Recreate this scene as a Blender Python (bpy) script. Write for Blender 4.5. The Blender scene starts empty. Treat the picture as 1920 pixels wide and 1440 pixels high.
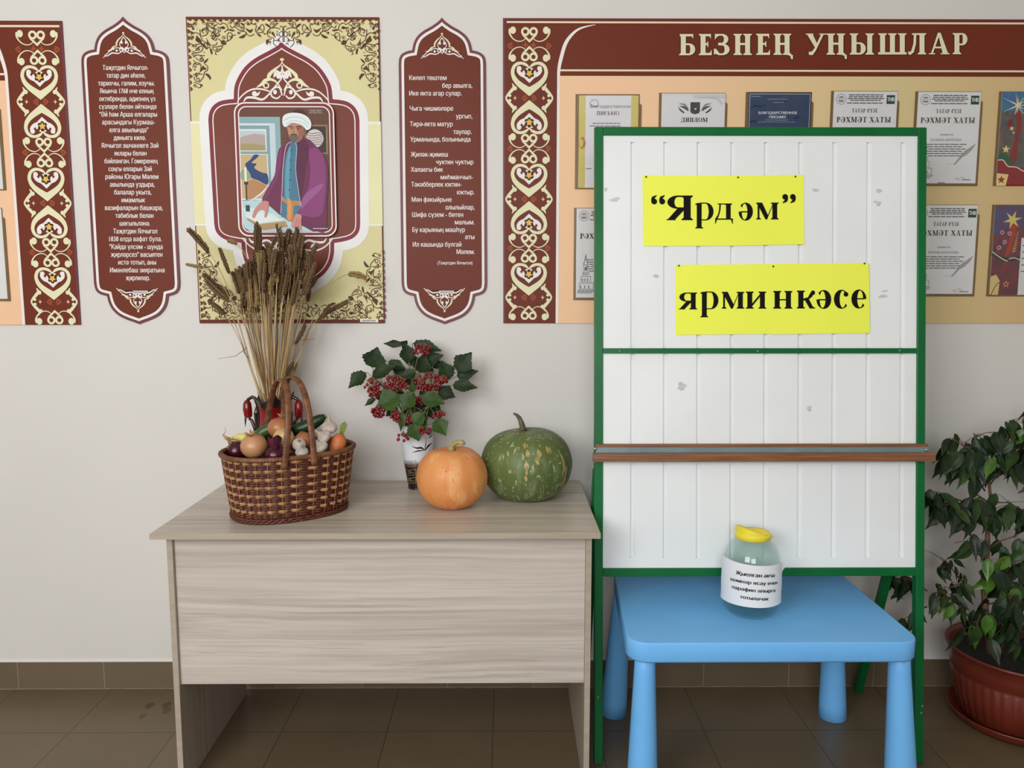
import bpy, bmesh, math, random
from mathutils import Vector, Matrix, Euler
from mathutils.geometry import tessellate_polygon

random.seed(7)
scene = bpy.context.scene
COL = scene.collection
PI = math.pi

# ------------------------------------------------------------------ camera
FPX, PITCH, ROLL, YAW, CX, CH = 1465.42, 0.113966, -0.00019, 0.007434, 0.348625, 1.38224
cd = bpy.data.cameras.new('camera')
cam = bpy.data.objects.new('camera', cd)
COL.objects.link(cam)
cd.sensor_fit = 'HORIZONTAL'
cd.sensor_width = 36.0
cd.lens = 36.0 * FPX / 1920.0
cd.clip_start = 0.05
_f = Vector((math.sin(YAW) * math.cos(PITCH), math.cos(YAW) * math.cos(PITCH), -math.sin(PITCH)))
_r = Vector((math.cos(YAW), -math.sin(YAW), 0))
_d = _f.cross(_r)
if _d.z > 0:
    _d = -_d
_r2 = math.cos(ROLL) * _r + math.sin(ROLL) * _d
_d2 = -math.sin(ROLL) * _r + math.cos(ROLL) * _d
EYE = Vector((CX, 0, CH))
_m = Matrix((_r2, -_d2, -_f)).transposed().to_4x4()
_m.translation = EYE
cam.matrix_world = _m
scene.camera = cam

# ------------------------------------------------------------------ world, daylight, exposure
world = bpy.data.worlds.new('world')
scene.world = world
world.use_nodes = True
world.node_tree.nodes['Background'].inputs[0].default_value = (0.93, 0.95, 1.0, 1)
world.node_tree.nodes['Background'].inputs[1].default_value = 0.32


def area(name, loc, target, sx, sy, power, color=(1, 1, 1)):
    l = bpy.data.lights.new(name, 'AREA')
    l.shape = 'RECTANGLE'
    l.size, l.size_y, l.energy, l.color = sx, sy, power, color
    o = bpy.data.objects.new(name, l)
    COL.objects.link(o)
    o.location = loc
    o.rotation_euler = (Vector(target) - Vector(loc)).to_track_quat('-Z', 'Y').to_euler()
    return o


area('daylight_window_near', (-1.5, -1.2, 2.15), (-0.1, 2.6, 1.05), 1.6, 1.5, 69, (0.98, 0.995, 1.0))
area('daylight_window_far', (0.1, -2.5, 2.1), (0.0, 2.6, 0.9), 1.6, 1.5, 63, (0.98, 0.995, 1.0))

scene.view_settings.view_transform = 'Standard'
scene.view_settings.look = 'None'
scene.view_settings.exposure = 0.04
scene.view_settings.gamma = 1.0
scene.view_settings.use_curve_mapping = False

# ------------------------------------------------------------------ geometry of the place
WALL_Y = 2.63526
DESK_Z = 0.75


def ray(px, py):
    return _f + _r2 * ((px - 960) / FPX) + _d2 * ((py - 720) / FPX)


def at(px, py, Y=WALL_Y):
    """the point of the vertical plane y = Y seen at a photo pixel"""
    v = ray(px, py)
    return EYE + v * (Y / v.y)


def atz(px, py, Z):
    v = ray(px, py)
    return EYE + v * ((Z - CH) / v.z)


EY0, ELEAN = 2.165, 0.1034          # front face of the leaning easel: y = EY0 + ELEAN * z


def ate(px, py, d=0.0):
    """the point of the leaning easel plane (d in front of it) seen at a photo pixel"""
    v = ray(px, py)
    # EYE.y + t v.y = EY0 - d + ELEAN (EYE.z + t v.z)
    t = (EY0 - d + ELEAN * EYE.z - EYE.y) / (v.y - ELEAN * v.z)
    return EYE + v * t


# ------------------------------------------------------------------ materials
def lin(c):
    c = c / 255.0
    return c / 12.92 if c <= 0.04045 else ((c + 0.055) / 1.055) ** 2.4


def rgb(c):
    if isinstance(c, str):
        c = (int(c[0:2], 16), int(c[2:4], 16), int(c[4:6], 16))
    return (lin(c[0]), lin(c[1]), lin(c[2]), 1.0)


_mats = {}


def mat(name, color, rough=0.6, vary=0.06, scale=20.0, stretch=(1, 1, 1), bump=0.0, bscale=60.0, coat=0.0,
        color2=None, spec=0.5, metal=0.0, trans=0.0):
    """principled material whose colour wanders with a procedural noise"""
    if name in _mats:
        return _mats[name]
    m = bpy.data.materials.new(name)
    m.use_nodes = True
    nt = m.node_tree
    b = nt.nodes['Principled BSDF']
    b.inputs['Roughness'].default_value = rough
    b.inputs['Metallic'].default_value = metal
    b.inputs['Specular IOR Level'].default_value = spec
    if coat:
        b.inputs['Coat Weight'].default_value = coat
        b.inputs['Coat Roughness'].default_value = 0.12
    c = rgb(color)
    if color2 is None:
        c2 = tuple(x * (1 - vary * 2.2) for x in c[:3]) + (1,)
        c1 = tuple(min(1, x * (1 + vary)) for x in c[:3]) + (1,)
    else:
        c1, c2 = c, rgb(color2)
    tc = nt.nodes.new('ShaderNodeTexCoord')
    mp = nt.nodes.new('ShaderNodeMapping')
    mp.inputs['Scale'].default_value = stretch
    nz = nt.nodes.new('ShaderNodeTexNoise')
    nz.inputs['Scale'].default_value = scale
    nz.inputs['Detail'].default_value = 4
    rp = nt.nodes.new('ShaderNodeValToRGB')
    rp.color_ramp.elements[0].position = 0.35
    rp.color_ramp.elements[1].position = 0.65
    rp.color_ramp.elements[0].color = c2
    rp.color_ramp.elements[1].color = c1
    L = nt.links.new
    L(tc.outputs['Object'], mp.inputs['Vector'])
    L(mp.outputs['Vector'], nz.inputs['Vector'])
    L(nz.outputs['Fac'], rp.inputs['Fac'])
    L(rp.outputs['Color'], b.inputs['Base Color'])
    if bump:
        n2 = nt.nodes.new('ShaderNodeTexNoise')
        n2.inputs['Scale'].default_value = bscale
        n2.inputs['Detail'].default_value = 3
        L(mp.outputs['Vector'], n2.inputs['Vector'])
        bp = nt.nodes.new('ShaderNodeBump')
        bp.inputs['Strength'].default_value = bump
        bp.inputs['Distance'].default_value = 0.004
        L(n2.outputs['Fac'], bp.inputs['Height'])
        L(bp.outputs['Normal'], b.inputs['Normal'])
    _mats[name] = m
    return m


def ink(color, rough=0.42):
    """printed colour"""
    key = color if isinstance(color, str) else '%02x%02x%02x' % color
    return mat('print_' + key + ('' if rough == 0.42 else '_m'), color, rough=rough, vary=0.015, scale=6, spec=0.16)


# ------------------------------------------------------------------ object helpers
ORIG = {}


def finish(o, parent):
    COL.objects.link(o)
    if parent is not None:
        o.parent = parent


def thing(name, label, cat, loc=(0, 0, 0), group=None):
    o = bpy.data.objects.new(name, None)
    o.empty_display_size = 0.05
    COL.objects.link(o)
    o.location = loc
    ORIG[o] = Vector(loc)
    o['label'] = label
    o['category'] = cat
    if group:
        o['group'] = group
    return o


def tag(o, label, cat, group=None):
    o['label'] = label
    o['category'] = cat
    if group:
        o['group'] = group
    return o


class MB:
    """collects shapes given in world coordinates, then links them as one mesh object"""

    def __init__(s):
        s.v, s.f, s.m, s.mats, s.sm = [], [], [], [], []

    def slot(s, m):
        if m not in s.mats:
            s.mats.append(m)
        return s.mats.index(m)

    def add(s, verts, faces, m, smooth=False):
        k, i = len(s.v), s.slot(m)
        s.v += [Vector(v) for v in verts]
        for f in faces:
            s.f.append(tuple(k + a for a in f))
            s.m.append(i)
            s.sm.append(smooth)
        return s

    def box(s, a, b, m):
        (x0, y0, z0), (x1, y1, z1) = a, b
        v = [(x, y, z) for x in (x0, x1) for y in (y0, y1) for z in (z0, z1)]
        return s.add(v, [(0, 1, 3, 2), (4, 6, 7, 5), (0, 4, 5, 1), (2, 3, 7, 6), (0, 2, 6, 4), (1, 5, 7, 3)], m)

    def hexa(s, v8, m):
        """bottom four then top four corners, both counter clockwise"""
        return s.add(v8, [(3, 2, 1, 0), (4, 5, 6, 7), (0, 1, 5, 4), (1, 2, 6, 5), (2, 3, 7, 6), (3, 0, 4, 7)], m)

    def beam(s, p, q, w, h, m, up=(0, 0, 1)):
        p, q = Vector(p), Vector(q)
        d = (q - p).normalized()
        a = d.cross(Vector(up)).normalized() * (w / 2)
        b = a.cross(d).normalized() * (h / 2)
        return s.hexa([p - a - b, p + a - b, p + a + b, p - a + b, q - a - b, q + a - b, q + a + b, q - a + b], m)

    def tube(s, pts, rad, m, n=8, cap=True, smooth=True, flat=1.0, closed=False):
        pts = [Vector(p) for p in pts]
        K = len(pts)
        rr = rad if isinstance(rad, (list, tuple)) else [rad] * K
        rings = []
        ref = None
        for i, p in enumerate(pts):
            a = pts[(i - 1) % K] if (closed or i) else p
            b = pts[(i + 1) % K] if (closed or i < K - 1) else p
            d = (b - a)
            d = d.normalized() if d.length > 1e-9 else Vector((0, 0, 1))
            if ref is None:
                ref = d.orthogonal().normalized()
            ref = (ref - d * ref.dot(d))
            ref = ref.normalized() if ref.length > 1e-6 else d.orthogonal().normalized()
            o = d.cross(ref)
            rings.append([p + (ref * math.cos(2 * PI * j / n) + o * math.sin(2 * PI * j / n) * flat) * rr[i] for j in range(n)])
        v = [q for r in rings for q in r]
        f = []
        for i in range(K if closed else K - 1):
            i2 = (i + 1) % K
            for j in range(n):
                f.append((i * n + j, i * n + (j + 1) % n, i2 * n + (j + 1) % n, i2 * n + j))
        if cap and not closed:
            f.append(tuple(range(n - 1, -1, -1)))
            f.append(tuple((K - 1) * n + j for j in range(n)))
        return s.add(v, f, m, smooth)

    def lathe(s, prof, c, m, n=48, smooth=True, fn=None, cap=False):
        """prof: (radius, z) from bottom to top about the vertical through c"""
        v, f = [], []
        for (r, z) in prof:
            for j in range(n):
                a = 2 * PI * j / n
                rr, zz = fn(r, z, a) if fn else (r, z)
                v.append((c[0] + rr * math.cos(a), c[1] + rr * math.sin(a), c[2] + zz))
        for i in range(len(prof) - 1):
            for j in range(n):
                f.append((i * n + j, i * n + (j + 1) % n, (i + 1) * n + (j + 1) % n, (i + 1) * n + j))
        if cap:
            f.append(tuple(range(n - 1, -1, -1)))
            f.append(tuple((len(prof) - 1) * n + j for j in range(n)))
        return s.add(v, f, m, smooth)

    def ball(s, c, r, m, n=12, k=8, M=None):
        rx, ry, rz = r if isinstance(r, (tuple, list)) else (r, r, r)
        c = Vector(c)
        v, f = [], []
        for i in range(k + 1):
            t = PI * i / k
            for j in range(n):
                a = 2 * PI * j / n
                q = Vector((rx * math.sin(t) * math.cos(a), ry * math.sin(t) * math.sin(a), -rz * math.cos(t)))
                v.append(c + (M @ q if M else q))
        for i in range(k):
            for j in range(n):
                f.append((i * n + j, i * n + (j + 1) % n, (i + 1) * n + (j + 1) % n, (i + 1) * n + j))
        return s.add(v, f, m, True)

    def prism(s, loop, depth, m):
        """outline in an x,z plane (world points), extruded by depth along +y"""
        loop = [Vector(p) for p in loop]
        n = len(loop)
        tri = tessellate_polygon([[Vector((p.x, p.z, 0)) for p in loop]])
        v = loop + [p + Vector((0, depth, 0)) for p in loop]
        f = [tuple(t) for t in tri] + [tuple(n + a for a in reversed(t)) for t in tri]
        f += [(i, (i + 1) % n, n + (i + 1) % n, n + i) for i in range(n)]
        return s.add(v, f, m)

    def build(s, name, parent=None, bevel=0.0, subsurf=0, label=None, weld=True, seg=2):
        org = ORIG.get(parent, Vector((0, 0, 0))) if parent is not None else Vector((0, 0, 0))
        me = bpy.data.meshes.new(name)
        me.from_pydata([v - org for v in s.v], [], s.f)
        for m in s.mats:
            me.materials.append(m)
        for p, i, sm in zip(me.polygons, s.m, s.sm):
            p.material_index = i
            p.use_smooth = sm
        if weld:
            bm = bmesh.new()
            bm.from_mesh(me)
            bmesh.ops.remove_doubles(bm, verts=bm.verts, dist=1e-6)
            bmesh.ops.recalc_face_normals(bm, faces=bm.faces)
            bm.to_mesh(me)
            bm.free()
        me.update()
        o = bpy.data.objects.new(name, me)
        finish(o, parent)
        ORIG[o] = org
        if bevel:
            b = o.modifiers.new('bevel', 'BEVEL')
            b.width = bevel
            b.segments = seg
            b.limit_method = 'ANGLE'
            b.angle_limit = math.radians(40)
        if subsurf:
            b = o.modifiers.new('subsurf', 'SUBSURF')
            b.levels = b.render_levels = subsurf
        if label:
            o['label'] = label
        return o


def struct(o):
    o['kind'] = 'structure'
    return o


# ------------------------------------------------------------------ flat printed art
def catmull(pts, k=6, closed=False):
    P = [Vector((p[0], p[1])) for p in pts]
    n = len(P)
    if n < 3:
        return P
    out = []
    rng = range(n) if closed else range(n - 1)
    for i in rng:
        if closed:
            a, b, c, d = P[i - 1], P[i], P[(i + 1) % n], P[(i + 2) % n]
        else:
            a, b, c, d = P[max(i - 1, 0)], P[i], P[i + 1], P[min(i + 2, n - 1)]
        for j in range(k):
            t = j / k
            out.append(0.5 * ((2 * b) + (c - a) * t + (2 * a - 5 * b + 4 * c - d) * t * t + (3 * b - a - 3 * c + d) * t ** 3))
    if not closed:
        out.append(P[-1])
    return out


_fontcache = {}
_caph = None


def text_mesh(s, bold=0.0, space=1.0):
    """triangles of a line of lettering: outlines of the built-in font, filled contour by contour"""
    if s in _fontcache:
        return _fontcache[s]
    cu = bpy.data.curves.new('lettering_source', 'FONT')
    cu.body = s
    cu.size = 1.0
    cu.fill_mode = 'NONE'
    cu.resolution_u = 3
    o = bpy.data.objects.new('lettering_source', cu)
    COL.objects.link(o)
    ev = o.evaluated_get(bpy.context.evaluated_depsgraph_get())
    me = ev.to_mesh()
    co = [(q.co.x, q.co.y) for q in me.vertices]
    nb = {}
    for e in me.edges:
        a_, b_ = e.vertices
        nb.setdefault(a_, []).append(b_)
        nb.setdefault(b_, []).append(a_)
    ev.to_mesh_clear()
    bpy.data.objects.remove(o)
    bpy.data.curves.remove(cu)
    seen, loops = set(), []
    for k in range(len(co)):
        if k in seen or k not in nb:
            continue
        lp, cur = [], k
        while cur is not None and cur not in seen:
            seen.add(cur)
            lp.append(cur)
            cur = next((n for n in sorted(nb[cur]) if n not in seen), None)
        pts = []
        for q in lp:
            if not pts or (co[q][0] - pts[-1][0]) ** 2 + (co[q][1] - pts[-1][1]) ** 2 > 1e-9:
                pts.append(co[q])
        if len(pts) > 2:
            loops.append(pts)

    # contours that overlap in x make one letter; each letter is filled band by band (non-zero winding)
    loops.sort(key=lambda L_: min(p[0] for p in L_))
    groups = []
    for L_ in loops:
        x0, x1 = min(p[0] for p in L_), max(p[0] for p in L_)
        if groups and x0 < groups[-1][0]:
            groups[-1][1].append(L_)
            groups[-1][0] = max(groups[-1][0], x1)
        else:
            groups.append([x1, [L_]])
    v, f = [], []
    for _x, Ls in groups:
        ys = []
        for y in sorted(p[1] for L_ in Ls for p in L_):
            if not ys or y - ys[-1] > .006:
                ys.append(y)
        segs = []
        for L_ in Ls:
            for q in range(len(L_)):
                (x1, y1), (x2, y2) = L_[q - 1], L_[q]
                if abs(y1 - y2) > 1e-7:
                    segs.append((x1, y1, x2, y2, 1 if y2 > y1 else -1) if y2 > y1 else (x2, y2, x1, y1, -1))
        for b0, b1 in zip(ys, ys[1:]):
            m = (b0 + b1) / 2
            act = []
            for (x1, y1, x2, y2, w_) in segs:
                if y1 <= m < y2:
                    fx = lambda y: x1 + (x2 - x1) * (y - y1) / (y2 - y1)
                    act.append((fx(m), fx(max(b0, y1)), fx(min(b1, y2)), w_))
            act.sort()
            wn = 0
            for q in act:
                if wn == 0:
                    st = q
                wn += q[3]
                if wn == 0:
                    k = len(v)
                    v += [(st[1], b0), (q[1], b0), (q[2], b1), (st[2], b1)]
                    f.append((k, k + 1, k + 2, k + 3))
    _fontcache[s] = (v, f)
    return v, f


def cap_height():
    global _caph
    if _caph is None:
        v, f = text_mesh('Н')
        _caph = max(q[1] for q in v)
    return _caph


class Art:
    """flat shapes in 2D units (y downwards like the photo), laid on a surface by fn(x, y, lift)"""

    def __init__(s, fn, step=0.0003, base=0.0003):
        s.fn, s.step, s.base, s.mb, s.tf, s.cnt = fn, step, base, MB(), None, 0

    def P(s, x, y, L):
        if s.tf:
            x, y = s.tf(x, y)
        return s.fn(x, y, s.base + s.step * L)

    def raw(s, pts, faces, c, L):
        s.cnt += 1
        L = L + (s.cnt % 23) * 0.04
        s.mb.add([s.P(p[0], p[1], L) for p in pts], faces, c if not isinstance(c, (str, tuple)) else ink(c))

    def poly(s, pts, c, L=1, smooth=0, holes=()):
        pts = catmull(pts, smooth, True) if smooth else pts
        loops = [[Vector((p[0], p[1], 0)) for p in pts]]
        for h in holes:
            loops.append([Vector((p[0], p[1], 0)) for p in h])
        tri = tessellate_polygon(loops)
        flat = [p for l in loops for p in l]
        s.raw(flat, [tuple(t) for t in tri], c, L)

    def rect(s, x0, y0, x1, y1, c, L=1):
        s.raw([(x0, y0), (x1, y0), (x1, y1), (x0, y1)], [(0, 1, 2, 3)], c, L)

    def ell(s, x, y, rx, ry, c, L=1, n=20):
        s.raw([(x + rx * math.cos(2 * PI * i / n), y + ry * math.sin(2 * PI * i / n)) for i in range(n)], [tuple(range(n))], c, L)

    def ring(s, x, y, r1, r2, c, L=1, n=24, ry=1.0):
        v, f = [], []
        for i in range(n):
            a = 2 * PI * i / n
            v += [(x + r1 * math.cos(a), y + ry * r1 * math.sin(a)), (x + r2 * math.cos(a), y + ry * r2 * math.sin(a))]
            j = (i + 1) % n
            f.append((2 * i, 2 * i + 1, 2 * j + 1, 2 * j))
        s.raw(v, f, c, L)

    def line(s, pts, w, c, L=1, smooth=6, closed=False):
        """ribbon along a path; w a width or a list of widths along it"""
        n0 = len(pts)
        P = catmull(pts, smooth, closed) if smooth and n0 > 2 else [Vector((p[0], p[1])) for p in pts]
        n = len(P)
        if isinstance(w, (list, tuple)):
            ws = []
            for i in range(n):
                t = i / (n - 1) * (len(w) - 1)
                k = min(int(t), len(w) - 2)
                ws.append(w[k] + (w[k + 1] - w[k]) * (t - k))
        else:
            ws = [w] * n
        v, f = [], []
        for i in range(n):
            a = P[i - 1] if (i or closed) else P[i]
            b = P[(i + 1) % n] if (closed or i < n - 1) else P[i]
            d = b - a
            d = d.normalized() if d.length > 1e-9 else Vector((1, 0))
            nn = Vector((-d.y, d.x)) * ws[i] / 2
            v += [P[i] + nn, P[i] - nn]
        for i in range(n if closed else n - 1):
            j = (i + 1) % n
            f.append((2 * i, 2 * i + 1, 2 * j + 1, 2 * j))
        s.raw(v, f, c, L)

    def text(s, st, x0, x1, yb, cap, c, L=1, bold=0.012, space=1.0, slant=0.0, rise=0.0):
        """lettering from x0 to x1 on baseline yb with the given capital height"""
        v, f = text_mesh(st, 0.0, space)
        a, b = min(q[0] for q in v), max(q[0] for q in v)
        k = (x1 - x0) / (b - a)
        h = cap / cap_height()
        for o in ((-1, 0, 1) if bold else (0,)):
            o *= bold * 1.6 * h * .6
            s.raw([(x0 + o + (q[0] - a) * k + slant * q[1] * h, yb - q[1] * h + rise * (q[0] - a) / (b - a)) for q in v], f, c, L)

    def glyph(s, ch, x0, x1, yt, yb, c, L=1, S=0.29, T=0.07):
        h = yb - yt
        for loop in glyph_shapes(ch, (x1 - x0) / h, S, T):
            s.poly([(x0 + p[0] * h, yb - p[1] * h) for p in loop], c, L)

    def word(s, st, x0, x1, yt, yb, c, L=1, S=0.2, T=0.06, gap=0.12):
        """a word in the serif alphabet spread from x0 to x1"""
        wd = {'М': 1.2, 'Ш': 1.35, 'Ы': 1.25, 'Д': 1.0, ' ': 0.45, 'О': 0.95, 'Х': 0.95, 'Р': 0.75, 'С': 0.8, 'Е': .75, 'Ь': .75, 'Ү': .9, 'З': .7}
        h = yb - yt
        tot = sum(wd.get(q, 0.9) + gap for q in st) - gap
        k = (x1 - x0) / tot
        x = x0
        for q in st:
            w = wd.get(q, 0.9) * k
            if q != ' ':
                s.glyph(q, x, x + w, yt, yb, c, L, S, T)
            x += w + gap * k

    def scribble(s, x0, x1, y, h, c, L=1, n=6, rnd=random):
        """a line of print too small to read"""
        x = x0
        while x < x1 - 1e-6:
            w = (x1 - x0) / n * rnd.uniform(0.6, 1.25)
            xe = min(x1, x + w)
            s.rect(x, y - h / 2, xe, y + h / 2, c, L)
            x = xe + (x1 - x0) * 0.018

    def build(s, name, parent=None, label=None):
        return s.mb.build(name, parent, weld=False, label=label)


def _rect(x0, y0, x1, y1):
    return [(x0, y0), (x1, y0), (x1, y1), (x0, y1)]


def _arc(cx, cy, rx, ry, a0, a1, n=14):
    return [(cx + rx * math.cos(math.radians(a0 + (a1 - a0) * i / n)), cy + ry * math.sin(math.radians(a0 + (a1 - a0) * i / n))) for i in range(n + 1)]


def _band(o, i):
    """strip between two arcs with as many points each"""
    return [[o[k], o[k + 1], i[k + 1], i[k]] for k in range(len(o) - 1)]


def glyph_shapes(ch, w, S, T):
    """polygons of a bold serif letter, height 1, width w"""
    e = 0.09
    t = 0.055
    R = []

    def stem(x, y0=0.0, y1=1.0, W=S, b=1, tp=1):
        R.append(_rect(x, y0, x + W, y1))
        for on, y, sg in ((b, y0, 1), (tp, y1, -1)):
            if on:
                R.append([(x - e, y), (x + W + e, y), (x + W + e, y + sg * t * 0.6), (x + W, y + sg * t * 2), (x, y + sg * t * 2), (x - e, y + sg * t * 0.6)])

    def bowl(x, y0, y1, xr, W=S):
        """to the right of x, reaching xr"""
        c, r = (y0 + y1) / 2, (y1 - y0) / 2
        m = (xr - x) * 0.35
        R.extend(_band(_arc(x + m, c, xr - x - m, r, -90, 90), _arc(x + m, c, max(xr - x - m - W, .02), r - T, -90, 90)))
        R.append(_rect(x - .02, y0, x + m, y0 + T))
        R.append(_rect(x - .02, y1 - T, x + m, y1))

    def flip(P, ax=True):
        return [[((w - x) if ax else x, y if ax else 1 - y) for x, y in q] for q in P]

    def rot(P):
        return [[(w - x, 1 - y) for x, y in q] for q in P]

    def ring():
        R.extend(_band(_arc(w / 2, .5, w / 2, .52, 0, 360, 28), _arc(w / 2, .5, w / 2 - S * .95, .52 - T, 0, 360, 28)))

    def ee():
        o = _arc(w / 2, .5, w / 2, .52, 0, 318, 26)
        i = _arc(w / 2 + .07, .5, w / 2 - .07 - S * .62, .52 - T, 0, 330, 26)
        R.extend(_band(o, i))
        R.append(_rect(S * .6, .48, w - S * .4, .48 + T * 1.1))

    if ch in 'еe':
        ee()
    elif ch in 'әӘ':
        ee()
        R = rot(R)
    elif ch in 'сС':
        R.extend(_band(_arc(w / 2, .5, w / 2, .52, 50, 318, 24), _arc(w / 2 + .07, .5, w / 2 - .07 - S * .6, .52 - T, 50, 330, 24)))
        R.append(_arc(w * .8, .77, .13, .13, 0, 360, 14))
    elif ch in 'оО':
        ring()
    elif ch in 'нНҢ':
        stem(e)
        stem(w - e - S)
        R.append(_rect(e + S * .9, .47, w - e - S * .9, .47 + T * 1.2))
        if ch == 'Ң':
            R.append([(w - e, 0.0), (w + .07, 0.0), (w + .07, -.2), (w - .02, -.2), (w - .05, -.05), (w - e - S * .5, 0)])
    elif ch in 'иИ':
        stem(e)
        stem(w - e - S)
        R.append([(e + S * .8, .08), (e + S * .8, .24), (w - e - S * .8, .92), (w - e - S * .8, .76)])
    elif ch in 'пП':
        stem(e)
        stem(w - e - S)
        R.append(_rect(e, 1 - T * 1.1, w - e, 1))
    elif ch in 'мМ':
        tw = T + .05
        stem(e, W=tw, tp=0)
        stem(w - e - S)
        mid = w * .45
        R.append([(e - .08, 1), (e + S * .95, 1), (mid + S * .42, .22), (mid + .03, 0.0), (mid - .05, 0.0), (e + .02, .86), (e - .08, 1 - t)])
        R.append([(mid - .02, 0), (mid + .05, 0), (w - e - S * .7, 1), (w - e - S * .95, .9)])
    elif ch in 'к':
        stem(e)
        R.append([(e + S, .44), (e + S, .56), (w * .62, .62), (w * .75, .86), (w * .9, 1.0), (w * .97, .95), (w * .86, .66), (w * .66, .5)])
        R.append(_arc(w * .9, .88, .12, .13, 0, 360, 12))
        R.append([(w * .42, .52), (w * .66, .56), (w * .9, .1), (w + .02, .05), (w + .02, 0), (w * .72, 0)])
    elif ch in 'рР':
        if ch == 'р':
            stem(e, -.49, 1.0, tp=0)
            R.append([(e - e, .95), (e + S, 1.03), (e + S, .9), (e, .88), (0, .9)])
            bowl(e + S, -.02, 1.02, w)
        else:
            stem(e)
            bowl(e + S, .42, 1.0, w)
    elif ch in 'яЯ':
        stem(w - e - S)
        n0 = len(R)
        bowl(e + S, .46, 1.0, w)
        R[n0:] = flip(R[n0:])
        R.append([(w * .42, .5), (w * .42 + S * 1.15, .5), (S * 1.15, .04), (S * 1.2, 0), (-.03, 0), (-.03, .04), (.03, .05)])
    elif ch in 'дД':
        stem(w - e * 1.5 - S, .03, 1.0, b=0)
        R.append([(w * .24, 1), (w * .24 + .09, 1), (w * .24 + .07, .6), (w * .2, .2), (w * .12, .05), (w * .0, .05), (w * .15, .3), (w * .22, .6)])
        R.append(_rect(w * .14, 1 - T, w * .8, 1))
        R.append(_rect(0, 0, w, T * 1.3))
        R.append([(0, T), (.11, 0), (.05, -.22), (0, -.26)])
        R.append([(w, T), (w - .11, 0), (w - .05, -.22), (w, -.26)])
    elif ch in 'Б':
        stem(e, tp=0)
        R.append(_rect(e - .05, 1 - T * 1.3, w * .88, 1))
        R.append([(w * .88, 1), (w * .88, .76), (w * .78, .9), (w * .7, 1 - T)])
        bowl(e + S, 0, .56, w)
    elif ch in 'Е':
        stem(e)
        for y0, y1, x1 in ((0, T * 1.3, w), (1 - T * 1.3, 1, w * .94), (.47, .47 + T * 1.2, w * .74)):
            R.append(_rect(e, y0, x1, y1))
        R.append([(w * .94, 1), (w * .94, .76), (w * .8, 1 - T)])
        R.append([(w, 0), (w, .26), (w * .82, T)])
        R.append(_rect(w * .66, .38, w * .74, .64))
    elif ch in 'З':
        bowl(w * .3, .5, 1.0, w * .92, S * .9)
        bowl(w * .3, 0, .54, w, S)
        R.append([(0, .3), (.1, .3), (w * .36, T), (w * .3, 0), (w * .1, .06), (0, .02)])
        R.append([(w * .06, .72), (w * .06, 1.0), (w * .36, 1.0), (w * .36, 1 - T), (w * .2, .86)])
    elif ch == 'Ү':
        R.append([(-.02, 1), (S * 1.1, 1), (w * .56, .42), (w * .42, .36)])
        R.append([(w - .1, 1), (w - .2, 1), (w * .46, .42), (w * .56, .36)])
        stem((w - S) / 2, 0, .46, tp=0)
        R.append(_rect(-.05, 1 - t, S * 1.3, 1))
        R.append(_rect(w * .66, 1 - t, w + .03, 1))
    elif ch in 'У':
        R.append([(-.02, 1), (S * 1.1, 1), (w * .58, .46), (w * .46, .3)])
        R.append([(w * .78, 1), (w * .92, 1), (w * .48, .2), (w * .3, -.02), (w * .1, 0.0), (w * .1, .14), (w * .28, .16), (w * .42, .34)])
        R.append(_rect(-.05, 1 - t, S * 1.3, 1))
        R.append(_rect(w * .66, 1 - t, w + .03, 1))
    elif ch in 'ЫЬ':
        k = w if ch == 'Ь' else w * .66
        stem(e)
        bowl(e + S, 0, .58, k)
        if ch == 'Ы':
            stem(w - e - S)
    elif ch in 'Ш':
        for x in (e, (w - S) / 2, w - e - S):
            stem(x, b=0)
        R.append(_rect(0, 0, w, T * 1.3))
    elif ch in 'Л':
        stem(w - e - S)
        R.append([(w * .3, 1), (w * .3 + .12, 1), (w * .42, .5), (w * .3, .1), (w * .1, -.03), (-.02, 0.02), (0, .14), (w * .14, .14), (w * .27, .5)])
        R.append(_rect(w * .2, 1 - T, w - e, 1))
    elif ch in 'А':
        R.append([(w * .44, 1.02), (w * .58, 1.02), (w - .02, 0), (w - S * 1.2, 0)])
        R.append([(w * .44, 1.02), (w * .52, .9), (w * .17, 0), (w * .07, 0)])
        R.append(_rect(w * .22, .28, w * .74, .28 + T))
        R.append(_rect(-.02, 0, w * .3, t))
        R.append(_rect(w * .58, 0, w + .04, t))
    elif ch in 'Х':
        R.append([(0.02, 1), (S * 1.2, 1), (w, 0), (w - S * 1.2, 0)])
        R.append([(w - .1, 1), (w - .22, 1), (0.04, 0), (.14, 0)])
        for x0, x1, y in ((-.02, w * .4, 0), (w * .56, w + .03, 0), (-.02, w * .44, 1 - t), (w * .62, w + .02, 1 - t)):
            R.append(_rect(x0, y, x1, y + t))
    elif ch in 'Т':
        stem((w - S) / 2, tp=0)
        R.append(_rect(0, 1 - T * 1.2, w, 1))
        R.append([(0, 1), (.07, .74), (.0, .74)])
        R.append([(w, 1), (w - .07, .74), (w, .74)])
    elif ch in '“':
        for k in (0, w * .55):
            r = w * .2
            R.append(_arc(k + r, r, r, r, 0, 360, 16))
            R.append([(k + .0, r), (k + r, r * 1.9), (k + r * 2, 1), (k + r * 1.6, 1), (k + r * .3, .85), (k - .01, .55)])
    elif ch in '”':
        R = rot(glyph_shapes('“', w, S, T))
    return R

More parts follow.
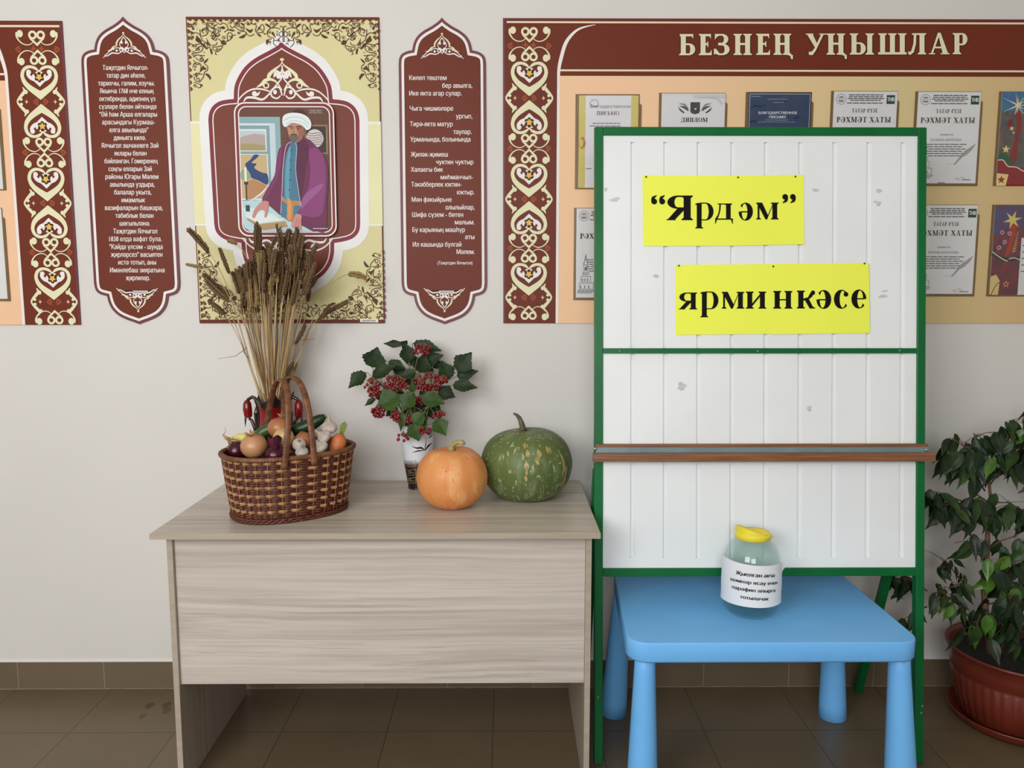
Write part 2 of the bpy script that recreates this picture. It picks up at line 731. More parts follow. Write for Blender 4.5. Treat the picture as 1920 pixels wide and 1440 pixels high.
# ================================================================== the room
def tile_mat(name, c_tile, c_tile2, c_grout, bw, rh, off, rough, spots=True):
    m = bpy.data.materials.new(name)
    m.use_nodes = True
    nt = m.node_tree
    L = nt.links.new
    b = nt.nodes['Principled BSDF']
    tc = nt.nodes.new('ShaderNodeTexCoord')
    mp = nt.nodes.new('ShaderNodeMapping')
    mp.inputs['Location'].default_value = off
    L(tc.outputs['Object'], mp.inputs['Vector'])
    br = nt.nodes.new('ShaderNodeTexBrick')
    br.offset = 0.0
    br.inputs['Scale'].default_value = 1.0
    br.inputs['Brick Width'].default_value = bw
    br.inputs['Row Height'].default_value = rh
    br.inputs['Mortar Size'].default_value = 0.0019
    br.inputs['Mortar Smooth'].default_value = 0.3
    br.inputs['Bias'].default_value = 0.0
    br.inputs['Color1'].default_value = rgb(c_tile)
    br.inputs['Color2'].default_value = rgb(c_tile2)
    br.inputs['Mortar'].default_value = rgb(c_grout)
    L(mp.outputs['Vector'], br.inputs['Vector'])
    nz = nt.nodes.new('ShaderNodeTexNoise')
    nz.inputs['Scale'].default_value = 5
    nz.inputs['Detail'].default_value = 5
    L(tc.outputs['Object'], nz.inputs['Vector'])
    mr = nt.nodes.new('ShaderNodeMapRange')
    mr.inputs['To Min'].default_value = 0.86
    mr.inputs['To Max'].default_value = 1.1
    L(nz.outputs['Fac'], mr.inputs['Value'])
    mx = nt.nodes.new('ShaderNodeMix')
    mx.data_type = 'RGBA'
    mx.blend_type = 'MULTIPLY'
    mx.inputs['Factor'].default_value = 1.0
    L(br.outputs['Color'], mx.inputs['A'])
    L(mr.outputs['Result'], mx.inputs['B'])
    L(mx.outputs['Result'], b.inputs['Base Color'])
    b.inputs['Roughness'].default_value = rough
    bp = nt.nodes.new('ShaderNodeBump')
    bp.inputs['Strength'].default_value = 0.5
    bp.inputs['Distance'].default_value = 0.002
    bp.invert = True
    L(br.outputs['Fac'], bp.inputs['Height'])
    L(bp.outputs['Normal'], b.inputs['Normal'])
    return m


M_WALL = mat('painted_plaster', (222, 218, 212), rough=0.55, vary=0.012, scale=2.0, bump=0.02, bscale=120)
M_FLOOR = tile_mat('brown_floor_tile', (112, 95, 72), (106, 90, 68), (84, 70, 52), 0.3367, 0.3367, (0.0309, -2.349, 0), 0.36)
gx = at(1318, 1265).x
M_BASE = tile_mat('brown_skirting_tile', (112, 97, 76), (105, 91, 72), (142, 128, 106), 0.302, 5.0, (-gx, 2.0, 0), 0.4)
M_CEIL = mat('ceiling_paint', (232, 230, 224), rough=0.8, vary=0.01)
M_CAULK = mat('white_paint_edge', (236, 234, 230), rough=0.5, vary=0.01)

struct(MB().box((-3.6, WALL_Y, 0), (3.4, WALL_Y + 0.15, 3.0), M_WALL).build('wall_back'))
struct(MB().box((-3.6, -4.0, -0.06), (3.4, WALL_Y + 0.15, 0), M_FLOOR).build('floor'))
struct(MB().box((-3.6, -4.0, 3.0), (3.4, WALL_Y + 0.15, 3.1), M_CEIL).build('ceiling'))
struct(MB().box((-3.75, -4.0, 0), (-3.6, WALL_Y + 0.15, 3.0), M_WALL).build('wall_left'))
struct(MB().box((3.4, -4.0, 0), (3.55, WALL_Y + 0.15, 3.0), M_WALL).build('wall_right'))
bb = struct(MB().box((-3.6, WALL_Y - 0.008, 0), (3.4, WALL_Y - 0.0002, 0.0985), M_BASE).build('baseboard_back'))
struct(MB().box((-3.6, WALL_Y - 0.005, 0.0985), (3.4, WALL_Y - 0.0002, 0.1015), M_CAULK).build('trim_1'))

struct(MB().box((-3.6, WALL_Y - .0095, 0), (3.4, WALL_Y - .0081, .0022), mat('skirting_grout', (146, 132, 108), rough=.7, vary=.1, scale=30)).build('trim_2'))

# damp marks on the tiles left of the desk
M_STAIN = mat('damp_mark', (84, 69, 50), rough=0.3, vary=0.05)
for (px, py, w) in ((280, 1323, 1.0), (312, 1322, 1.0), (312, 1332, 1.0), (267, 1343, .8)):
    c = atz(px, py, 0)
    MBs = MB()
    MBs.add([(c.x + .013 * w * math.cos(a) * (1 + .15 * math.sin(3 * a)), c.y + .02 * w * math.sin(a), .0004) for a in [2 * PI * i / 16 for i in range(16)]],
            [tuple(range(16))], M_STAIN)
    o = MBs.build('floor_stain', bpy.data.objects['floor'])

# ================================================================== wall displays
BROWN, MAROON, WHITE, CREAM, YEL, ORNG = '723322', '6d2436', 'f2ece6', 'ebe7c0', 'eabf55', 'a2532f'
YF = WALL_Y - 0.005                      # front face of the thin plastic panels
M_EDGE = mat('panel_edge_maroon', '6a2230', rough=0.45, vary=0.02)
#M_FIELD = mat('stand_field_print', (222, 182, 138), rough=0.42, vary=0.02, scale=1)


def field_gradient():
    """the printed field of the stand runs from peach at its ends to khaki in the middle"""
    m = bpy.data.materials.new('stand_field_peach_khaki')
    m.use_nodes = True
    nt = m.node_tree
    b = nt.nodes['Principled BSDF']
    b.inputs['Roughness'].default_value = 0.45
    b.inputs['Specular IOR Level'].default_value = 0.25
    g = nt.nodes.new('ShaderNodeTexCoord')
    sp = nt.nodes.new('ShaderNodeSeparateXYZ')
    mr = nt.nodes.new('ShaderNodeMapRange')
    mr.inputs['From Min'].default_value = 0.5
    mr.inputs['From Max'].default_value = 2.35
    rp = nt.nodes.new('ShaderNodeValToRGB')
    cr = rp.color_ramp
    cr.elements[0].color = rgb((248, 204, 163))
    cr.elements[1].color = rgb((208, 158, 112))
    e = cr.elements.new(0.42)
    e.color = rgb((220, 200, 148))
    L = nt.links.new
    L(g.outputs['Object'], sp.inputs[0])
    L(sp.outputs['X'], mr.inputs['Value'])
    L(mr.outputs['Result'], rp.inputs['Fac'])
    L(rp.outputs['Color'], b.inputs['Base Color'])
    return m


M_FIELDG = field_gradient()


def wallfn(Y0):
    return lambda x, y, l: at(x, y, Y0 - l)


def worldfn(ox, oz, s, Y0):
    return lambda x, y, l: Vector((ox + x * s, Y0 - l, oz - y * s))


# ---------- the ornamental border of the stands
def mirrored(a, half, c, L, sx=1, oy=0, fy=1):
    pts = [(p[0], oy + fy * p[1]) for p in half]
    a.poly(pts, c, L)
    a.poly([(-p[0], p[1]) for p in pts], c, L)


def scroll_pair(a, y0, fy):
    for sx in (1, -1):
        a.ring(37 * sx, y0 + fy * 45, 39, 19, CREAM, 2)
        a.poly([(sx * p[0], y0 + fy * p[1]) for p in [(75, 48), (64, 80), (0, 142), (-8, 122), (38, 84), (50, 70)]], CREAM, 2)
        a.line([(sx * p[0], y0 + fy * p[1]) for p in [(22, 88), (50, 118), (85, 130), (125, 122), (160, 95), (180, 55), (174, 22)]], [5, 7, 8, 9, 11, 17, 27], CREAM, 2)
        a.ell(sx * 150, y0 + fy * 34, 28, 32, CREAM, 3)


def heart(a, y0, fy):
    out = catmull([(0, 48), (25, 18), (65, 4), (110, 6), (150, 35), (168, 80), (166, 120), (150, 165), (110, 215), (50, 265), (0, 305)], 4)
    inn = catmull([(0, 225), (45, 200), (95, 165), (125, 130), (137, 95), (128, 55), (105, 35), (75, 28), (40, 38), (0, 60)], 4)
    mirrored(a, [tuple(p) for p in out + inn], CREAM, 2, oy=y0, fy=fy)
    a.ell(0, y0 + fy * 108, 66, 54, WHITE, 2, n=28)
    a.poly([(-46, y0 + fy * 146), (46, y0 + fy * 146), (0, y0 + fy * 190)], WHITE, 3)
    for sx in (1, -1):
        a.line([(sx * 40, y0 + fy * 130), (sx * 76, y0 + fy * 112), (sx * 100, y0 + fy * 84), (sx * 96, y0 + fy * 62)], [30, 34, 30, 24], WHITE, 3)
        a.ell(sx * 93, y0 + fy * 62, 22, 22, WHITE, 3, n=16)
        a.ell(sx * 40, y0 + fy * 74, 14, 11, '74382b', 4, n=12)
    for k in range(6):
        q = PI / 6 + PI * k / 3
        a.ell(30 * math.cos(q), y0 + fy * 106 + 30 * math.sin(q), 16, 16, '4a2318', 5, n=12)
    a.ell(0, y0 + fy * 106, 32, 32, '4a2318', 6, n=18)
    a.poly([(r_ * math.sin(PI * k / 5), y0 + fy * (106 + r_ * math.cos(PI * k / 5))) for k, r_ in enumerate([34, 19] * 5)], YEL, 7)


def side_motif(a, y):
    for sx in (1, -1):
        a.line([(sx * p[0], y + p[1]) for p in [(158, -130), (142, -98), (160, -68), (192, -34), (212, 0), (192, 34), (160, 68), (142, 98), (158, 130)]], [3, 24, 30, 22, 14, 22, 30, 24, 3], CREAM, 2)
        for q in (-1, 1):
            a.ell(sx * 130, y + q * 86, 17, 19, CREAM, 3)
            a.ell(sx * 178, y + q * 22, 14, 14, CREAM, 3)
        a.poly([(sx * 130 + 18 * dx, y + 22 * dy) for dx, dy in [(0, -1), (.28, -.28), (1, 0), (.28, .28), (0, 1), (-.28, .28), (-1, 0), (-.28, -.28)]], 'f0c4a4', 2)
        orange_leaf(a, sx * 40, y, -sx)


def orange_leaf(a, x, y, s):
    a.poly([(x - s * 32, y), (x - s * 8, y - 26), (x + s * 26, y - 30), (x + s * 8, y - 14), (x + s * 30, y - 6), (x + s * 8, y), (x + s * 30, y + 6), (x + s * 8, y + 14), (x + s * 26, y + 30), (x - s * 8, y + 26)], ORNG, 2)
    a.poly([(x - s * 14, y), (x + s * 2, y - 13), (x + s * 2, y + 13)], BROWN, 3)


def border_ornament(parent, ax, zt):
    a = Art(worldfn(ax, zt, 0.001708 / 4.8, YF))
    P = 905
    for sx in (1, -1):
        a.poly([(sx * 36 + dx, 258 + dy) for dx, dy in [(0, -38), (10, -10), (30, 0), (10, 10), (0, 38), (-10, 10), (-30, 0), (-10, -10)]], ORNG, 2)
    for k in range(3):
        if k == 0:
            scroll_pair(a, 95, 1)
        scroll_pair(a, 405 + P * k, -1)
        heart(a, 400 + P * k, 1)
        side_motif(a, 722 + P * k)
        for sx in (1, -1):
            orange_leaf(a, sx * 172, 265 + P * k, -sx)
        if k < 2:
            heart(a, 1044 + P * k, -1)
            scroll_pair(a, 1032 + P * k, 1)
    scroll_pair(a, 2748, -1)
    return a.build('border_ornament', parent)


def offset_loop(loop, d):
    """inset a clockwise/any closed 2D loop by d"""
    n = len(loop)
    P = [Vector((p[0], p[1])) for p in loop]
    ar = sum(P[i].x * P[(i + 1) % n].y - P[(i + 1) % n].x * P[i].y for i in range(n))
    sg = 1 if ar > 0 else -1
    out = []
    for i in range(n):
        a, b, c = P[i - 1], P[i], P[(i + 1) % n]
        d1, d2 = (b - a).normalized(), (c - b).normalized()
        n1, n2 = Vector((-d1.y, d1.x)) * sg, Vector((-d2.y, d2.x)) * sg
        k = n1 + n2
        q = max(0.35, 1 + n1.dot(n2))
        out.append(b + k / q * d)

    def dist(p):
        m = 1e9
        for i in range(n):
            a_, e_ = P[i - 1], P[i]
            v_ = e_ - a_
            t_ = max(0, min(1, (p - a_).dot(v_) / max(1e-12, v_.dot(v_))))
            m = min(m, (a_ + v_ * t_ - p).length)
        return m
    return [(p.x, p.y) for p in out if dist(p) > .96 * abs(d)]


# ---------- the big stand with the headline
stand = thing('display_stand', 'wide wall board with peach field and the headline over the certificates', 'wall board', (0.34, WALL_Y, 1.2865))
SX0, SX1, SZ0, SZ1 = 0.3388, 2.42, 1.2865, 2.2655
b1 = MB().box((SX0, YF, SZ0), (SX1, WALL_Y - .0002, SZ1), M_EDGE).build('panel', stand)
f = wallfn(YF)
xs = at(1046, 300).x                      # the white stripe stands upright on the wall
a = Art(f, base=0.0002)
L0 = lambda x, z, l: Vector((x, YF - l, z))
w = Art(L0, base=0.0002)
zl = [at(1046, q).z for q in (131, 134.5, 143, 41, 44.5)]
w.raw([(SX0 + .006, SZ0), (xs, SZ0), (xs, SZ1 - .004), (SX0 + .006, SZ1 - .004)], [(0, 1, 2, 3)], BROWN, 0)
w.raw([(xs, zl[2]), (SX1, zl[2]), (SX1, SZ1 - .004), (xs, SZ1 - .004)], [(0, 1, 2, 3)], BROWN, 0)
w.build('header_band', stand)
w = Art(L0, base=0.0002)
w.raw([(xs, SZ0), (SX1, SZ0), (SX1, zl[2]), (xs, zl[2])], [(0, 1, 2, 3)], M_FIELDG, 0)
w.build('field', stand)
w = Art(L0, base=0.0005)
zs = at(1046, 150).z
w.raw([(xs - .0045, SZ0), (xs + .0045, SZ0), (xs + .0045, zs), (xs - .0045, zs)], [(0, 1, 2, 3)], WHITE, 1)
stripe = [(xs, zs), (xs + .001, at(1046, 131).z), (xs + .007, at(1046, 112).z), (xs + .021, at(1046, 84).z), (xs + .042, at(1046, 66).z), (xs + .070, at(1046, 54).z), (xs + .118, at(1046, 47).z)]
w.line(stripe, [.009, .010, .0115, .0115, .009, .006, .001], WHITE, 1)
w.raw([(xs + .004, zl[0]), (SX1, zl[0]), (SX1, zl[1]), (xs + .004, zl[1])], [(3, 2, 1, 0)], 'f0dfc0', 1)
w.raw([(SX0 + .012, zl[3]), (SX1, zl[3]), (SX1, zl[4]), (SX0 + .012, zl[4])], [(3, 2, 1, 0)], 'f0dfc0', 1)
w.build('stripe', stand)
border_ornament(stand, at(992, 300).x, at(992, 30).z)
HX = [('Б', 1273, 1303.5), ('Е', 1310, 1334.5), ('З', 1338.6, 1368), ('Н', 1375, 1410), ('Е', 1417.6, 1443.8), ('Ң', 1450, 1484),
      ('У', 1513, 1548), ('Ң', 1549.5, 1585), ('Ы', 1593, 1639), ('Ш', 1646.6, 1700), ('Л', 1703.4, 1737), ('А', 1742.4, 1779), ('Р', 1786, 1814)]
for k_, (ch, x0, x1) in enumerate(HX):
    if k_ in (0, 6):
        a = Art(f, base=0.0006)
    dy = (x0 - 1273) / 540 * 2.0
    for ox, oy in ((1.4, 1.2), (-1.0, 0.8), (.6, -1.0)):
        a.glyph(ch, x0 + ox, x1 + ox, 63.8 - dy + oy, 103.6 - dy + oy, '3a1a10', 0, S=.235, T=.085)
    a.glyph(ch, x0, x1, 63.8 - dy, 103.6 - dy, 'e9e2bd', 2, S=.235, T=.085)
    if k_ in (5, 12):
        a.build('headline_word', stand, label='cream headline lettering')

# ---------- the stand at the left edge of the picture
LX1 = -1.0745
lst = thing('display_stand', 'wall board cut by the left edge, ornamental border at its right end', 'wall board', (LX1, WALL_Y, 1.2812))
LX0 = -2.4
LZ0, LZ1 = 1.2815, 2.2532
MB().box((LX0, YF, LZ0), (LX1, WALL_Y - .0002, LZ1), M_EDGE).build('panel', lst)
xl = at(25, 300).x
w = Art(L0, base=0.0002)
zq = [at(10, q).z for q in (138, 142, 152, 48, 52)]
w.raw([(xl, LZ0), (LX1 - .006, LZ0), (LX1 - .006, LZ1 - .004), (xl, LZ1 - .004)], [(0, 1, 2, 3)], BROWN, 0)
w.raw([(LX0, zq[2]), (xl, zq[2]), (xl, LZ1 - .004), (LX0, LZ1 - .004)], [(0, 1, 2, 3)], BROWN, 0)
w.build('header_band', lst)
w = Art(L0, base=0.0002)
w.raw([(LX0, LZ0), (xl, LZ0), (xl, zq[2]), (LX0, zq[2])], [(0, 1, 2, 3)], mat('stand_field_peach', (246, 200, 160), rough=.42, vary=.01), 0)
w.build('field', lst)
w = Art(L0, base=0.0005)
zs = at(25, 157).z
w.raw([(xl - .0045, LZ0), (xl + .0045, LZ0), (xl + .0045, zs), (xl - .0045, zs)], [(0, 1, 2, 3)], WHITE, 1)
w.line([(xl - (q[0] - xs), zs + q[1] - stripe[0][1]) for q in stripe], [.009, .010, .0115, .0115, .009, .006, .001], WHITE, 1)
w.raw([(LX0, zq[0]), (xl - .006, zq[0]), (xl - .006, zq[1]), (LX0, zq[1])], [(3, 2, 1, 0)], 'f0dfc0', 1)
w.raw([(LX0, zq[3]), (LX1 - .008, zq[3]), (LX1 - .008, zq[4]), (LX0, zq[4])], [(3, 2, 1, 0)], 'f0dfc0', 1)
w.build('stripe', lst)
border_ornament(lst, at(75, 134).x, at(75, 36.5).z)

# ---------- the two ogee plaques
PLQ = [(825.8, 33.8), (819.6, 40.8), (807, 50), (792.5, 58.3), (781, 68), (774, 80.4), (770.8, 95), (761, 97), (751.7, 102), (746.9, 110), (745.9, 122),
       (755.6, 530.4), (758, 543), (765.4, 551), (779, 555.2), (782, 568), (788, 580), (798.8, 591), (813, 598.5), (828, 604), (837.3, 607.6)]


def plaque_outline(ax):
    h = [at(x, y) for x, y in PLQ]
    half = [(-(1 - 0) * (axr - q.x), q.z) for q, axr in zip(h, [at(825.8 + (y - 33.8) / 573.8 * 11.5, y).x for x, y in PLQ])]
    half[0] = (0, half[0][1])
    half[-1] = (0, half[-1][1])
    sm = [tuple(p) for p in catmull(half[:7], 4)] + [tuple(p) for p in catmull(half[6:11], 4)[1:]] + [tuple(p) for p in catmull(half[11:15], 4)] + [tuple(p) for p in catmull(half[14:], 4)[1:]]
    return [(ax + x, z) for x, z in sm] + [(ax - x, z) for x, z in reversed(sm[1:-1])]


def plaque_flourish(a, c, c2, sg=1):
    """little arabesque in the dome, units of the photo, origin at its base centre, up = -y * sg"""
    for sx in (1, -1):
        def T(pts):
            return [(sx * p[0], sg * p[1]) for p in pts]
        a.line(T([(0, -36), (3, -31), (10, -25), (14, -18), (13, -13)]), [.8, 1.4, 2.6, 3.2, 1.2], c2, 2)
        a.line(T([(13, -14), (20, -12), (25, -6), (31, -5)]), [1.2, 2.4, 3.4, .6], c2, 2)
        a.line(T([(2, -6), (8, -16), (4, -24), (0, -30)]), [1, 1.4, 1.6, 1.4], c, 3)
        a.line(T([(-4, -12), (4, -4), (12, 0), (22, -1), (28, 2), (34, 5), (37, 2)]), [1, 1.3, 2.0, 2.4, 2.2, 1.5, 1], c, 3)
        a.line(T([(0, -1), (6, -9), (16, -10), (24, -7), (34, 2), (40, 8)]), [1.3, 1.5, 1.5, 1.5, 1.5, 1.2], c, 3)
        a.ring(5 * sx, sg * -7, 4.4, 2.6, c, 3, n=14)
        a.ell(14 * sx, sg * -5, 2.2, 2.2, c, 3, n=12)
        a.ell(20 * sx, sg * -8, 1.9, 1.9, c2, 3, n=12)
        a.ell(4 * sx, sg * -20, 2.0, 3.0, c, 3, n=12)
    a.ell(0, sg * -37, 2, 1.8, c2, 3, n=12)


def make_plaque(label, ax, lines_, note):
    t = thing('text_plaque', label, 'wall plaque', (ax, WALL_Y, at(830, 607).z))
    out = plaque_outline(ax)
    s = 0.00171
    MB().prism([(x, YF, z) for x, z in out], 0.0048, M_EDGE).build('panel', t)
    w = Art(L0, base=0.0002)
    w.poly(offset_loop(out, 5.2 * s), WHITE, 0)
    inn = offset_loop(out, 10.2 * s)
    w.poly(inn, '4a1c18', 1)
    w.poly(offset_loop(out, 11.0 * s), BROWN, 2)
    w.build('border', t)
    for yb, sg in ((103, 1), (548, -1)):
        c = at(832, yb)
        w = Art(worldfn(ax, c.z, s, YF), base=0.0009)
        plaque_flourish(w, WHITE, CREAM, sg)
        w.build('flourish', t)
    w = Art(f, base=0.0012)
    for tx, x0, x1, yb, cap in lines_:
        w.text(tx, x0, x1, yb, cap, 'f4ece8', 1, bold=0.014)
    w.build('lettering', t)
    w = Art(f, base=0.0012)
    x0, x1, y0, y1 = note[1:]
    w.rect(x0 - 14, y0 - 1, x1 + 14, y1 - 1.5, '3c1815', 0)
    w.rect(x0, y0, x1, y1, 'e9e6df', 1)
    w.text(note[0], x0 + 1, x1 - 1, y1 - 1.2, y1 - y0 - 2.4, '222222', 2)
    w.build('number_sticker', t, label='small white number sticker')


LT = '''Таҗетдин Ялчыгол-|433|625
татар дин әһеле,|449|613
тарихчы, галим, язучы.|414|652
Якынча 1768 нче елның|421|648
октябрендә, әдипнең үз|419|655
сүзләре белән әйткәндә|418|660
"Әй һәм Арша елгалары|420|662
арасындагы Курмаш-|431|653
елга авылында"|462|625
дөньяга килә.|480|615
Ялчыгол эшчәнлеге Зәй|428|668
яклары белән|482|618
бәйләнгән. Гомеренең|441|665
соңгы елларын Зәй|458|640
районы Югары Мәлем|445|668
авылында уздыра,|464|652
балалар укыта,|482|638
имамлык|513|612
вазифаларын башкара,|443|686
табиблык белән|487|647
шөгыльләнә.|505|633
Таҗетдин Ялчыгол|478|663
1838 елда вафат була.|461|682
"Кайда үлсәм - шунда|462|686
җирләрсез" васыятен|468|685
истә тотып, аны|499|658
Имәнлебаш зияратына|464|694
җирлиләр.|531|632'''.split('\n')
lt = []
for i, q in enumerate(LT):
    s_, x0, x1 = q.split('|')
    lt.append((s_, int(x0) / 2.25, int(x1) / 2.25, (295 + i * 32.85) / 2.25, 9.2))
make_plaque('tall maroon text plaque with centred lines, beside the left edge board', at(245.8, 300).x, lt, ('0000009986', 249, 277, 545, 550.5))
RT = '''Килеп төштем|90|257|303
бер авылга,|238|373|338
Ике якта агар сулар.|90|325|373
Чыга чишмәләре|92|287|441
ургып,|300|373|476
Тирә-якта матур|93|285|511
таулар.|288|370|546
Урманында, болынында|95|365|580
Җиләк-җимеш|97|263|648
чуктин чуктыр|211|378|682
Халаегы бик|97|241|716
миһманчыл-|231|376|750
Тәкәбберлек юктин-|99|325|783
юктыр.|305|382|818
Мән фәкыйрьне|101|280|851
олылыйлар,|253|383|886
Шифа сүзем - бөтен|103|332|919
малым.|295|383|953
Бу карьяның мәшһүр|104|340|987
аты|341|383|1019
Ил кашында булгай|106|324|1053
Мәлем.|303|384|1086
(Таҗетдин Ялчыгол)|217|374|1133'''.split('\n')
rt = []
for q in RT:
    s_, x0, x1, y = q.split('|')
    rt.append((s_, 730 + int(x0) / 2.4, 730 + int(x1) / 2.4, 20 + (int(y) + 9) / 2.4, 9.0 if s_[0] != '(' else 6.2))
make_plaque('tall maroon text plaque with a poem in staggered lines, right of the portrait panel', at(831.2, 300).x, rt, ('0000009987', 823, 851, 545, 550.5))

# ---------- the portrait panel
pp = thing('portrait_panel', 'large yellow and maroon wall panel with a turbaned portrait and corner arabesques', 'wall panel', (-0.368, WALL_Y, 1.2868))
PX0, PX1, PZ0, PZ1 = -0.6775, -0.0590, 1.2868, 2.2665
PF = WALL_Y - 0.006
MB().box((PX0, PF, PZ0), (PX1, WALL_Y - .0002, PZ1), M_EDGE).build('panel', pp)
PL0 = lambda x, z, l: Vector((x, PF - l, z))
pf = wallfn(PF)
zA, zB = at(530, 231).z, at(540, 422).z
w = Art(PL0, base=0.0002)


def wr(x0, z0, x1, z1, c, L):
    w.raw([(x0, z0), (x1, z0), (x1, z1), (x0, z1)], [(0, 1, 2, 3)], c, L)


wr(PX0, PZ0, PX1, PZ1, BROWN, 0)
wr(PX0 + .0035, PZ0 + .012, PX1 - .0035, PZ1 - .0085, 'e0d7a2', 1)
wr(PX0, zB, PX1, zA, 'ece8b6', 2)
wr(PX0, zA - .004, PX1, zA + .004, 'f4f1e6', 3)
wr(PX0, zB - .003, PX1, zB + .003, 'f4f1e6', 3)
w.build('field', pp)
MEDL = [(531.3, 80.4), (523, 87.7), (506.7, 97), (481.7, 110.6), (463, 126), (450, 145), (442.5, 163.8), (441, 186.7), (429.6, 187.7), (415, 190.8), (402.5, 199),
        (395, 211.7), (393, 226), (402, 420.4), (404.6, 433), (412, 443), (423, 449.6), (440, 453.8), (452.5, 455.8), (453.5, 472.5), (457.7, 489), (466, 504),
        (478, 517), (498, 530), (520, 542), (534, 551), (541.5, 560)]
AXW = at(531.3, 80.4).x


def axis_px(y):
    return 531.3 + (y - 80.4) / (560 - 80.4) * (541.5 - 531.3) * 1.0


half = []
for x, y in MEDL:
    q, ax_ = at(x, y), at(axis_px(y), y)
    half.append((-(ax_.x - q.x), q.z))
AXW = sum(at(axis_px(y), y).x for y in (100, 300, 500)) / 3
half[0] = (0, half[0][1])
half[-1] = (0, half[-1][1])
sm = [tuple(p) for p in catmull(half[:8], 3)] + [tuple(p) for p in catmull(half[8:13], 3)] + [tuple(p) for p in catmull(half[13:19], 3)] + [tuple(p) for p in catmull(half[19:], 3)]
med = [(AXW + x, z) for x, z in sm] + [(AXW - x, z) for x, z in reversed(sm[1:-1])]
s = 0.00171
w = Art(PL0, base=0.0014, step=.0001)
halo = offset_loop(med, -17 * s)


def seg_dist(p, a_, b_):
    d = b_ - a_
    t_ = max(0, min(1, (p - a_).dot(d) / max(1e-12, d.dot(d))))
    return (a_ + d * t_ - p).length


mv = [Vector(q) for q in med]
halo = [q for q in halo if PX0 < q[0] < PX1 and min(seg_dist(Vector(q), mv[k - 1], mv[k]) for k in range(len(mv))) > 16.4 * s]
w.poly(halo, 'f1f0ee', 0)
w.poly(med, '86333f', 1)
w.poly(offset_loop(med, 7.6 * s), 'f6ebe4', 2)
w.poly(offset_loop(med, 9.6 * s), '7a3d2e', 3)
w.build('medallion', pp)
# arabesque at the top and bottom of the medallion
w = Art(worldfn(AXW, at(531, 192).z, 0.00171, PF), base=0.0019, step=.0001)


def big_flourish(a, sg):
    for sx in (1, -1):
        def T(pts):
            return [(sx * (p[0] - 931) / 4.8, sg * (p[1] - 825) / 4.8) for p in pts]
        a.line(T([(925, 455), (945, 500), (1010, 550), (1050, 590), (1060, 625)]), [.6, 2, 5, 7, 5], CREAM, 1)
        a.line(T([(940, 725), (985, 655), (1040, 628), (1090, 640), (1120, 670), (1172, 700)]), [2, 3, 5, 6.5, 6, .6], CREAM, 1)
        a.ring((1082 - 931) / 4.8 * sx, sg * (682 - 825) / 4.8, 6, 3.4, CREAM, 2, n=16)
        a.line(T([(925, 505), (945, 570), (985, 560), (1000, 590), (1012, 612)]), [1, 3.5, 5.5, 5, .6], WHITE, 2)
        a.ell((965 - 931) / 4.8 * sx, sg * (597 - 825) / 4.8, 5, 5.5, WHITE, 2, n=16)
        a.line(T([(931, 570), (945, 625), (1000, 690), (1060, 760), (1120, 805), (1190, 790), (1260, 790), (1290, 825)]), [2.4, 2.6, 2.6, 3, 4, 4.5, 4, 1.5], WHITE, 3)
        a.line(T([(940, 770), (960, 705), (1000, 700), (1040, 735), (1030, 780), (985, 795), (955, 770)]), [2.4, 3, 3.2, 3.2, 3, 3, 2], WHITE, 3)
        a.ell((1003 - 931) / 4.8 * sx, sg * (740 - 825) / 4.8, 3.6, 4.2, WHITE, 3, n=16)
        a.line(T([(1050, 735), (1120, 715), (1200, 715), (1270, 745), (1330, 800), (1345, 830)]), [2.2, 3, 3, 2.6, 2.4, 2], WHITE, 3)
        a.ell((1190 - 931) / 4.8 * sx, sg * (755 - 825) / 4.8, 4.8, 4.8, WHITE, 3, n=16)
        a.line(T([(1185, 770), (1160, 760), (1140, 735)]), [3.5, 4.5, 1], WHITE, 3)
    a.ell(0, sg * (455 - 825) / 4.8, 4, 2.6, 'f3dfae', 2, n=16)


big_flourish(w, 1)
w.build('flourish', pp)
w = Art(None, base=0.0019, step=.0001)
w.fn = worldfn(AXW, at(540, 447).z, 0.00171, PF)
big_flourish(w, -1)
w.build('flourish', pp)
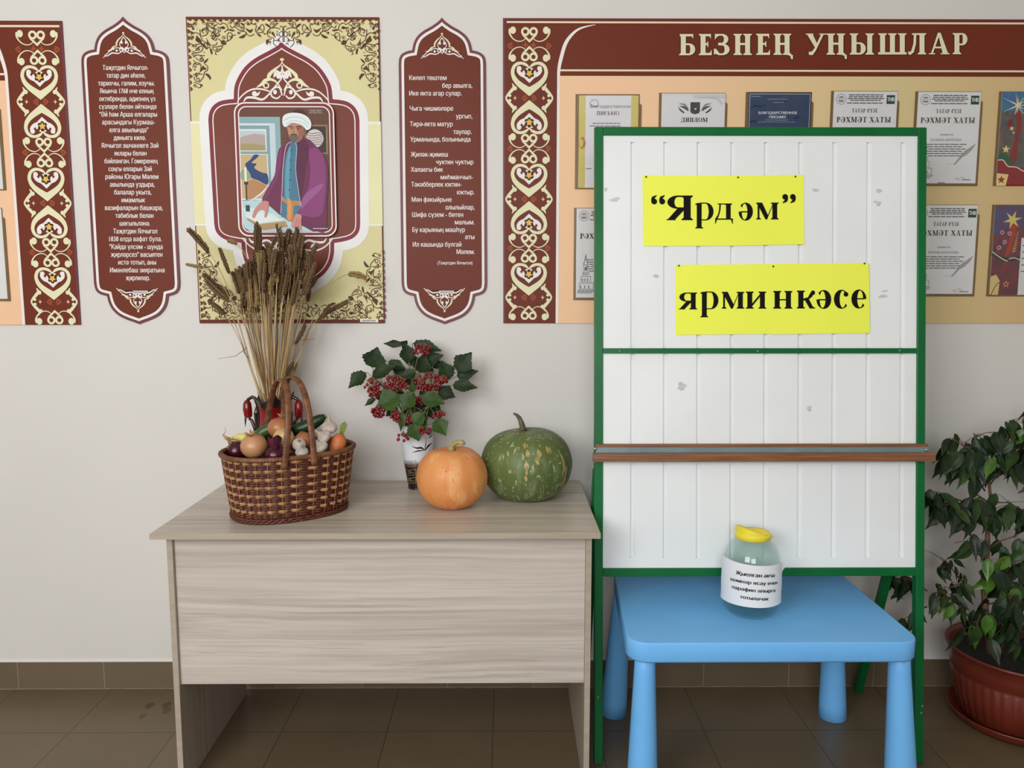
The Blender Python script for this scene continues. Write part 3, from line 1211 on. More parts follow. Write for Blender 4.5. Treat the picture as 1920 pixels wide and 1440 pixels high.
# corner arabesques (scroll work printed in brown)
CURV = [
    [(480, 180), (600, 190), (690, 240), (740, 215), (800, 240), (830, 310), (820, 340)], [(470, 190), (450, 270), (470, 330), (540, 380), (590, 330), (580, 280), (640, 240)],
    [(540, 260), (530, 220), (500, 215), (480, 240), (490, 270), (520, 265)], [(520, 420), (560, 390), (620, 460), (670, 420), (640, 390), (580, 470), (560, 510), (530, 480), (590, 400), (600, 360), (575, 350), (570, 390), (630, 450), (680, 430)],
    [(500, 450), (560, 440), (620, 510), (570, 520), (540, 470)], [(320, 330), (330, 440), (360, 530), (410, 560), (390, 600), (440, 680)], [(340, 360), (400, 310), (450, 330), (470, 370), (430, 430), (350, 450)],
    [(440, 390), (430, 340), (380, 340), (365, 380), (395, 400)], [(150, 420), (230, 390), (300, 410), (340, 470)], [(120, 290), (180, 270), (220, 310), (190, 330)], [(110, 210), (160, 250), (220, 230), (240, 190)],
    [(130, 580), (200, 610), (300, 590), (350, 600), (420, 660), (500, 650)], [(530, 660), (560, 700), (610, 730), (680, 690), (720, 620), (640, 640), (540, 650)], [(620, 560), (610, 600), (540, 620), (530, 640)],
    [(640, 490), (700, 540), (760, 570), (740, 600)], [(780, 550), (850, 520), (900, 460), (890, 400), (840, 390), (810, 440), (815, 540)], [(900, 440), (950, 430), (960, 420)], [(590, 740), (580, 770), (610, 785)],
    [(870, 250), (890, 300), (930, 290), (960, 260), (950, 210), (920, 190)], [(760, 380), (820, 340), (880, 350), (950, 350)], [(960, 260), (1000, 190), (1140, 180)], [(960, 280), (1040, 350), (1130, 370), (1150, 400), (1130, 450)],
    [(1030, 270), (1040, 230), (1000, 230), (995, 270), (1040, 275)], [(1110, 360), (1120, 250), (1060, 220)], [(1150, 380), (1180, 430), (1240, 445), (1300, 410)], [(1270, 230), (1330, 240), (1340, 290), (1320, 350), (1360, 410), (1420, 465)],
    [(1340, 370), (1390, 300), (1450, 240), (1480, 290), (1470, 350), (1410, 390), (1360, 380)], [(1440, 370), (1490, 420), (1490, 395)], [(1190, 180), (1200, 230), (1250, 230), (1260, 190)], [(1230, 200), (1300, 240), (1340, 210)],
    [(1500, 230), (1560, 280), (1620, 300), (1740, 210)], [(1600, 260), (1620, 200), (1740, 180), (1836, 190)], [(1540, 440), (1540, 370), (1600, 310), (1700, 300), (1770, 330)], [(1540, 440), (1590, 480), (1650, 490), (1640, 580), (1710, 650)],
    [(1610, 510), (1530, 520), (1510, 570), (1530, 610)], [(1640, 520), (1700, 530), (1770, 470)], [(1770, 290), (1790, 270), (1836, 330), (1836, 560)], [(1750, 400), (1800, 360), (1836, 420), (1780, 460), (1750, 420)], [(1740, 610), (1760, 580), (1790, 600)],
    [(170, 720), (240, 750), (330, 720), (360, 660), (320, 630), (220, 710)], [(370, 750), (390, 740)], [(180, 830), (250, 790), (330, 800), (390, 800)], [(220, 840), (300, 900), (360, 890), (340, 830), (300, 800)],
    [(170, 960), (230, 930), (300, 950), (310, 1010), (290, 1100)], [(380, 950), (430, 1000), (420, 1070), (370, 1100), (350, 1180), (270, 1280)], [(180, 1180), (190, 1240), (250, 1270), (270, 1220), (235, 1205), (225, 1235)],
    [(170, 1280), (230, 1300), (310, 1335)], [(160, 1150), (240, 1130), (340, 1140)], [(150, 500), (200, 480), (190, 440)], [(160, 640), (190, 620), (150, 590)], [(240, 1380), (290, 1370), (300, 1320)], [(180, 880), (200, 910), (230, 960), (300, 950)]]
LEAF = [[(240, 500), (260, 440), (290, 470), (340, 530), (330, 570), (270, 560), (230, 520)], [(430, 480), (450, 520), (480, 590), (440, 610), (420, 580), (440, 550)], [(630, 285), (700, 290), (740, 270), (780, 300), (750, 325), (690, 310)],
        [(500, 290), (570, 290), (570, 330), (530, 310)], [(490, 670), (520, 690), (530, 760), (510, 780), (490, 720)], [(1130, 420), (1080, 440), (1020, 475), (1070, 490), (1120, 470)], [(1140, 300), (1220, 340), (1280, 320), (1240, 390), (1190, 370)],
        [(1350, 400), (1400, 420), (1425, 465), (1370, 445)], [(1610, 400), (1640, 370), (1690, 490), (1640, 440)], [(1500, 225), (1560, 240), (1600, 290), (1550, 280)], [(1510, 520), (1560, 520), (1550, 570), (1515, 600)], [(290, 1090), (330, 1010), (350, 980), (380, 1030), (340, 1060)],
        [(380, 1130), (440, 1130), (480, 1190), (470, 1240), (440, 1200)], [(360, 940), (390, 890), (450, 850), (410, 920)], [(280, 1310), (330, 1335), (290, 1360)], [(690, 540), (750, 530), (790, 590), (740, 610), (700, 590)], [(160, 360), (220, 400), (160, 410)],
        [(1050, 210), (1130, 230), (1100, 260)], [(300, 560), (380, 590), (440, 690), (400, 670), (340, 610)], [(220, 320), (180, 290), (190, 340)], [(850, 320), (950, 345), (900, 365)], [(200, 1150), (240, 1170), (210, 1190)]]
BLOB = [(60, 0, 300, 150, 60), (700, 150, 870, 150, 25), (1150, 150, 1420, 170, 20), (90, 200, 140, 700, 22)]
SCR = [(160, 250, 50, 0), (250, 230, 40, 2), (560, 230, 38, 1), (880, 205, 38, 3), (660, 350, 46, 4), (750, 480, 44, 2), (450, 290, 36, 5), (230, 630, 44, 1), (180, 770, 40, 0), (280, 690, 34, 3), (200, 1000, 46, 2), (380, 1040, 28, 4), (230, 1130, 38, 0), (190, 1340, 36, 1), (1080, 300, 38, 2), (1020, 390, 30, 0), (1190, 235, 34, 4), (1400, 310, 36, 1), (1570, 380, 42, 3), (1660, 235, 38, 0), (1720, 420, 40, 5), (1580, 560, 30, 2), (1740, 530, 28, 1), (620, 690, 36, 0), (480, 610, 36, 3), (880, 470, 32, 4), (170, 470, 36, 2), (400, 200, 40, 1), (1000, 215, 30, 0), (120, 370, 36, 4), (320, 860, 30, 1)]
zmid = 319.5


def lean_x(y):
    """how far the panel's left edge has moved right by photo row y"""
    return (y - 33) / 573 * 27


for cx_, fy in ((1, 1), (-1, 1), (1, -1), (-1, -1)):
    def tf(x, y, cx_=cx_, fy=fy):
        xx, yy = x / 9.6, y / 9.6 - 12.3
        y2 = 33 + yy if fy == 1 else 606 - yy
        lx, rx = 349.5 + (y2 - 33) / 573 * 27, 711 + (y2 - 33) / 573 * 13
        u = (xx - 9.4) / 361.5
        return (lx + u * (rx - lx) if cx_ == 1 else rx - u * (rx - lx)), y2
    w = Art(pf, base=0.0021, step=.0001)
    w.tf = tf
    for x, y, r, k in SCR:
        w.line([(x + r * (1 - t_ / 13) * math.cos(k + t_ * .62), y + r * (1 - t_ / 13) * math.sin(k + t_ * .62)) for t_ in range(12)], [3, 9, 11, 12, 12], '5c3322', 0, smooth=2)
        w.ell(x + r * .16 * math.cos(k + 11 * .62), y + r * .16 * math.sin(k + 11 * .62), 12, 12, '5c3322', 1, n=10)
        q = k + PI * .9
        w.poly([(x + r * math.cos(k), y + r * math.sin(k)), (x + r * 1.5 * math.cos(k - .35), y + r * 1.5 * math.sin(k - .35)), (x + r * 1.1 * math.cos(k - .75), y + r * 1.1 * math.sin(k - .75))], '5c3322', 1, smooth=2)
    for c in CURV:
        w.line(c, 14, '5c3322', 0, smooth=4)
    for c in LEAF:
        w.poly(c, '5c3322', 1, smooth=3)
    for k in range(16):
        x0 = 100 + k * 110
        w.poly([(x0, 150), (x0 + 90, 150), (x0 + 60, 176 + 14 * (k % 3)), (x0 + 30, 170 + 10 * (k % 2))], '6a3626', 1)
    for k in range(11):
        y0 = 200 + k * 115
        w.poly([(100, y0), (100, y0 + 95), (135 + 12 * (k % 3), y0 + 60), (128, y0 + 30)], '6a3626', 1)
    w.build('corner_arabesque', pp)
for px_, py_ in ((367.5, 52.5), (692.5, 53.5)):
    w = Art(pf, base=0.0025, step=.0001)
    w.ring(px_, py_, 3, 1.2, 'e8e6e4', 1, n=14)
    w.ell(px_, py_, 1.6, 1.6, '9a8f88', 0, n=12)
    w.build('screw_cap', pp)
w = Art(pf, base=0.0035)
w.poly([(675, 598), (709, 598.5), (709.5, 604.5), (675.5, 604)], 'eeece6', 0)
w.text('0000009985', 679, 705, 603, 3.4, '222222', 1)
w.build('number_sticker', pp, label='small white number sticker')
# the raised plate with the painted portrait
PT = PF - 0.016


def rr(x0, y0, x1, y1, r, lean=(0, 0, 0, 0), n=6):
    pts = []
    for cx_, cy_, a0 in ((x0 + r, y0 + r, 180), (x1 - r, y0 + r, 270), (x1 - r, y1 - r, 0), (x0 + r, y1 - r, 90)):
        for i in range(n + 1):
            q = math.radians(a0 + 90 * i / n)
            pts.append((cx_ + r * math.cos(q), cy_ + r * math.sin(q)))
    return pts


def lean_plate(pts):
    """the plate hangs upright: 1080 x 1440 units of its own, laid on the wall plane"""
    return pts


def platefn(Y0):
    A, B = at(438.5, 191.5, PT), at(446.8, 443.5, PT)
    C = at(626.5, 191.5, PT)
    X0 = (A.x + B.x) / 2
    sx = (C.x - A.x) / 965.0
    sz = (A.z - B.z) / 1296.0
    return lambda x, y, l: Vector((X0 + (x - 45) * sx, Y0 - l, A.z - (y - 60) * sz))


pm = platefn(PT)
loop = [pm(x, y, 0) for x, y in rr(45, 60, 1010, 1356, 105)]
MB().prism(loop, 0.0155, mat('plate_edge', '5c2a24', rough=.4)).build('portrait_plate', pp)
plate = [o for o in bpy.data.objects if o.name == 'portrait_plate'][0]
w = Art(pm, base=0.0002)
w.poly(rr(45, 60, 1010, 1356, 105), 'f7efe8', 0)
w.poly(rr(58, 73, 997, 1343, 95), '84363f', 1)
w.poly(rr(84, 98, 971, 1318, 78), 'f7efe8', 2)
w.build('plate_border', plate)
w = Art(pm, base=0.001)
# picture space: x 95..960, y 108..1308
J = lambda c, pts, L, sm=3: w.poly(pts, c, L, smooth=sm)
w.poly(rr(95, 108, 961, 1308, 70), '6b4436', 0)
for y in range(240, 1300, 168):
    w.line([(500, y), (961, y + 4)], 4, '543226', 1, smooth=0)
w.rect(95, 200, 488, 1040, '8fb0b4', 1)
w.rect(95, 262, 440, 1040, 'd9e4e8', 2)
w.rect(95, 282, 385, 1010, '86a5a8', 3)
w.rect(95, 318, 352, 530, 'e6eef2', 4)
w.rect(95, 332, 340, 522, 'c3cdd2', 5)
J('b7a6a0', [(95, 400), (150, 380), (240, 362), (340, 372), (340, 470), (95, 470)], 6, 0)
J('a89a6c', [(95, 462), (180, 455), (340, 470), (340, 522), (95, 522)], 7, 0)
w.rect(95, 556, 360, 1000, 'e2e8ea', 4)
w.rect(95, 562, 350, 985, 'cbb083', 5)
J('2e4576', [(230, 562), (275, 568), (245, 600), (200, 640), (250, 650), (225, 690), (300, 735), (350, 750), (350, 850), (260, 810), (190, 780), (150, 690), (140, 650), (190, 610)], 6)
J('b98a5c', [(140, 850), (200, 800), (280, 830), (340, 870), (280, 940), (200, 985), (140, 985)], 7)
J('93a98c', [(95, 720), (150, 700), (190, 770), (150, 800), (95, 800)], 7)
w.rect(392, 262, 440, 1040, 'c6d6dd', 3)
w.rect(720, 275, 945, 555, '8f7a58', 2)
w.rect(735, 290, 928, 540, '40302b', 3)
w.ell(820, 405, 84, 88, 'd8cdca', 4)
for k in range(6):
    w.line([(745, 350 + k * 22), (800, 360 + k * 22), (850, 350 + k * 22), (895, 372 + k * 20)], 5, '4a3b3a', 5)
# table and book
J('b9d6de', [(95, 1010), (300, 1000), (450, 1140), (600, 1210), (780, 1308), (165, 1308), (110, 1270), (95, 1220)], 8, 0)
J('d3e4e8', [(95, 1080), (240, 1080), (420, 1150), (460, 1200), (260, 1230), (130, 1170)], 9, 0)
J('b39468', [(135, 1170), (250, 1235), (510, 1205), (535, 1262), (290, 1296), (140, 1196)], 9, 0)
J('e2e9e4', [(135, 1160), (280, 1130), (500, 1195), (260, 1228)], 10, 0)
# candle, ink pot, quill
w.rect(128, 685, 150, 822, 'f0ead2', 9)
w.rect(122, 822, 160, 850, '3a3030', 9)
w.rect(133, 850, 147, 1000, '4a3d3a', 9)
w.rect(128, 1050, 168, 1112, '39424f', 10)
w.line([(150, 1035), (230, 975), (300, 925), (350, 858)], [2, 12, 16, 3], 'e9eef2', 10)
# robe
J('6f2c50', [(560, 430), (520, 480), (470, 510), (440, 640), (420, 760), (340, 900), (290, 1010), (400, 1070), (470, 1130), (520, 1190), (600, 1220), (800, 1300), (905, 1290), (925, 1000), (945, 700), (900, 560), (830, 480), (730, 400)], 10)
J('8a3f74', [(760, 520), (840, 500), (905, 600), (920, 800), (900, 1000), (860, 1150), (720, 1160), (640, 1100), (740, 900), (770, 700)], 11)
J('803566', [(455, 560), (500, 520), (480, 700), (430, 820), (350, 960), (320, 1000), (300, 1000), (380, 860), (440, 700)], 11)
J('9a5a90', [(700, 960), (800, 880), (880, 840), (880, 880), (760, 1000), (660, 1090)], 12)
J('5a2342', [(640, 480), (720, 420), (760, 520), (720, 700), (690, 900), (660, 1000), (640, 780)], 12)
J('4b7a92', [(600, 430), (640, 450), (640, 520), (625, 700), (640, 850), (662, 990), (660, 1060), (600, 1180), (500, 1170), (470, 1140), (500, 950), (505, 800), (530, 600), (565, 500)], 12)
J('64a0b4', [(560, 520), (590, 500), (580, 700), (565, 980), (520, 980), (530, 700)], 13)
w.line([(600, 470), (575, 700), (560, 985)], 5, '2f5468', 14)
for k in range(5):
    w.ell(590 - k * 7, 520 + k * 95, 9, 9, '33586a', 14, n=10)
J('c0844e', [(490, 965), (540, 1005), (660, 1010), (665, 1055), (600, 1060), (590, 1195), (520, 1190), (545, 1060), (490, 1010)], 14)
J('d69a60', [(540, 1000), (575, 1010), (570, 1180), (535, 1180)], 15)
w.line([(630, 440), (645, 500), (628, 700), (645, 880), (668, 1060)], 7, 'a8b8d0', 14)
w.line([(590, 440), (540, 490), (505, 700), (490, 900), (470, 1130)], 7, 'c4bcd0', 14)
# head
J('c08a6c', [(560, 270), (710, 270), (722, 330), (715, 380), (690, 420), (640, 448), (600, 440), (575, 390), (560, 320)], 13)
J('9c6650', [(650, 300), (720, 290), (715, 370), (690, 420), (650, 440), (665, 370)], 14)
J('6a625c', [(580, 378), (610, 368), (650, 378), (664, 400), (640, 440), (610, 452), (588, 420)], 15)
w.line([(572, 300), (600, 292), (618, 302)], 8, '3a2a26', 15)
w.line([(640, 300), (668, 290), (695, 300)], 8, '3a2a26', 15)
w.ell(600, 312, 9, 5, '2e2424', 15, n=10)
w.ell(664, 312, 9, 5, '2e2424', 15, n=10)
w.line([(622, 305), (612, 345), (632, 352)], 7, 'a46c52', 15)
w.line([(592, 372), (622, 366), (652, 374)], 9, '40342f', 16)
J('e6eeee', [(514, 235), (530, 190), (590, 165), (680, 168), (750, 195), (790, 250), (785, 310), (745, 328), (720, 300), (680, 272), (600, 262), (545, 300), (520, 280)], 16)
w.line([(530, 240), (600, 205), (700, 215), (770, 270)], 6, 'b4c6c8', 17)
w.line([(545, 275), (620, 238), (720, 262), (755, 300)], 5, 'b4c6c8', 17)
J('4a2a26', [(600, 165), (650, 132), (710, 140), (745, 190), (680, 170)], 15)
# hands
J('c98a80', [(300, 1010), (355, 1020), (350, 1080), (330, 1160), (308, 1165), (315, 1110), (280, 1095), (240, 1120), (215, 1170), (190, 1165), (210, 1100), (250, 1050)], 15)
J('cf9088', [(620, 1135), (672, 1150), (665, 1200), (668, 1290), (645, 1285), (640, 1250), (625, 1285), (605, 1275), (580, 1270), (568, 1240), (590, 1190)], 15)
w.line([(622, 1180), (610, 1270)], 4, 'a06660', 16)
w.line([(645, 1185), (640, 1280)], 4, 'a06660', 16)
w.rect(765, 125, 902, 172, '8a6a5c', 2)
w.rect(769, 129, 898, 168, '5a3c34', 3)
w.text('ТАҖЕТДИН', 775, 892, 146, 13, 'd8c8c0', 4)
w.text('ЯЛЧЫГОЛ', 775, 892, 165, 13, 'd8c8c0', 4)
w.scribble(780, 925, 1278, 8, 'd8c8d8', 13, n=4)
w.build('painted_portrait', plate)

# ================================================================== certificates in clear pockets
M_POCK = mat('pocket_edge_brown', (122, 95, 58), rough=0.35, vary=0.05)
M_PAPER = mat('certificate_paper', (226, 225, 226), rough=0.5, vary=0.012, scale=8)


def clear_mat(name, tint=(1, 1, 1), gloss=0.06, ior=1.45, rough=0.02):
    m = bpy.data.materials.new(name)
    m.use_nodes = True
    nt = m.node_tree
    nt.nodes.remove(nt.nodes['Principled BSDF'])
    out = nt.nodes['Material Output']
    tr = nt.nodes.new('ShaderNodeBsdfTransparent')
    tr.inputs[0].default_value = (*tint, 1)
    gl = nt.nodes.new('ShaderNodeBsdfGlossy')
    gl.inputs['Roughness'].default_value = rough
    lw = nt.nodes.new('ShaderNodeLayerWeight')
    lw.inputs['Blend'].default_value = 0.5
    pw = nt.nodes.new('ShaderNodeMath')
    pw.operation = 'POWER'
    pw.inputs[1].default_value = 4.5
    nt.links.new(lw.outputs['Facing'], pw.inputs[0])
    fr = nt.nodes.new('ShaderNodeMath')
    fr.operation = 'MULTIPLY_ADD'
    fr.inputs[1].default_value = 0.55
    fr.inputs[2].default_value = 0.035
    nt.links.new(pw.outputs[0], fr.inputs[0])
    nz = nt.nodes.new('ShaderNodeTexNoise')
    nz.inputs['Scale'].default_value = 14
    bp = nt.nodes.new('ShaderNodeBump')
    bp.inputs['Strength'].default_value = gloss
    bp.inputs['Distance'].default_value = 0.002
    L = nt.links.new
    L(nz.outputs['Fac'], bp.inputs['Height'])
    L(bp.outputs['Normal'], gl.inputs['Normal'])
    mx = nt.nodes.new('ShaderNodeMixShader')
    L(fr.outputs[0], mx.inputs[0])
    L(tr.outputs[0], mx.inputs[1])
    L(gl.outputs[0], mx.inputs[2])
    L(mx.outputs[0], out.inputs[0])
    return m


M_CLEAR = clear_mat('clear_pocket_plastic', gloss=0.05)


def certificate(label, x0, x1, yt, yb, draw, paper=None, group=None, lab=None, xl=None):
    """pocket on the stand, photo px box of its sheet; draw(a) prints in units of about a photo px from the sheet's top left"""
    YB = YF - 0.0003
    A, C = at(x0, yt, YB), at(x1, yt, YB)
    B = at(x0, yb, YB)
    X0, X1, Z1, Z0 = A.x, C.x, A.z, B.z
    t = thing('certificate', label, 'certificate', ((X0 + X1) / 2, YB, Z0), group)
    e = .0082
    MB().prism([Vector((X0 - e, YB - .003, Z1 + .002)), Vector((X1 + .001, YB - .003, Z1 + .002)), Vector((X1 + .001, YB - .003, Z1 - .026)), Vector((X1 + e, YB - .003, Z1 - .032)),
                Vector((X1 + e, YB - .003, Z0 - e)), Vector((X0 - e, YB - .003, Z0 - e))], .003, M_POCK).build('pocket', t)
    MB().box((X0, YB - .0042, Z0), (X1, YB - .0031, Z1), paper or M_PAPER).build('sheet', t)
    sc = (X1 - X0) / (x1 - x0)
    a = Art(worldfn(X0, Z1, sc, YB - .0042), step=.00012, base=.0001)
    draw(a, x1 - x0, yb - yt)
    a.build('print', t)
    MB().box((X0 - .004, YB - .0066, Z0 - .004), (X1 + .001, YB - .0058, Z1 + .001), M_CLEAR).build('cover', t)
    return t


DK = '3a3836'


def d_gold(a, W, H):
    a.rect(0, 0, W, H, '8a6a2e', 0)
    a.rect(1.5, 1.5, W - 1.5, H - 1.5, 'd8c878', 1)
    a.rect(14, 1.5, W - 15, H - 1.5, 'e6e4e8', 2)
    a.text('Благодарственное', 22, 98, 24, 6, '6a4a5c', 3, bold=0.0, slant=.25)
    a.line([(28, 10), (22, 16), (30, 22), (38, 18), (34, 10), (22, 9)], [.5, 1, 1.4, 1, .8, .4], '6a4a5c', 3)
    a.word('ПИСЬМО', 35, 77, 30, 37, '5c4a58', 3)
    a.scribble(27, 80, 52, 1.6, '7a7680', 3)
    a.scribble(22, 80, 57, 1.6, '7a7680', 3)
    a.scribble(16, 26, 135, 1.5, '6a6670', 3, n=2)
    for k in range(16):
        q = k * 2.4
        a.poly([(7 + 5 * math.cos(q), 88 + 9 * math.sin(q)), (9 + 7 * math.cos(q + .3), 88 + 12 * math.sin(q + .3)), (6 + 4 * math.cos(q + .8), 88 + 8 * math.sin(q + .8))], ('c88a4a', 'd86a6a', '8a8a3a')[k % 3], 3)


def d_diploma(a, W, H):
    for k in range(14):
        a.line([(58 + k * 4.4, 3), (61 + k * 4.4, 9), (64 + k * 4.4, 3)], .8, 'b8b0c4', 1)
    a.line([(66, 8), (100, 9), (W - 5, 20)], [1, 4, 6], 'd2ccd8', 0)
    a.rect(2, 1.5, W - 2, 2.2, 'c8c0bc', 1)
    a.poly([(54, 16), (72, 16), (72, 33), (70, 36), (63, 38), (56, 36), (54, 33)], '4c4a4a', 1)
    a.poly([(61, 29), (64, 26), (66, 28), (63, 30)], 'e0e0e0', 2)
    for sx in (1, -1):
        X = lambda x: 63 + sx * x
        a.poly([(X(12), 33), (X(22), 27), (X(30), 23), (X(20), 23), (X(14), 27)], '555354', 1)
        a.poly([(X(19), 35), (X(28), 28), (X(32), 24), (X(29), 31), (X(22), 36)], '3c3a3a', 1)
        for k in range(3):
            a.line([(X(12), 31 - k), (X(19), 22 - k), (X(30), 20 - k * 1.2)], [.4, 1.2, .3], '8a8688', 1)
    a.word('ДИПЛОМ', 37, 87, 44, 52, '2e2c2e', 1, S=.24)


def d_blue(a, W, H):
    a.rect(0, 0, W, H, '12161f', 0)
    a.rect(2, 2, W - 2, H - 2, 'c4ccd8', 1)
    a.rect(3, 3, W - 3, H - 3, mat('blue_letter_print', '1f3a63', rough=.35, color2='31435a', scale=26, vary=.1), 2)
    for p in ([(3, 30), (14, 24), (24, 26), (34, 20)], [(60, 19), (66, 18), (72, 14)], [(4, 55), (10, 52), (18, 53)], [(86, 47), (92, 46), (98, 42)]):
        a.line(p, [1, 3, 2, .5], '172840', 3)
    a.text('БЛАГОДАРСТВЕННОЕ', 20, 92, 39, 4.6, 'eef0f4', 4, bold=.02)
    a.text('ПИСЬМО', 40, 71, 46.5, 4.6, 'eef0f4', 4, bold=.02)
    a.rect(33, 49.5, 76, 50.2, 'a8b4c0', 4)
    a.scribble(20, 90, 53.5, 1, '8a9aaa', 4, n=9)
    a.scribble(36, 74, 12, 1, '8a9aaa', 4, n=5)
    a.scribble(47, 67, 18, 1, '8a9aaa', 4, n=2)
    a.scribble(5, 23, 7, 1, '9aa8b4', 4, n=3)


def d_thanks(name):
    def d(a, W, H):
        r = random.Random(len(name))
        a.ring(14, 14, 9.6, 8.9, '4c4a48', 1)
        for k, (x0, x1, h) in enumerate(((10, 18, 1.6), (8, 20, .7), (7, 21, .7), (9, 19, 1.8), (10, 18, .8))):
            a.rect(x0, 9 + k * 2.4, x1, 9 + k * 2.4 + h, '5a5856', 1)
        for y, x0, x1 in ((6.2, 28, 92), (9.6, 28, 92), (12.9, 26, 94), (16.1, 31, 88), (21, 25, 93)):
            a.scribble(x0, x1, y, 1.7, '4a4846', 1, n=7, rnd=r)
        a.rect(99, 6.5, 114.5, 22.5, '123f2c', 1)
        a.text('ТНВ', 100.5, 113, 17.6, 7, 'eef2ee', 2, bold=.03)
        a.word('ТАТАР', 35, 60, 31, 38, '4a4036', 1, S=.2)
        a.word('СҮЗЕ', 64, 83, 31, 38, '4a4036', 1, S=.2)
        a.word('РӘХМӘТ', 7, 64, 46, 56, '443a34', 1, S=.24)
        a.word('ХАТЫ', 69, 109, 46, 56, '443a34', 1, S=.24)
        a.text('ХӨРМӘТЛЕ', 45, 70, 79, 3, '4a4644', 1)
        if name:
            a.text(name, 28, 86, 89, 4.4, '55504e', 1, bold=0)
        for k in range(6):
            y = 95 + 4.2 * k
            a.scribble(18 + (k % 3) * 3, 96 - (k * 7) % 13, y, 1.5, '4e4b4a', 1, n=6, rnd=r)
        a.poly([(114, 93), (108, 104), (98, 114), (90, 118), (76, 133), (74, 132), (86, 116), (92, 108), (104, 100)], 'a5a3a2', 1)
        a.line([(74, 132), (92, 112), (114, 93)], .7, '8c8a8a', 2)
        a.line([(60, 132), (66, 130), (74, 132)], .6, 'b0aeae', 1)
        # line drawing of a tower
        for (x0, x1, y0, y1) in ((14, 22, 104, 116), (12, 25, 118, 124), (9, 28, 126, 136), (6, 33, 138, 150)):
            for q in ((x0, y0, x1, y0 + .9), (x0, y1 - .7, x1, y1), (x0, y0, x0 + .7, y1), (x1 - .7, y0, x1, y1)):
                a.rect(*q, '5a5856', 1)
            for k in range(3):
                xx = x0 + 2 + k * (x1 - x0 - 4) / 3
                a.rect(xx, (y0 + y1) / 2 - 1, xx + 1.8, y1 - 1.5, '6a6866', 1)
        a.line([(18, 84), (17, 92), (14, 104)], [.4, 1.2, 1.4], '5a5856', 1)
        a.line([(18, 84), (19, 92), (22, 104)], [.4, 1.2, 1.4], '5a5856', 1)
        for y, x1 in ((152, 36), (154.5, 34), (157, 30)):
            a.scribble(3, x1, y, 1.2, '55524f', 1, n=5, rnd=r)
        a.scribble(46, 60, 165.5, 1.4, '55524f', 1, n=2, rnd=r)
        a.line([(79, 160), (82, 156), (84, 161), (90, 155), (98, 158)], .7, '77757a', 1)
        a.scribble(91, 108, 160, 1.4, '45434a', 1, n=2, rnd=r)
    return d


def star(x, y, R, r, n, rot=0):
    return [(x + (R if k % 2 == 0 else r) * math.sin(rot + PI * k / n), y - (R if k % 2 == 0 else r) * math.cos(rot + PI * k / n)) for k in range(2 * n)]


def d_fest(a, W, H):
    a.rect(0, 0, W, H, mat('festive_print', '3d4a4a', rough=.4, color2='6a5a4a', scale=45), 0)
    a.rect(0, 0, W, 34, mat('festive_sky_print', '235a9c', rough=.4, color2='2f7a8c', scale=25), 1)
    for k in range(7):
        dx, dy = math.cos(k * .9), math.sin(k * .9)
        t_ = min([40] + [(W - 32) / dx if dx > .01 else (28 / -dx if dx < -.01 else 99)] + [22 / -dy if dy < -.01 else 99])
        a.line([(30, 24), (30 + t_ * dx, 24 + t_ * dy)], [2.4, .4], 'c8c4b4', 2, smooth=0)
    a.poly([(28, 36), (35, 36), (40, 60), (36, 90), (34, 128), (20, 130), (28, 90), (31, 60)], '8a2320', 3, smooth=3)
    a.poly([(8, 70), (24, 38), (28, 42), (18, 66), (4, 90)], '6a4a5c', 3)
    a.ell(19, 58, 6, 9, '7c1f26', 4)
    a.poly(star(30, 24, 16, 3, 6), 'ecd9a0', 5)
    for x, y, q in ((22, 66, 5), (14, 104, 8), (26, 74, 3)):
        a.poly(star(x, y, q, q * .42, 5), 'e8cf86', 5)
    a.poly([(0, 114), (12, 110), (30, 126), (12, 142), (0, 140)], '2a5a36', 4)
    a.poly([(0, 124), (10, 124), (20, 134), (34, 138), (W, 140), (W, H), (0, H)], '8c1f26', 5)
    a.line([(0, 124), (10, 124), (20, 135), (36, 137), (60, 146), (W, 142)], 1.8, 'ead8c4', 6)
    a.poly([(0, 148), (22, 150), (18, H), (0, H)], 'e8cf86', 6)
    a.poly(star(9, 160, 8, 3.4, 5), '9c2a22', 7)
    a.poly([(40, 40), (70, 30), (W, 60), (W, 130), (50, 134), (44, 90)], '6e5c58', 3)
    for k in range(9):
        a.poly(star(50 + (k * 17) % 55, 50 + (k * 29) % 80, 5, 2, 5, k), ('d89a4a', '9c2a2a', '4a6a9a')[k % 3], 4)


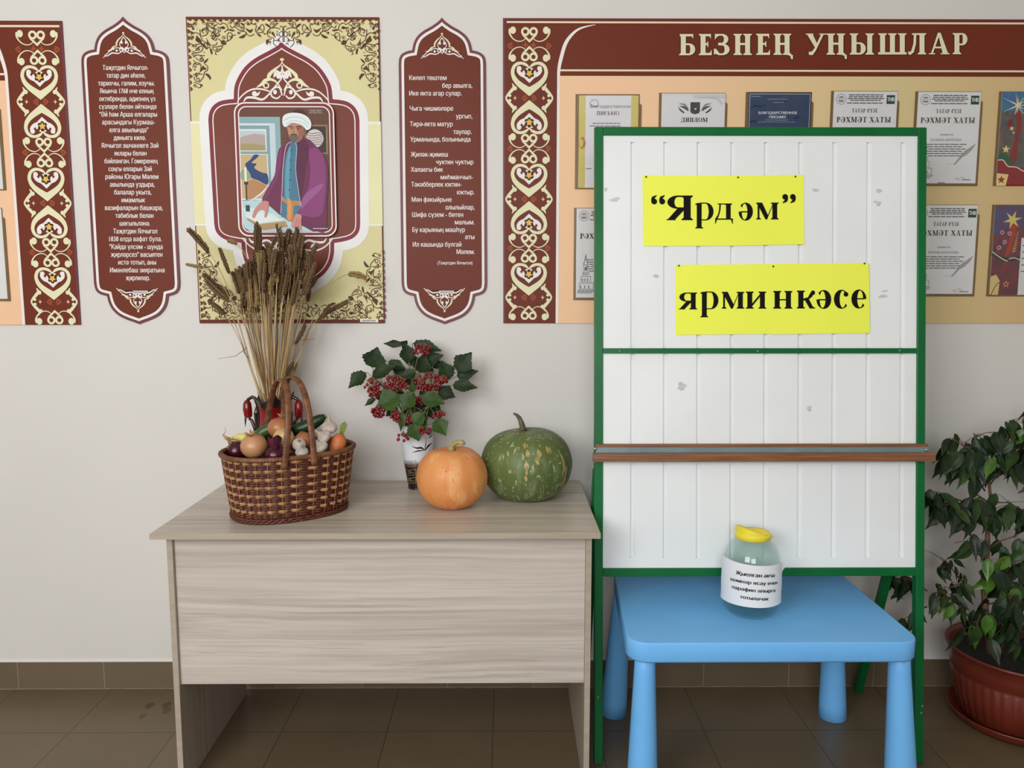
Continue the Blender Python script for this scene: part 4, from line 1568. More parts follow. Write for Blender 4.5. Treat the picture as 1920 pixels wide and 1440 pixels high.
def d_fest2(a, W, H):
    a.rect(0, 0, W, H, mat('festive_print_red', '7a2224', rough=.4, color2='4a2034', scale=30), 0)
    a.rect(0, 0, 54, 52, mat('festive_blue_print', '2a4a7c', rough=.4, color2='6a2236', scale=40), 1)
    a.poly([(4, 56), (26, 40), (40, 34), (52, 40), (52, 100), (24, 96), (2, 88)], mat('festive_violet_print', '5a1c34', rough=.4, color2='7a2a3a', scale=50), 2)
    a.poly(star(34, 27, 18, 6, 6, .3), 'd8c66a', 4)
    a.poly([(32, 38), (42, 38), (38, 70), (30, 92), (24, 92), (30, 66)], 'a83a1e', 3, smooth=3)
    for k in range(8):
        a.poly([(36 + k, 88 - k * 5), (47, 82 - k * 4.6), (39 + k, 84 - k * 5)], 'e0b84a', 5)
    for x, y in ((22, 68), (30, 52), (12, 78), (16, 50)):
        a.ring(x, y, 4, 2, 'c09aa8', 5, n=12)
    a.line([(0, 88), (20, 98), (36, 100), (54, 97)], 7, '233a2c', 4)
    a.line([(0, 86), (20, 99), (30, 103)], 1.6, 'e8dcc8', 5)
    a.line([(32, 99), (42, 97), (54, 101)], 1.6, 'e8dcc8', 5)
    a.poly([(0, 132), (10, 128), (18, 140), (16, H), (0, H)], 'd8bc7a', 4)
    a.line([(2, 168), (10, 150), (18, 142)], 1.4, '3a2a2a', 5)
    a.poly(star(30, 146, 7, 3, 5), 'e0a06a', 4)
    a.poly(star(30, 146, 4, 1.8, 5), '7a2224', 5)
    a.rect(53, 60, W, H, 'd8dad6', 6)
    for k in range(5):
        a.scribble(56, W - 6, 74 + k * 12, 2, '6a706c', 7, n=5)


certificate('gold bordered letter certificate, leftmost of the upper row on the headline board', 1084, 1198.5, 178, 350, d_gold)
certificate('white diploma with a dark shield and two trumpet shapes', 1240.5, 1359.5, 175.5, 347, d_diploma)
certificate('dark blue certificate with white letters above the green easel top', 1403, 1521, 174, 346, d_blue)
certificate('white thank-you certificate beside the blue one, its lower half hidden by the easel', 1563, 1682, 172, 344, d_thanks(''), group=None)
certificate('white thank-you certificate in the upper row whose right part clears the easel corner', 1721, 1838.5, 173, 344, d_thanks('РАЛИНӘ ЗАРИПОВА'))
certificate('colourful star and spire print, upper one at the right picture edge', 1878, 1996, 173, 344, d_fest)
certificate('white certificate strip seen left of the easel, below the gold bordered letter', 1081, 1197, 391, 558, d_thanks(''))
certificate('white thank-you certificate in the lower row, right of the green easel post', 1716, 1832.5, 385, 551, d_thanks('ӨРИНӘ БАРАНОВА'))
certificate('dark red festive print, lower one at the right picture edge', 1865, 1984, 385, 551, d_fest2)


def d_plain(a, W, H):
    a.rect(0, 0, W, H, 'e8e8e6', 0)
    for k in range(14):
        a.scribble(14, W - 14, 40 + k * 8, 2, '5a5856', 1, n=6)


certificate('certificate sliver at the left picture edge, upper of the two on the cut board', -126, -4.5, 186, 352, d_plain)
certificate('certificate sliver at the left picture edge, lower of the two on the cut board', -116, 3.5, 391, 560, d_plain)

# ================================================================== the easel
M_GREEN = mat('green_enamel', (4, 103, 50), rough=0.34, vary=0.06, scale=6, bump=0.05, bscale=40, spec=0.35)
M_PVC = mat('white_plastic_siding', (241, 243, 243), rough=0.32, vary=0.015, scale=4)
M_GREY = mat('galvanised_strip', (128, 146, 148), rough=0.35, vary=0.06, scale=12, metal=0.2)
M_STEEL = mat('steel_bolt', (190, 190, 188), rough=0.25, metal=0.9, vary=0.02)
M_SLAT = mat('varnished_pine', (150, 98, 62), rough=0.4, vary=0.1, scale=6, stretch=(1.2, 30, 60), color2=(112, 70, 44))
M_MARK = mat('tape_residue', (205, 207, 208), rough=0.6, vary=0.06, scale=90)

ez = thing('display_easel', 'green framed easel board with white ribbed panel leaning behind the blue table', 'display board', (1.097, 2.2, 0))


def ey(z):
    return EY0 + ELEAN * z


def ebox(mb, x0, x1, z0, z1, d0, d1, m):
    """box in the leaning plane; d0..d1 is depth behind the front face"""
    mb.hexa([(x0, ey(z0) + d0, z0), (x1, ey(z0) + d0, z0), (x1, ey(z0) + d1, z0), (x0, ey(z0) + d1, z0),
             (x0, ey(z1) + d0, z1), (x1, ey(z1) + d0, z1), (x1, ey(z1) + d1, z1), (x0, ey(z1) + d1, z1)], m)


EX0, EX1 = 0.6085, 1.5855
ZT = ate(1400, 238).z
ZB0, ZB1 = ate(1400, 1081).z, ate(1400, 1065.5).z
mb = MB()
ebox(mb, EX0, EX0 + .025, 0.002, ZT, 0, .025, M_GREEN)
mb.build('frame_post', ez, bevel=.002)
mb = MB()
ebox(mb, EX1 - .025, EX1, 0.002, ZT, 0, .025, M_GREEN)
mb.build('frame_post', ez, bevel=.002)
mb = MB()
ebox(mb, EX0 + .025, EX1 - .025, ZT - .025, ZT, 0, .025, M_GREEN)
mb.build('top_rail', ez, bevel=.002)
mb = MB()
ebox(mb, EX0 + .025, EX1 - .025, ZB0, ZB1, 0, .025, M_GREEN)
mb.build('bottom_rail', ez, bevel=.002)
mb = MB()
zm0, zm1 = ate(1400, 662.5).z, ate(1400, 653).z
ebox(mb, EX0 + .025, EX1 - .025, zm0, zm1, -.002, .012, M_GREEN)
mid = mb.build('middle_rail', ez, bevel=.001)
# ribbed white panel: flat boards with a stepped groove between them
gz0, gz1 = ate(1400, 1047).z, ate(1400, 266).z
gx_ = [ate(q, 640).x for q in (1182.5, 1244, 1306.5, 1369.5, 1432.5, 1497, 1561, 1625, 1689)]
prof = [(EX0 + .025, 0.0)]
for x in gx_:
    prof += [(x, 0.0), (x + .0003, 0.009), (x + .0065, 0.009), (x + .0145, 0.0)]
prof.append((EX1 - .025, 0.0))
D0 = .006
mb = MB()
v = []
for x, d in prof:
    v += [(x, ey(gz0) + D0 + d, gz0), (x, ey(gz1) + D0 + d, gz1)]
mb.add(v, [(2 * i, 2 * i + 2, 2 * i + 3, 2 * i + 1) for i in range(len(prof) - 1)], M_PVC)
ebox(mb, EX0 + .02, EX1 - .02, ZB1 - .01, ZT - .02, D0 + .0095, D0 + .014, M_PVC)
ebox(mb, EX0 + .025, EX1 - .025, gz1, ZT - .025, D0 - .0006, D0 + .008, M_PVC)
ebox(mb, EX0 + .025, EX1 - .025, ZB1, gz0, D0 - .0002, D0 + .008, M_PVC)
board = mb.build('ribbed_board', ez)
# marks of old tape on the board
efn = lambda x, y, l: ate(x, y, l - D0)
rm = random.Random(3)
for (x, y, q, h) in ((1152, 375, 13, 6), (1137, 356, 5, 5), (1232, 519, 10, 6), (1648, 357, 9, 6), (1645, 381, 8, 7), (1660, 547, 9, 4), (1655, 556, 14, 5), (1275, 722, 14, 12), (1517, 768, 7, 11), (1526, 357, 11, 4)):
    a = Art(efn, step=.0001, base=.0003)
    for k in range(4):
        cx_, cy_ = x + rm.uniform(-.5, .5) * q, y + rm.uniform(-.5, .5) * h
        a.poly([(cx_ + q * .6 * math.cos(t) * rm.uniform(.5, 1), cy_ + h * .5 * math.sin(t) * rm.uniform(.5, 1)) for t in [2 * PI * i / 8 for i in range(8)]], M_MARK, k)
    a.build('tape_mark', board)
# the pen tray
trz = [ate(1400, q).z for q in (831.5, 837, 848.5, 865.5)]
mb = MB()
ebox(mb, EX0 + .001, EX1 + .004, trz[1], trz[0], -.010, 0, M_SLAT)
tr = mb.build('tray_back_slat', ez, bevel=.001)
mb = MB()
ebox(mb, EX0 + .003, EX1 + .004, trz[2] - .006, trz[1], -.006, -.0002, M_GREY)
mb.build('tray_strip', ez, label='grey metal strip')
mb = MB()
q0, q1 = ate(1112, 858, .03).x, ate(1753.5, 858, .03).x
ebox(mb, q0, q1, ate(1400, 865.5, .03).z, ate(1400, 850, .03).z, -.034, -.018, M_SLAT)
mb.build('tray_front_slat', ez, bevel=.001)
mb = MB()
ebox(mb, EX0 + .003, EX1 + .004, trz[2] - .008, trz[2] - .005, -.02, -.0002, M_GREY)
mb.build('tray_floor', ez, label='grey metal strip')
for px, py in ((1116, 841.5), (1736.5, 843.5)):
    c = ate(px, py, .007)
    MB().tube([c, c + Vector((0, -.003, 0))], [.0052, .0045], M_STEEL, n=14).ball(c + Vector((0, -.003, 0)), (.004, .002, .004), M_STEEL).build('bolt', ez, label='round steel bolt head')
for px, py in ((1162, 658.5), (1421, 658.5), (1687, 657.5)):
    c = ate(px, py, .0022)
    MB().ball(c, (.0024, .0012, .0024), M_STEEL).build('screw', mid)
# rear struts
for x in (EX0 + .012, EX1 - .012):
    MB().beam((x, 2.578, 0.012), (x, ey(.85) + .04, .86), .025, .025, M_GREEN, up=(1, 0, 0)).build('rear_strut', ez, bevel=.002)
mb = MB()
mb.box((EX0 + .02, ey(.85) + .03, .845), (EX1 - .02, ey(.85) + .05, .865), M_GREEN)
mb.build('strut_crossbar', ez)
for x, z in ((EX0 + .011, .20), (EX1 - .008, .15), (EX1 - .005, .17)):
    MB().ball((x, ey(z) - .0006, z), (.003, .0008, .005), M_STEEL, n=8, k=5).build('paint_chip', ez, label='pale chip in the paint')

# ---------- the yellow sheets
M_YEL = mat('yellow_paper', (248, 255, 84), rough=0.65, vary=0.01, scale=5)
PD = .0012


def lerp(a, b, t):
    return a + (b - a) * t


def sheet(label, quad, letters, lift, curl):
    """a paper sheet pinned on the board; quad TL TR BR BL in photo px"""
    nx, nz = 12, 10
    mb = MB()
    v, f = [], []
    for back in (0, 1):
        for j in range(nz + 1):
            for i in range(nx + 1):
                u, w_ = i / nx, j / nz
                x = lerp(lerp(quad[0][0], quad[1][0], u), lerp(quad[3][0], quad[2][0], u), w_)
                y = lerp(lerp(quad[0][1], quad[1][1], u), lerp(quad[3][1], quad[2][1], u), w_)
                d = PD + lift + curl * (w_ ** 2) * (.4 + .6 * math.sin(u * 3 + lift * 900) ** 2)
                v.append(ate(x, y, d - D0 + (0 if back else .0003)))
    N = (nx + 1) * (nz + 1)
    for j in range(nz):
        for i in range(nx):
            a_ = j * (nx + 1) + i
            f.append((a_, a_ + 1, a_ + nx + 2, a_ + nx + 1))
            f.append((N + a_, N + a_ + nx + 1, N + a_ + nx + 2, N + a_ + 1))
    mb.add(v, f, M_YEL, True)
    o = mb.build('paper_sheet', None, weld=False)
    tag(o, label, 'paper sheet')
    a = Art(lambda x, y, l: ate(x, y, PD + lift + curl - D0 + .0003 + l), step=.0001, base=.0002)
    for ch, x0, x1, y0, y1 in letters:
        a.glyph(ch, x0, x1, y0, y1, mat('black_print', (14, 11, 7), rough=.6, vary=.05, spec=.15), 0, S=.285, T=.06)
    lo = a.build('lettering', o, label='large black serif letters')
    return o


K = 4.3636
X7 = lambda x: 1040 + x / K
Y7 = lambda y: 350 + y / K
X8 = lambda x: 1480 + x / K
sheet('yellow sheet with opening quote mark, upper sign left half', [(1204.5, 328.5), (1382, 329), (1381.5, 461), (1206, 461.5)],
      [('“', X7(790), X7(910), Y7(70), Y7(145)), ('Я', X7(922), X7(1131), Y7(72), Y7(274)), ('р', X7(1150), X7(1300), Y7(133), Y7(273)), ('д', X7(1313), X7(1458), Y7(137), Y7(270))], 0.0002, .0012)
sheet('yellow sheet with closing quote mark, upper sign right half', [(1380, 329), (1507, 328), (1508, 458), (1380, 460.5)],
      [('ә', X7(1505), X7(1622), Y7(133), Y7(275)), ('м', X7(1648), X7(1833), Y7(130), Y7(268)), ('”', X7(1857), X8(52), Y7(60), Y7(134))], 0.0008, .0012)
sheet('yellow sheet on the lower sign, left half with four letters', [(1266, 496.5), (1447, 495), (1447.5, 626), (1267, 628)],
      [('я', X7(1020), X7(1166), Y7(866), Y7(1004)), ('р', X7(1192), X7(1340), Y7(860), Y7(1000)), ('м', X7(1366), X7(1552), Y7(860), Y7(998)), ('и', X7(1564), X7(1732), Y7(858), Y7(998))], 0.0002, .0012)
sheet('yellow sheet on the lower sign, right half with five letters', [(1445.5, 494.5), (1629, 493), (1631.5, 624.5), (1446, 627)],
      [('н', 1449.5, 1486, Y7(853), Y7(998)), ('к', X8(60), X8(208), Y7(850), Y7(997)), ('ә', X8(222), X8(343), Y7(848), Y7(997)), ('с', X8(365), X8(488), Y7(846), Y7(996)), ('е', X8(508), X8(630), Y7(844), Y7(994))], 0.0008, .0012)
M_PIN = mat('dark_pin', (30, 34, 34), rough=0.35, vary=.02)
for (px, py, wh) in ((1211.5, 331.5, 'upper sign, top left corner'), (1384, 332.5, 'upper sign, over the join of its two sheets'), (1491.5, 331, 'upper sign, top right corner'),
                     (1273, 498, 'lower sign, top left corner'), (1450, 499.5, 'lower sign, over the join of its two sheets'), (1621, 494, 'lower sign, top right corner')):
    c = ate(px, py, .003 - D0 + .001)
    t = thing('push_pin', 'dark push pin on the ' + wh, 'pin', c)
    MB().tube([c + Vector((0, .0045, 0)), c], .0006, M_STEEL, n=6).build('needle', t)
    MB().ball(c, (.0027, .0016, .0027), M_PIN, n=12, k=6).build('head', t)

# ================================================================== the blue children's table
M_BLUE = mat('blue_plastic', (118, 192, 255), rough=0.45, vary=0.02, scale=8, bump=0.02, bscale=300)
bt = thing('plastic_table', "low light blue plastic children's table with round tapered legs", 'table', (1.053, 2.22, 0))
TX0, TX1, TY0, TY1, TZ = 0.668, 1.438, 1.943, 2.493, 0.48
bl = []
for cx_, cy_, a0 in ((TX1, TY1, 0), (TX0 + .03, TY1, 90), (TX0, TY0, 180), (TX1, TY0, 270)):
    r = .052
    sx = -1 if cx_ == TX1 else 1
    sy = -1 if cy_ == TY1 else 1
    for i in range(9):
        q = math.radians(a0 + 90 * i / 8)
        bl.append((cx_ + sx * r + r * math.cos(q), cy_ + sy * r + r * math.sin(q)))
mb = MB()
n = len(bl)
# slightly bowed long edges
bl = [(x, y) for x, y in bl]
lv = [(0, TZ - .055, .004), (1, TZ - .05, 0), (2, TZ - .004, 0), (3, TZ - .001, -.0015), (4, TZ, -.005)]
v, f = [], []
cxm, cym = (TX0 + TX1) / 2, (TY0 + TY1) / 2
for _, z, d in lv:
    dd = -abs(d)
    for x, y in bl:
        k = Vector((x - cxm, y - cym))
        kk = k * (1 + dd / k.length)
        v.append((cxm + kk.x, cym + kk.y, z))
for i in range(len(lv) - 1):
    for j in range(n):
        f.append((i * n + j, i * n + (j + 1) % n, (i + 1) * n + (j + 1) % n, (i + 1) * n + j))
f.append(tuple(range(n - 1, -1, -1)))
f.append(tuple((len(lv) - 1) * n + j for j in range(n)))
mb.add(v, f, M_BLUE, False)
o = mb.build('tabletop', bt)
for p in o.data.polygons:
    p.use_smooth = len(p.vertices) == 4
for (bx, by, tx, ty) in ((.7035, 2.455, .722, 2.43), (1.423, 2.428, 1.405, 2.42), (.722, 2.012, .722, 2.005), (1.440, 2.012, 1.408, 2.005)):
    mb = MB()
    pts, rad = [], []
    for k in range(9):
        t_ = k / 8
        pts.append((lerp(bx, tx, t_), lerp(by, ty, t_), lerp(.003, TZ - .05, t_)))
        rad.append(lerp(.0445, .0265, t_))
    pts = [(bx, by, 0.0005)] + pts
    rad = [.041] + rad
    mb.tube(pts, rad, M_BLUE, n=28)
    mb.build('leg', bt)

# ---------- glass jar
JX, JY = 1.0445, 2.139
M_GLASS = clear_mat('jar_glass', tint=(.93, .97, .955), gloss=0.0, ior=1.5)
jar = thing('glass_jar', 'big clear glass jar with yellow lid and white paper label on the blue table', 'jar', (JX, JY, TZ))
prof = [(.0, .004), (.03, .004), (.048, .0015), (.056, .0025), (.066, .009), (.075, .02), (.0805, .036), (.082, .055), (.0815, .10), (.0805, .135), (.078, .155), (.072, .173), (.063, .188), (.053, .199), (.0462, .205), (.0448, .209), (.0448, .224)]
inner = [(.0, .009), (.03, .009), (.05, .0075), (.062, .014), (.071, .025), (.0765, .04), (.0780, .055), (.0775, .10), (.0765, .133), (.074, .152), (.0685, .169), (.060, .184), (.050, .196), (.0435, .203), (.0422, .208), (.0422, .224)]
prof = [(r, z + .014 * min(1, max(0, (z - .1) / .05))) for r, z in prof]
inner = [(r, z + .014 * min(1, max(0, (z - .1) / .05))) for r, z in inner]
MB().lathe(prof + inner[::-1], (JX, JY, TZ), M_GLASS, n=56).build('glass_body', jar)
M_LID = mat('yellow_lid', (245, 225, 58), rough=0.35, vary=.02)
lid = MB()
lz = .2205


def lidfn(r, z, a):
    return r, z


lid.lathe([(.0475, lz), (.050, lz + .002), (.0505, lz + .013), (.049, lz + .0165), (.045, lz + .0175), (.043, lz + .0155), (.0, lz + .0155)], (JX, JY, TZ), M_LID, n=40)
# the raised pouring spout at the left
v, f = [], []
N = 24
for i in range(N + 1):
    q = math.radians(100 + 200 * i / N)
    h = .022 * math.sin(PI * i / N) ** .8
    for r in (.0485, .042):
        v.append((JX + r * math.cos(q), JY + r * math.sin(q), TZ + lz + .014))
        v.append((JX + (r - .002) * math.cos(q), JY + (r - .002) * math.sin(q), TZ + lz + .015 + h))
for i in range(N):
    a_, b_ = 4 * i, 4 * i + 4
    f += [(a_, b_, b_ + 1, a_ + 1), (a_ + 2, a_ + 3, b_ + 3, b_ + 2), (a_ + 1, b_ + 1, b_ + 3, a_ + 3)]
f += [(0, 1, 3, 2), (4 * N, 4 * N + 2, 4 * N + 3, 4 * N + 1)]
lid.add(v, f, M_LID)
for k in range(5):
    lid.box((JX - .012, JY - .034 + k * .013, TZ + lz + .0155), (JX + .036, JY - .030 + k * .013, TZ + lz + .0175), M_LID)
lid.box((JX + .047, JY - .008, TZ + lz + .003), (JX + .056, JY + .004, TZ + lz + .006), M_LID)
lid.build('lid', jar, label='yellow plastic lid with a pouring spout')
# the paper label wraps the front; its curve follows the glass
M_LAB = mat('label_paper', (238, 238, 240), rough=0.6, vary=.01, scale=9)
vd = math.atan2(EYE.y - JY, EYE.x - JX)


def labfn(x, y, l):
    """x, y in jar crop units (6.545 per photo px)"""
    u = (x - 490) / 6.545 / 56.0 * .0825
    q = vd + math.asin(max(-1, min(1, u / .0835))) if False else vd + u / .0835
    z = at(1411, 960 + y / 6.545, JY - .083).z - TZ - .004 * (abs(x - 478) / 345) ** 2
    r = .0832 + l
    return Vector((JX + r * math.cos(q), JY + r * math.sin(q), TZ + z))


LTOP, LBOT = at(1411, 1061, JY - .083).z - TZ, at(1411, 1140, JY - .083).z - TZ
mb = MB()
v, f = [], []
NX, NY = 30, 8
for back in (0, 1):
    for j in range(NY + 1):
        for i in range(NX + 1):
            u = -1 + 2 * i / NX
            q = vd + u * 1.36
            top = LTOP + .004 * (u < 0) * abs(u) - .002 * (u > 0) * abs(u)
            bot = LBOT - .004 * (u < 0) * abs(u) ** 1.5 + .000 * (u > 0) * abs(u) ** 1.5
            z = lerp(top, bot, j / NY)
            r = .0826 + (.0006 if not back else .0002) + .0004 * (abs(u) ** 6) * (1 + math.sin(j * 1.7)) + (.007 if u > .98 and j < 2 else 0)
            v.append((JX + r * math.cos(q), JY + r * math.sin(q), TZ + z))
Nn = (NX + 1) * (NY + 1)
for j in range(NY):
    for i in range(NX):
        a_ = j * (NX + 1) + i
        f.append((a_, a_ + NX + 1, a_ + NX + 2, a_ + 1))
        f.append((Nn + a_, Nn + a_ + 1, Nn + a_ + NX + 2, Nn + a_ + NX + 1))
mb.add(v, f, M_LAB, True)
lb = mb.build('paper_label', jar, weld=False, label='white paper label')
a = Art(labfn, step=.0001, base=.0006)


def flat2arc(x):
    """flat print as seen from the front -> distance along the curved label"""
    u = max(-.97, min(.97, (x - 478) / 352.0))
    return 490 + math.asin(u) * 352 * (.0835 / .0825)


for tx, x0, x1, yb, cp in (('Җыелган акча', 300, 742, 800, 46), ('шәмнәр ясау өчен', 240, 775, 893, 42), ('парафин алырга', 262, 755, 985, 42), ('тотылачак', 357, 685, 1083, 42)):
    a.text(tx, flat2arc(x0), flat2arc(x1), yb, cp, '1a1a1e', 0, bold=.05)
a.build('lettering', lb, label='black lettering')

# ================================================================== the desk
def laminate(name, along, light, dark, line):
    m = bpy.data.materials.new(name)
    m.use_nodes = True
    nt = m.node_tree
    L = nt.links.new
    b = nt.nodes['Principled BSDF']
    b.inputs['Roughness'].default_value = 0.36
    tc = nt.nodes.new('ShaderNodeTexCoord')
    warp = nt.nodes.new('ShaderNodeTexNoise')
    warp.inputs['Scale'].default_value = 2.2
    warp.inputs['Detail'].default_value = 2
    wm = nt.nodes.new('ShaderNodeMapping')
    ws = [2.0, 2.0, 2.0]
    ws['xyz'.index(along)] = 0.9
    wm.inputs['Scale'].default_value = ws
    L(tc.outputs['Object'], wm.inputs['Vector'])
    L(wm.outputs['Vector'], warp.inputs['Vector'])
    add = nt.nodes.new('ShaderNodeMix')
    add.data_type = 'VECTOR'
    add.inputs['Factor'].default_value = 0.03
    L(tc.outputs['Object'], add.inputs['A'])
    L(warp.outputs['Color'], add.inputs['B'])

    def noise(sc, long, det, p0, p1):
        mp = nt.nodes.new('ShaderNodeMapping')
        s_ = [sc, sc, sc]
        s_['xyz'.index(along)] = long
        mp.inputs['Scale'].default_value = s_
        nz = nt.nodes.new('ShaderNodeTexNoise')
        nz.inputs['Scale'].default_value = 1.0
        nz.inputs['Detail'].default_value = det
        nz.inputs['Roughness'].default_value = 0.62
        rp = nt.nodes.new('ShaderNodeMapRange')
        rp.inputs['From Min'].default_value = p0
        rp.inputs['From Max'].default_value = p1
        L(add.outputs['Result'], mp.inputs['Vector'])
        L(mp.outputs['Vector'], nz.inputs['Vector'])
        L(nz.outputs['Fac'], rp.inputs['Value'])
        return rp.outputs['Result']

    def mix(fac, a_, b_):
        x = nt.nodes.new('ShaderNodeMix')
        x.data_type = 'RGBA'
        L(fac, x.inputs['Factor'])
        for inp, val in (('A', a_), ('B', b_)):
            if isinstance(val, tuple):
                x.inputs[inp].default_value = val
            else:
                L(val, x.inputs[inp])
        return x.outputs['Result']

    c = mix(noise(60, .75, 3, .36, .64), rgb(dark), rgb(light))
    c = mix(noise(150, 1.2, 3, .55, .80), c, rgb(line))
    c = mix(noise(14, .6, 2, .45, .85), c, rgb(light))
    L(c, b.inputs['Base Color'])
    return m


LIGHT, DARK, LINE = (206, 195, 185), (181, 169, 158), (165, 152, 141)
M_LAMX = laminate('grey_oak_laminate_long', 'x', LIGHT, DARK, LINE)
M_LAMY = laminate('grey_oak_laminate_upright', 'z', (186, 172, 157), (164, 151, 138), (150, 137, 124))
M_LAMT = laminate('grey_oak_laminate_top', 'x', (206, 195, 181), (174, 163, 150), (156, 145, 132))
M_EDGEB = mat('laminate_edge_band', (176, 163, 146), rough=.4, vary=.04, scale=14, stretch=(.5, 4, 4))
M_EDGED = mat('laminate_edge_dark', (112, 100, 88), rough=.5, vary=.03)
desk = thing('office_desk', 'grey oak laminate desk carrying the basket, vases and pumpkins', 'desk', (0, 2.32, 0))
DY0, DY1 = 2.025, 2.622
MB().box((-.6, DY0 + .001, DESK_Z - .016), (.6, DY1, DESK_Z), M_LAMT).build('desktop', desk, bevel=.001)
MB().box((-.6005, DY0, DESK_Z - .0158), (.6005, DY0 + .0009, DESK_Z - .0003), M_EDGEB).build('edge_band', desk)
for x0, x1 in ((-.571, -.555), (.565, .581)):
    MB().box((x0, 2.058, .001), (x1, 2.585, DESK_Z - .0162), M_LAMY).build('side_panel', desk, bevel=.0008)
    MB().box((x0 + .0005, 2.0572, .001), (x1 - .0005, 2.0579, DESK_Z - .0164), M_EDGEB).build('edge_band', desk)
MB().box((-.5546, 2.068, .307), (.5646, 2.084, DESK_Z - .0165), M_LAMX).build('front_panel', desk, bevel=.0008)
rs = random.Random(5)
for px in (690, 1055, 1112):
    c = at(px, 1001.5, DY0)
    MB().ball((c.x, DY0 + .0003, DESK_Z - .0006), (.0012 + rs.random() * .002, .0004, .0007), M_CAULK, n=8, k=4).build('edge_chip', desk, label='pale chip in the front edge')

# ================================================================== the wicker basket
M_WLIGHT = mat('pale_cane', (176, 132, 84), rough=.45, vary=.16, scale=60, color2=(150, 104, 62))
M_WDARK = mat('stained_willow', (106, 50, 32), rough=.42, vary=.2, scale=70, stretch=(1, 1, 6), color2=(66, 28, 19), bump=.3, bscale=160)
M_WSTAKE = mat('willow_stake', (138, 88, 62), rough=.5, vary=.12, scale=50)
M_WRIM = mat('wrapped_rim_cane', (134, 86, 54), rough=.45, vary=.15, scale=50, color2=(98, 58, 38))
BC0, BA0, BB0 = (-.285, 2.243), .160, .117
BC1, BA1, BB1 = (-.289, 2.262), .187, .138
BTH, BH = .60, .178
basket = thing('wicker_basket', 'brown woven basket with two handles, full of vegetables, on the desk', 'basket', (BC0[0], BC0[1], DESK_Z))


def bpt(u, t, off=0.0):
    """basket wall: u around (0..1), t up (0..1)"""
    a_ = lerp(BA0, BA1, t ** .85) + off
    b_ = lerp(BB0, BB1, t ** .85) + off
    cx_, cy_ = lerp(BC0[0], BC1[0], t), lerp(BC0[1], BC1[1], t)
    q = 2 * PI * u
    c, s_ = math.cos(q), math.sin(q)
    e = 0.86                                    # slightly squared oval
    x = a_ * math.copysign(abs(c) ** e, c)
    y = b_ * math.copysign(abs(s_) ** e, s_)
    return Vector((cx_ + x * math.cos(BTH) - y * math.sin(BTH), cy_ + x * math.sin(BTH) + y * math.cos(BTH), DESK_Z + .004 + t * BH))


body = MB()
NS = 30
SEG = NS * 8


def strand(t0, t1, phase, m, amp, base, sharp=1.6, strips=1):
    for k in range(strips):
        a_, b_ = lerp(t0, t1, k / strips), lerp(t0, t1, (k + 1) / strips) - .008
        v, f = [], []
        for i in range(SEG):
            u = i / SEG
            c = math.cos(2 * PI * NS * u + phase)
            off = base + amp * math.copysign(abs(c) ** (1 / sharp), c)
            for tt, dd in ((a_, -.001), ((a_ + b_) / 2, .0012), (b_, -.001)):
                v.append(bpt(u, tt, off + dd))
        for i in range(SEG):
            j = (i + 1) % SEG
            f += [(3 * i, 3 * j, 3 * j + 1, 3 * i + 1), (3 * i + 1, 3 * j + 1, 3 * j + 2, 3 * i + 2)]
        body.add(v, f, m, True)


ROWS = 7
h = .90 / ROWS
for r in range(ROWS):
    t0 = .075 + r * h
    sh = (r % 2) * .5 * 0
    strand(t0, t0 + h * .56, PI + sh, M_WDARK, .0024, .0008, strips=2)
    strand(t0 + h * .55, t0 + h * 1.0, sh, M_WLIGHT, .0046, -.0014, sharp=1.5)
for i in range(NS):
    u = i / NS
    body.tube([bpt(u, t, .0008) for t in (0.02, .2, .4, .6, .8, .99)], .0018, M_WSTAKE, n=6)
v, f = [], []
for i in range(SEG):
    v += [bpt(i / SEG, 0.0, -.003), bpt(i / SEG, 1.0, -.004)]
for i in range(SEG):
    j = (i + 1) % SEG
    f.append((2 * i, 2 * j, 2 * j + 1, 2 * i + 1))
body.add(v, f, M_WDARK, True)
body.add([bpt(i / 60, .03, -.003) for i in range(60)], [tuple(range(60))], M_WDARK)
body.build('woven_body', basket, weld=False)
mb = MB()
for (t, r_, ph) in ((.012, .0058, 0), (.045, .0052, 1.3)):
    for k in (0, 1):
        pts = [bpt(i / 180, t + .010 * math.sin(2 * PI * 26 * i / 180 + PI * k + ph), .002 + .0035 * math.cos(2 * PI * 26 * i / 180 + PI * k + ph)) for i in range(180)]
        mb.tube(pts, r_ * .62, M_WDARK, n=6, closed=True)
mb.build('base_braid', basket)
mb = MB()
pts = [bpt(i / 360, 1.0, .001) for i in range(360)]
mb.tube(pts, [.0068 + .0011 * (i % 3 == 0) for i in range(360)], M_WRIM, n=9, closed=True)
mb.build('rim', basket)


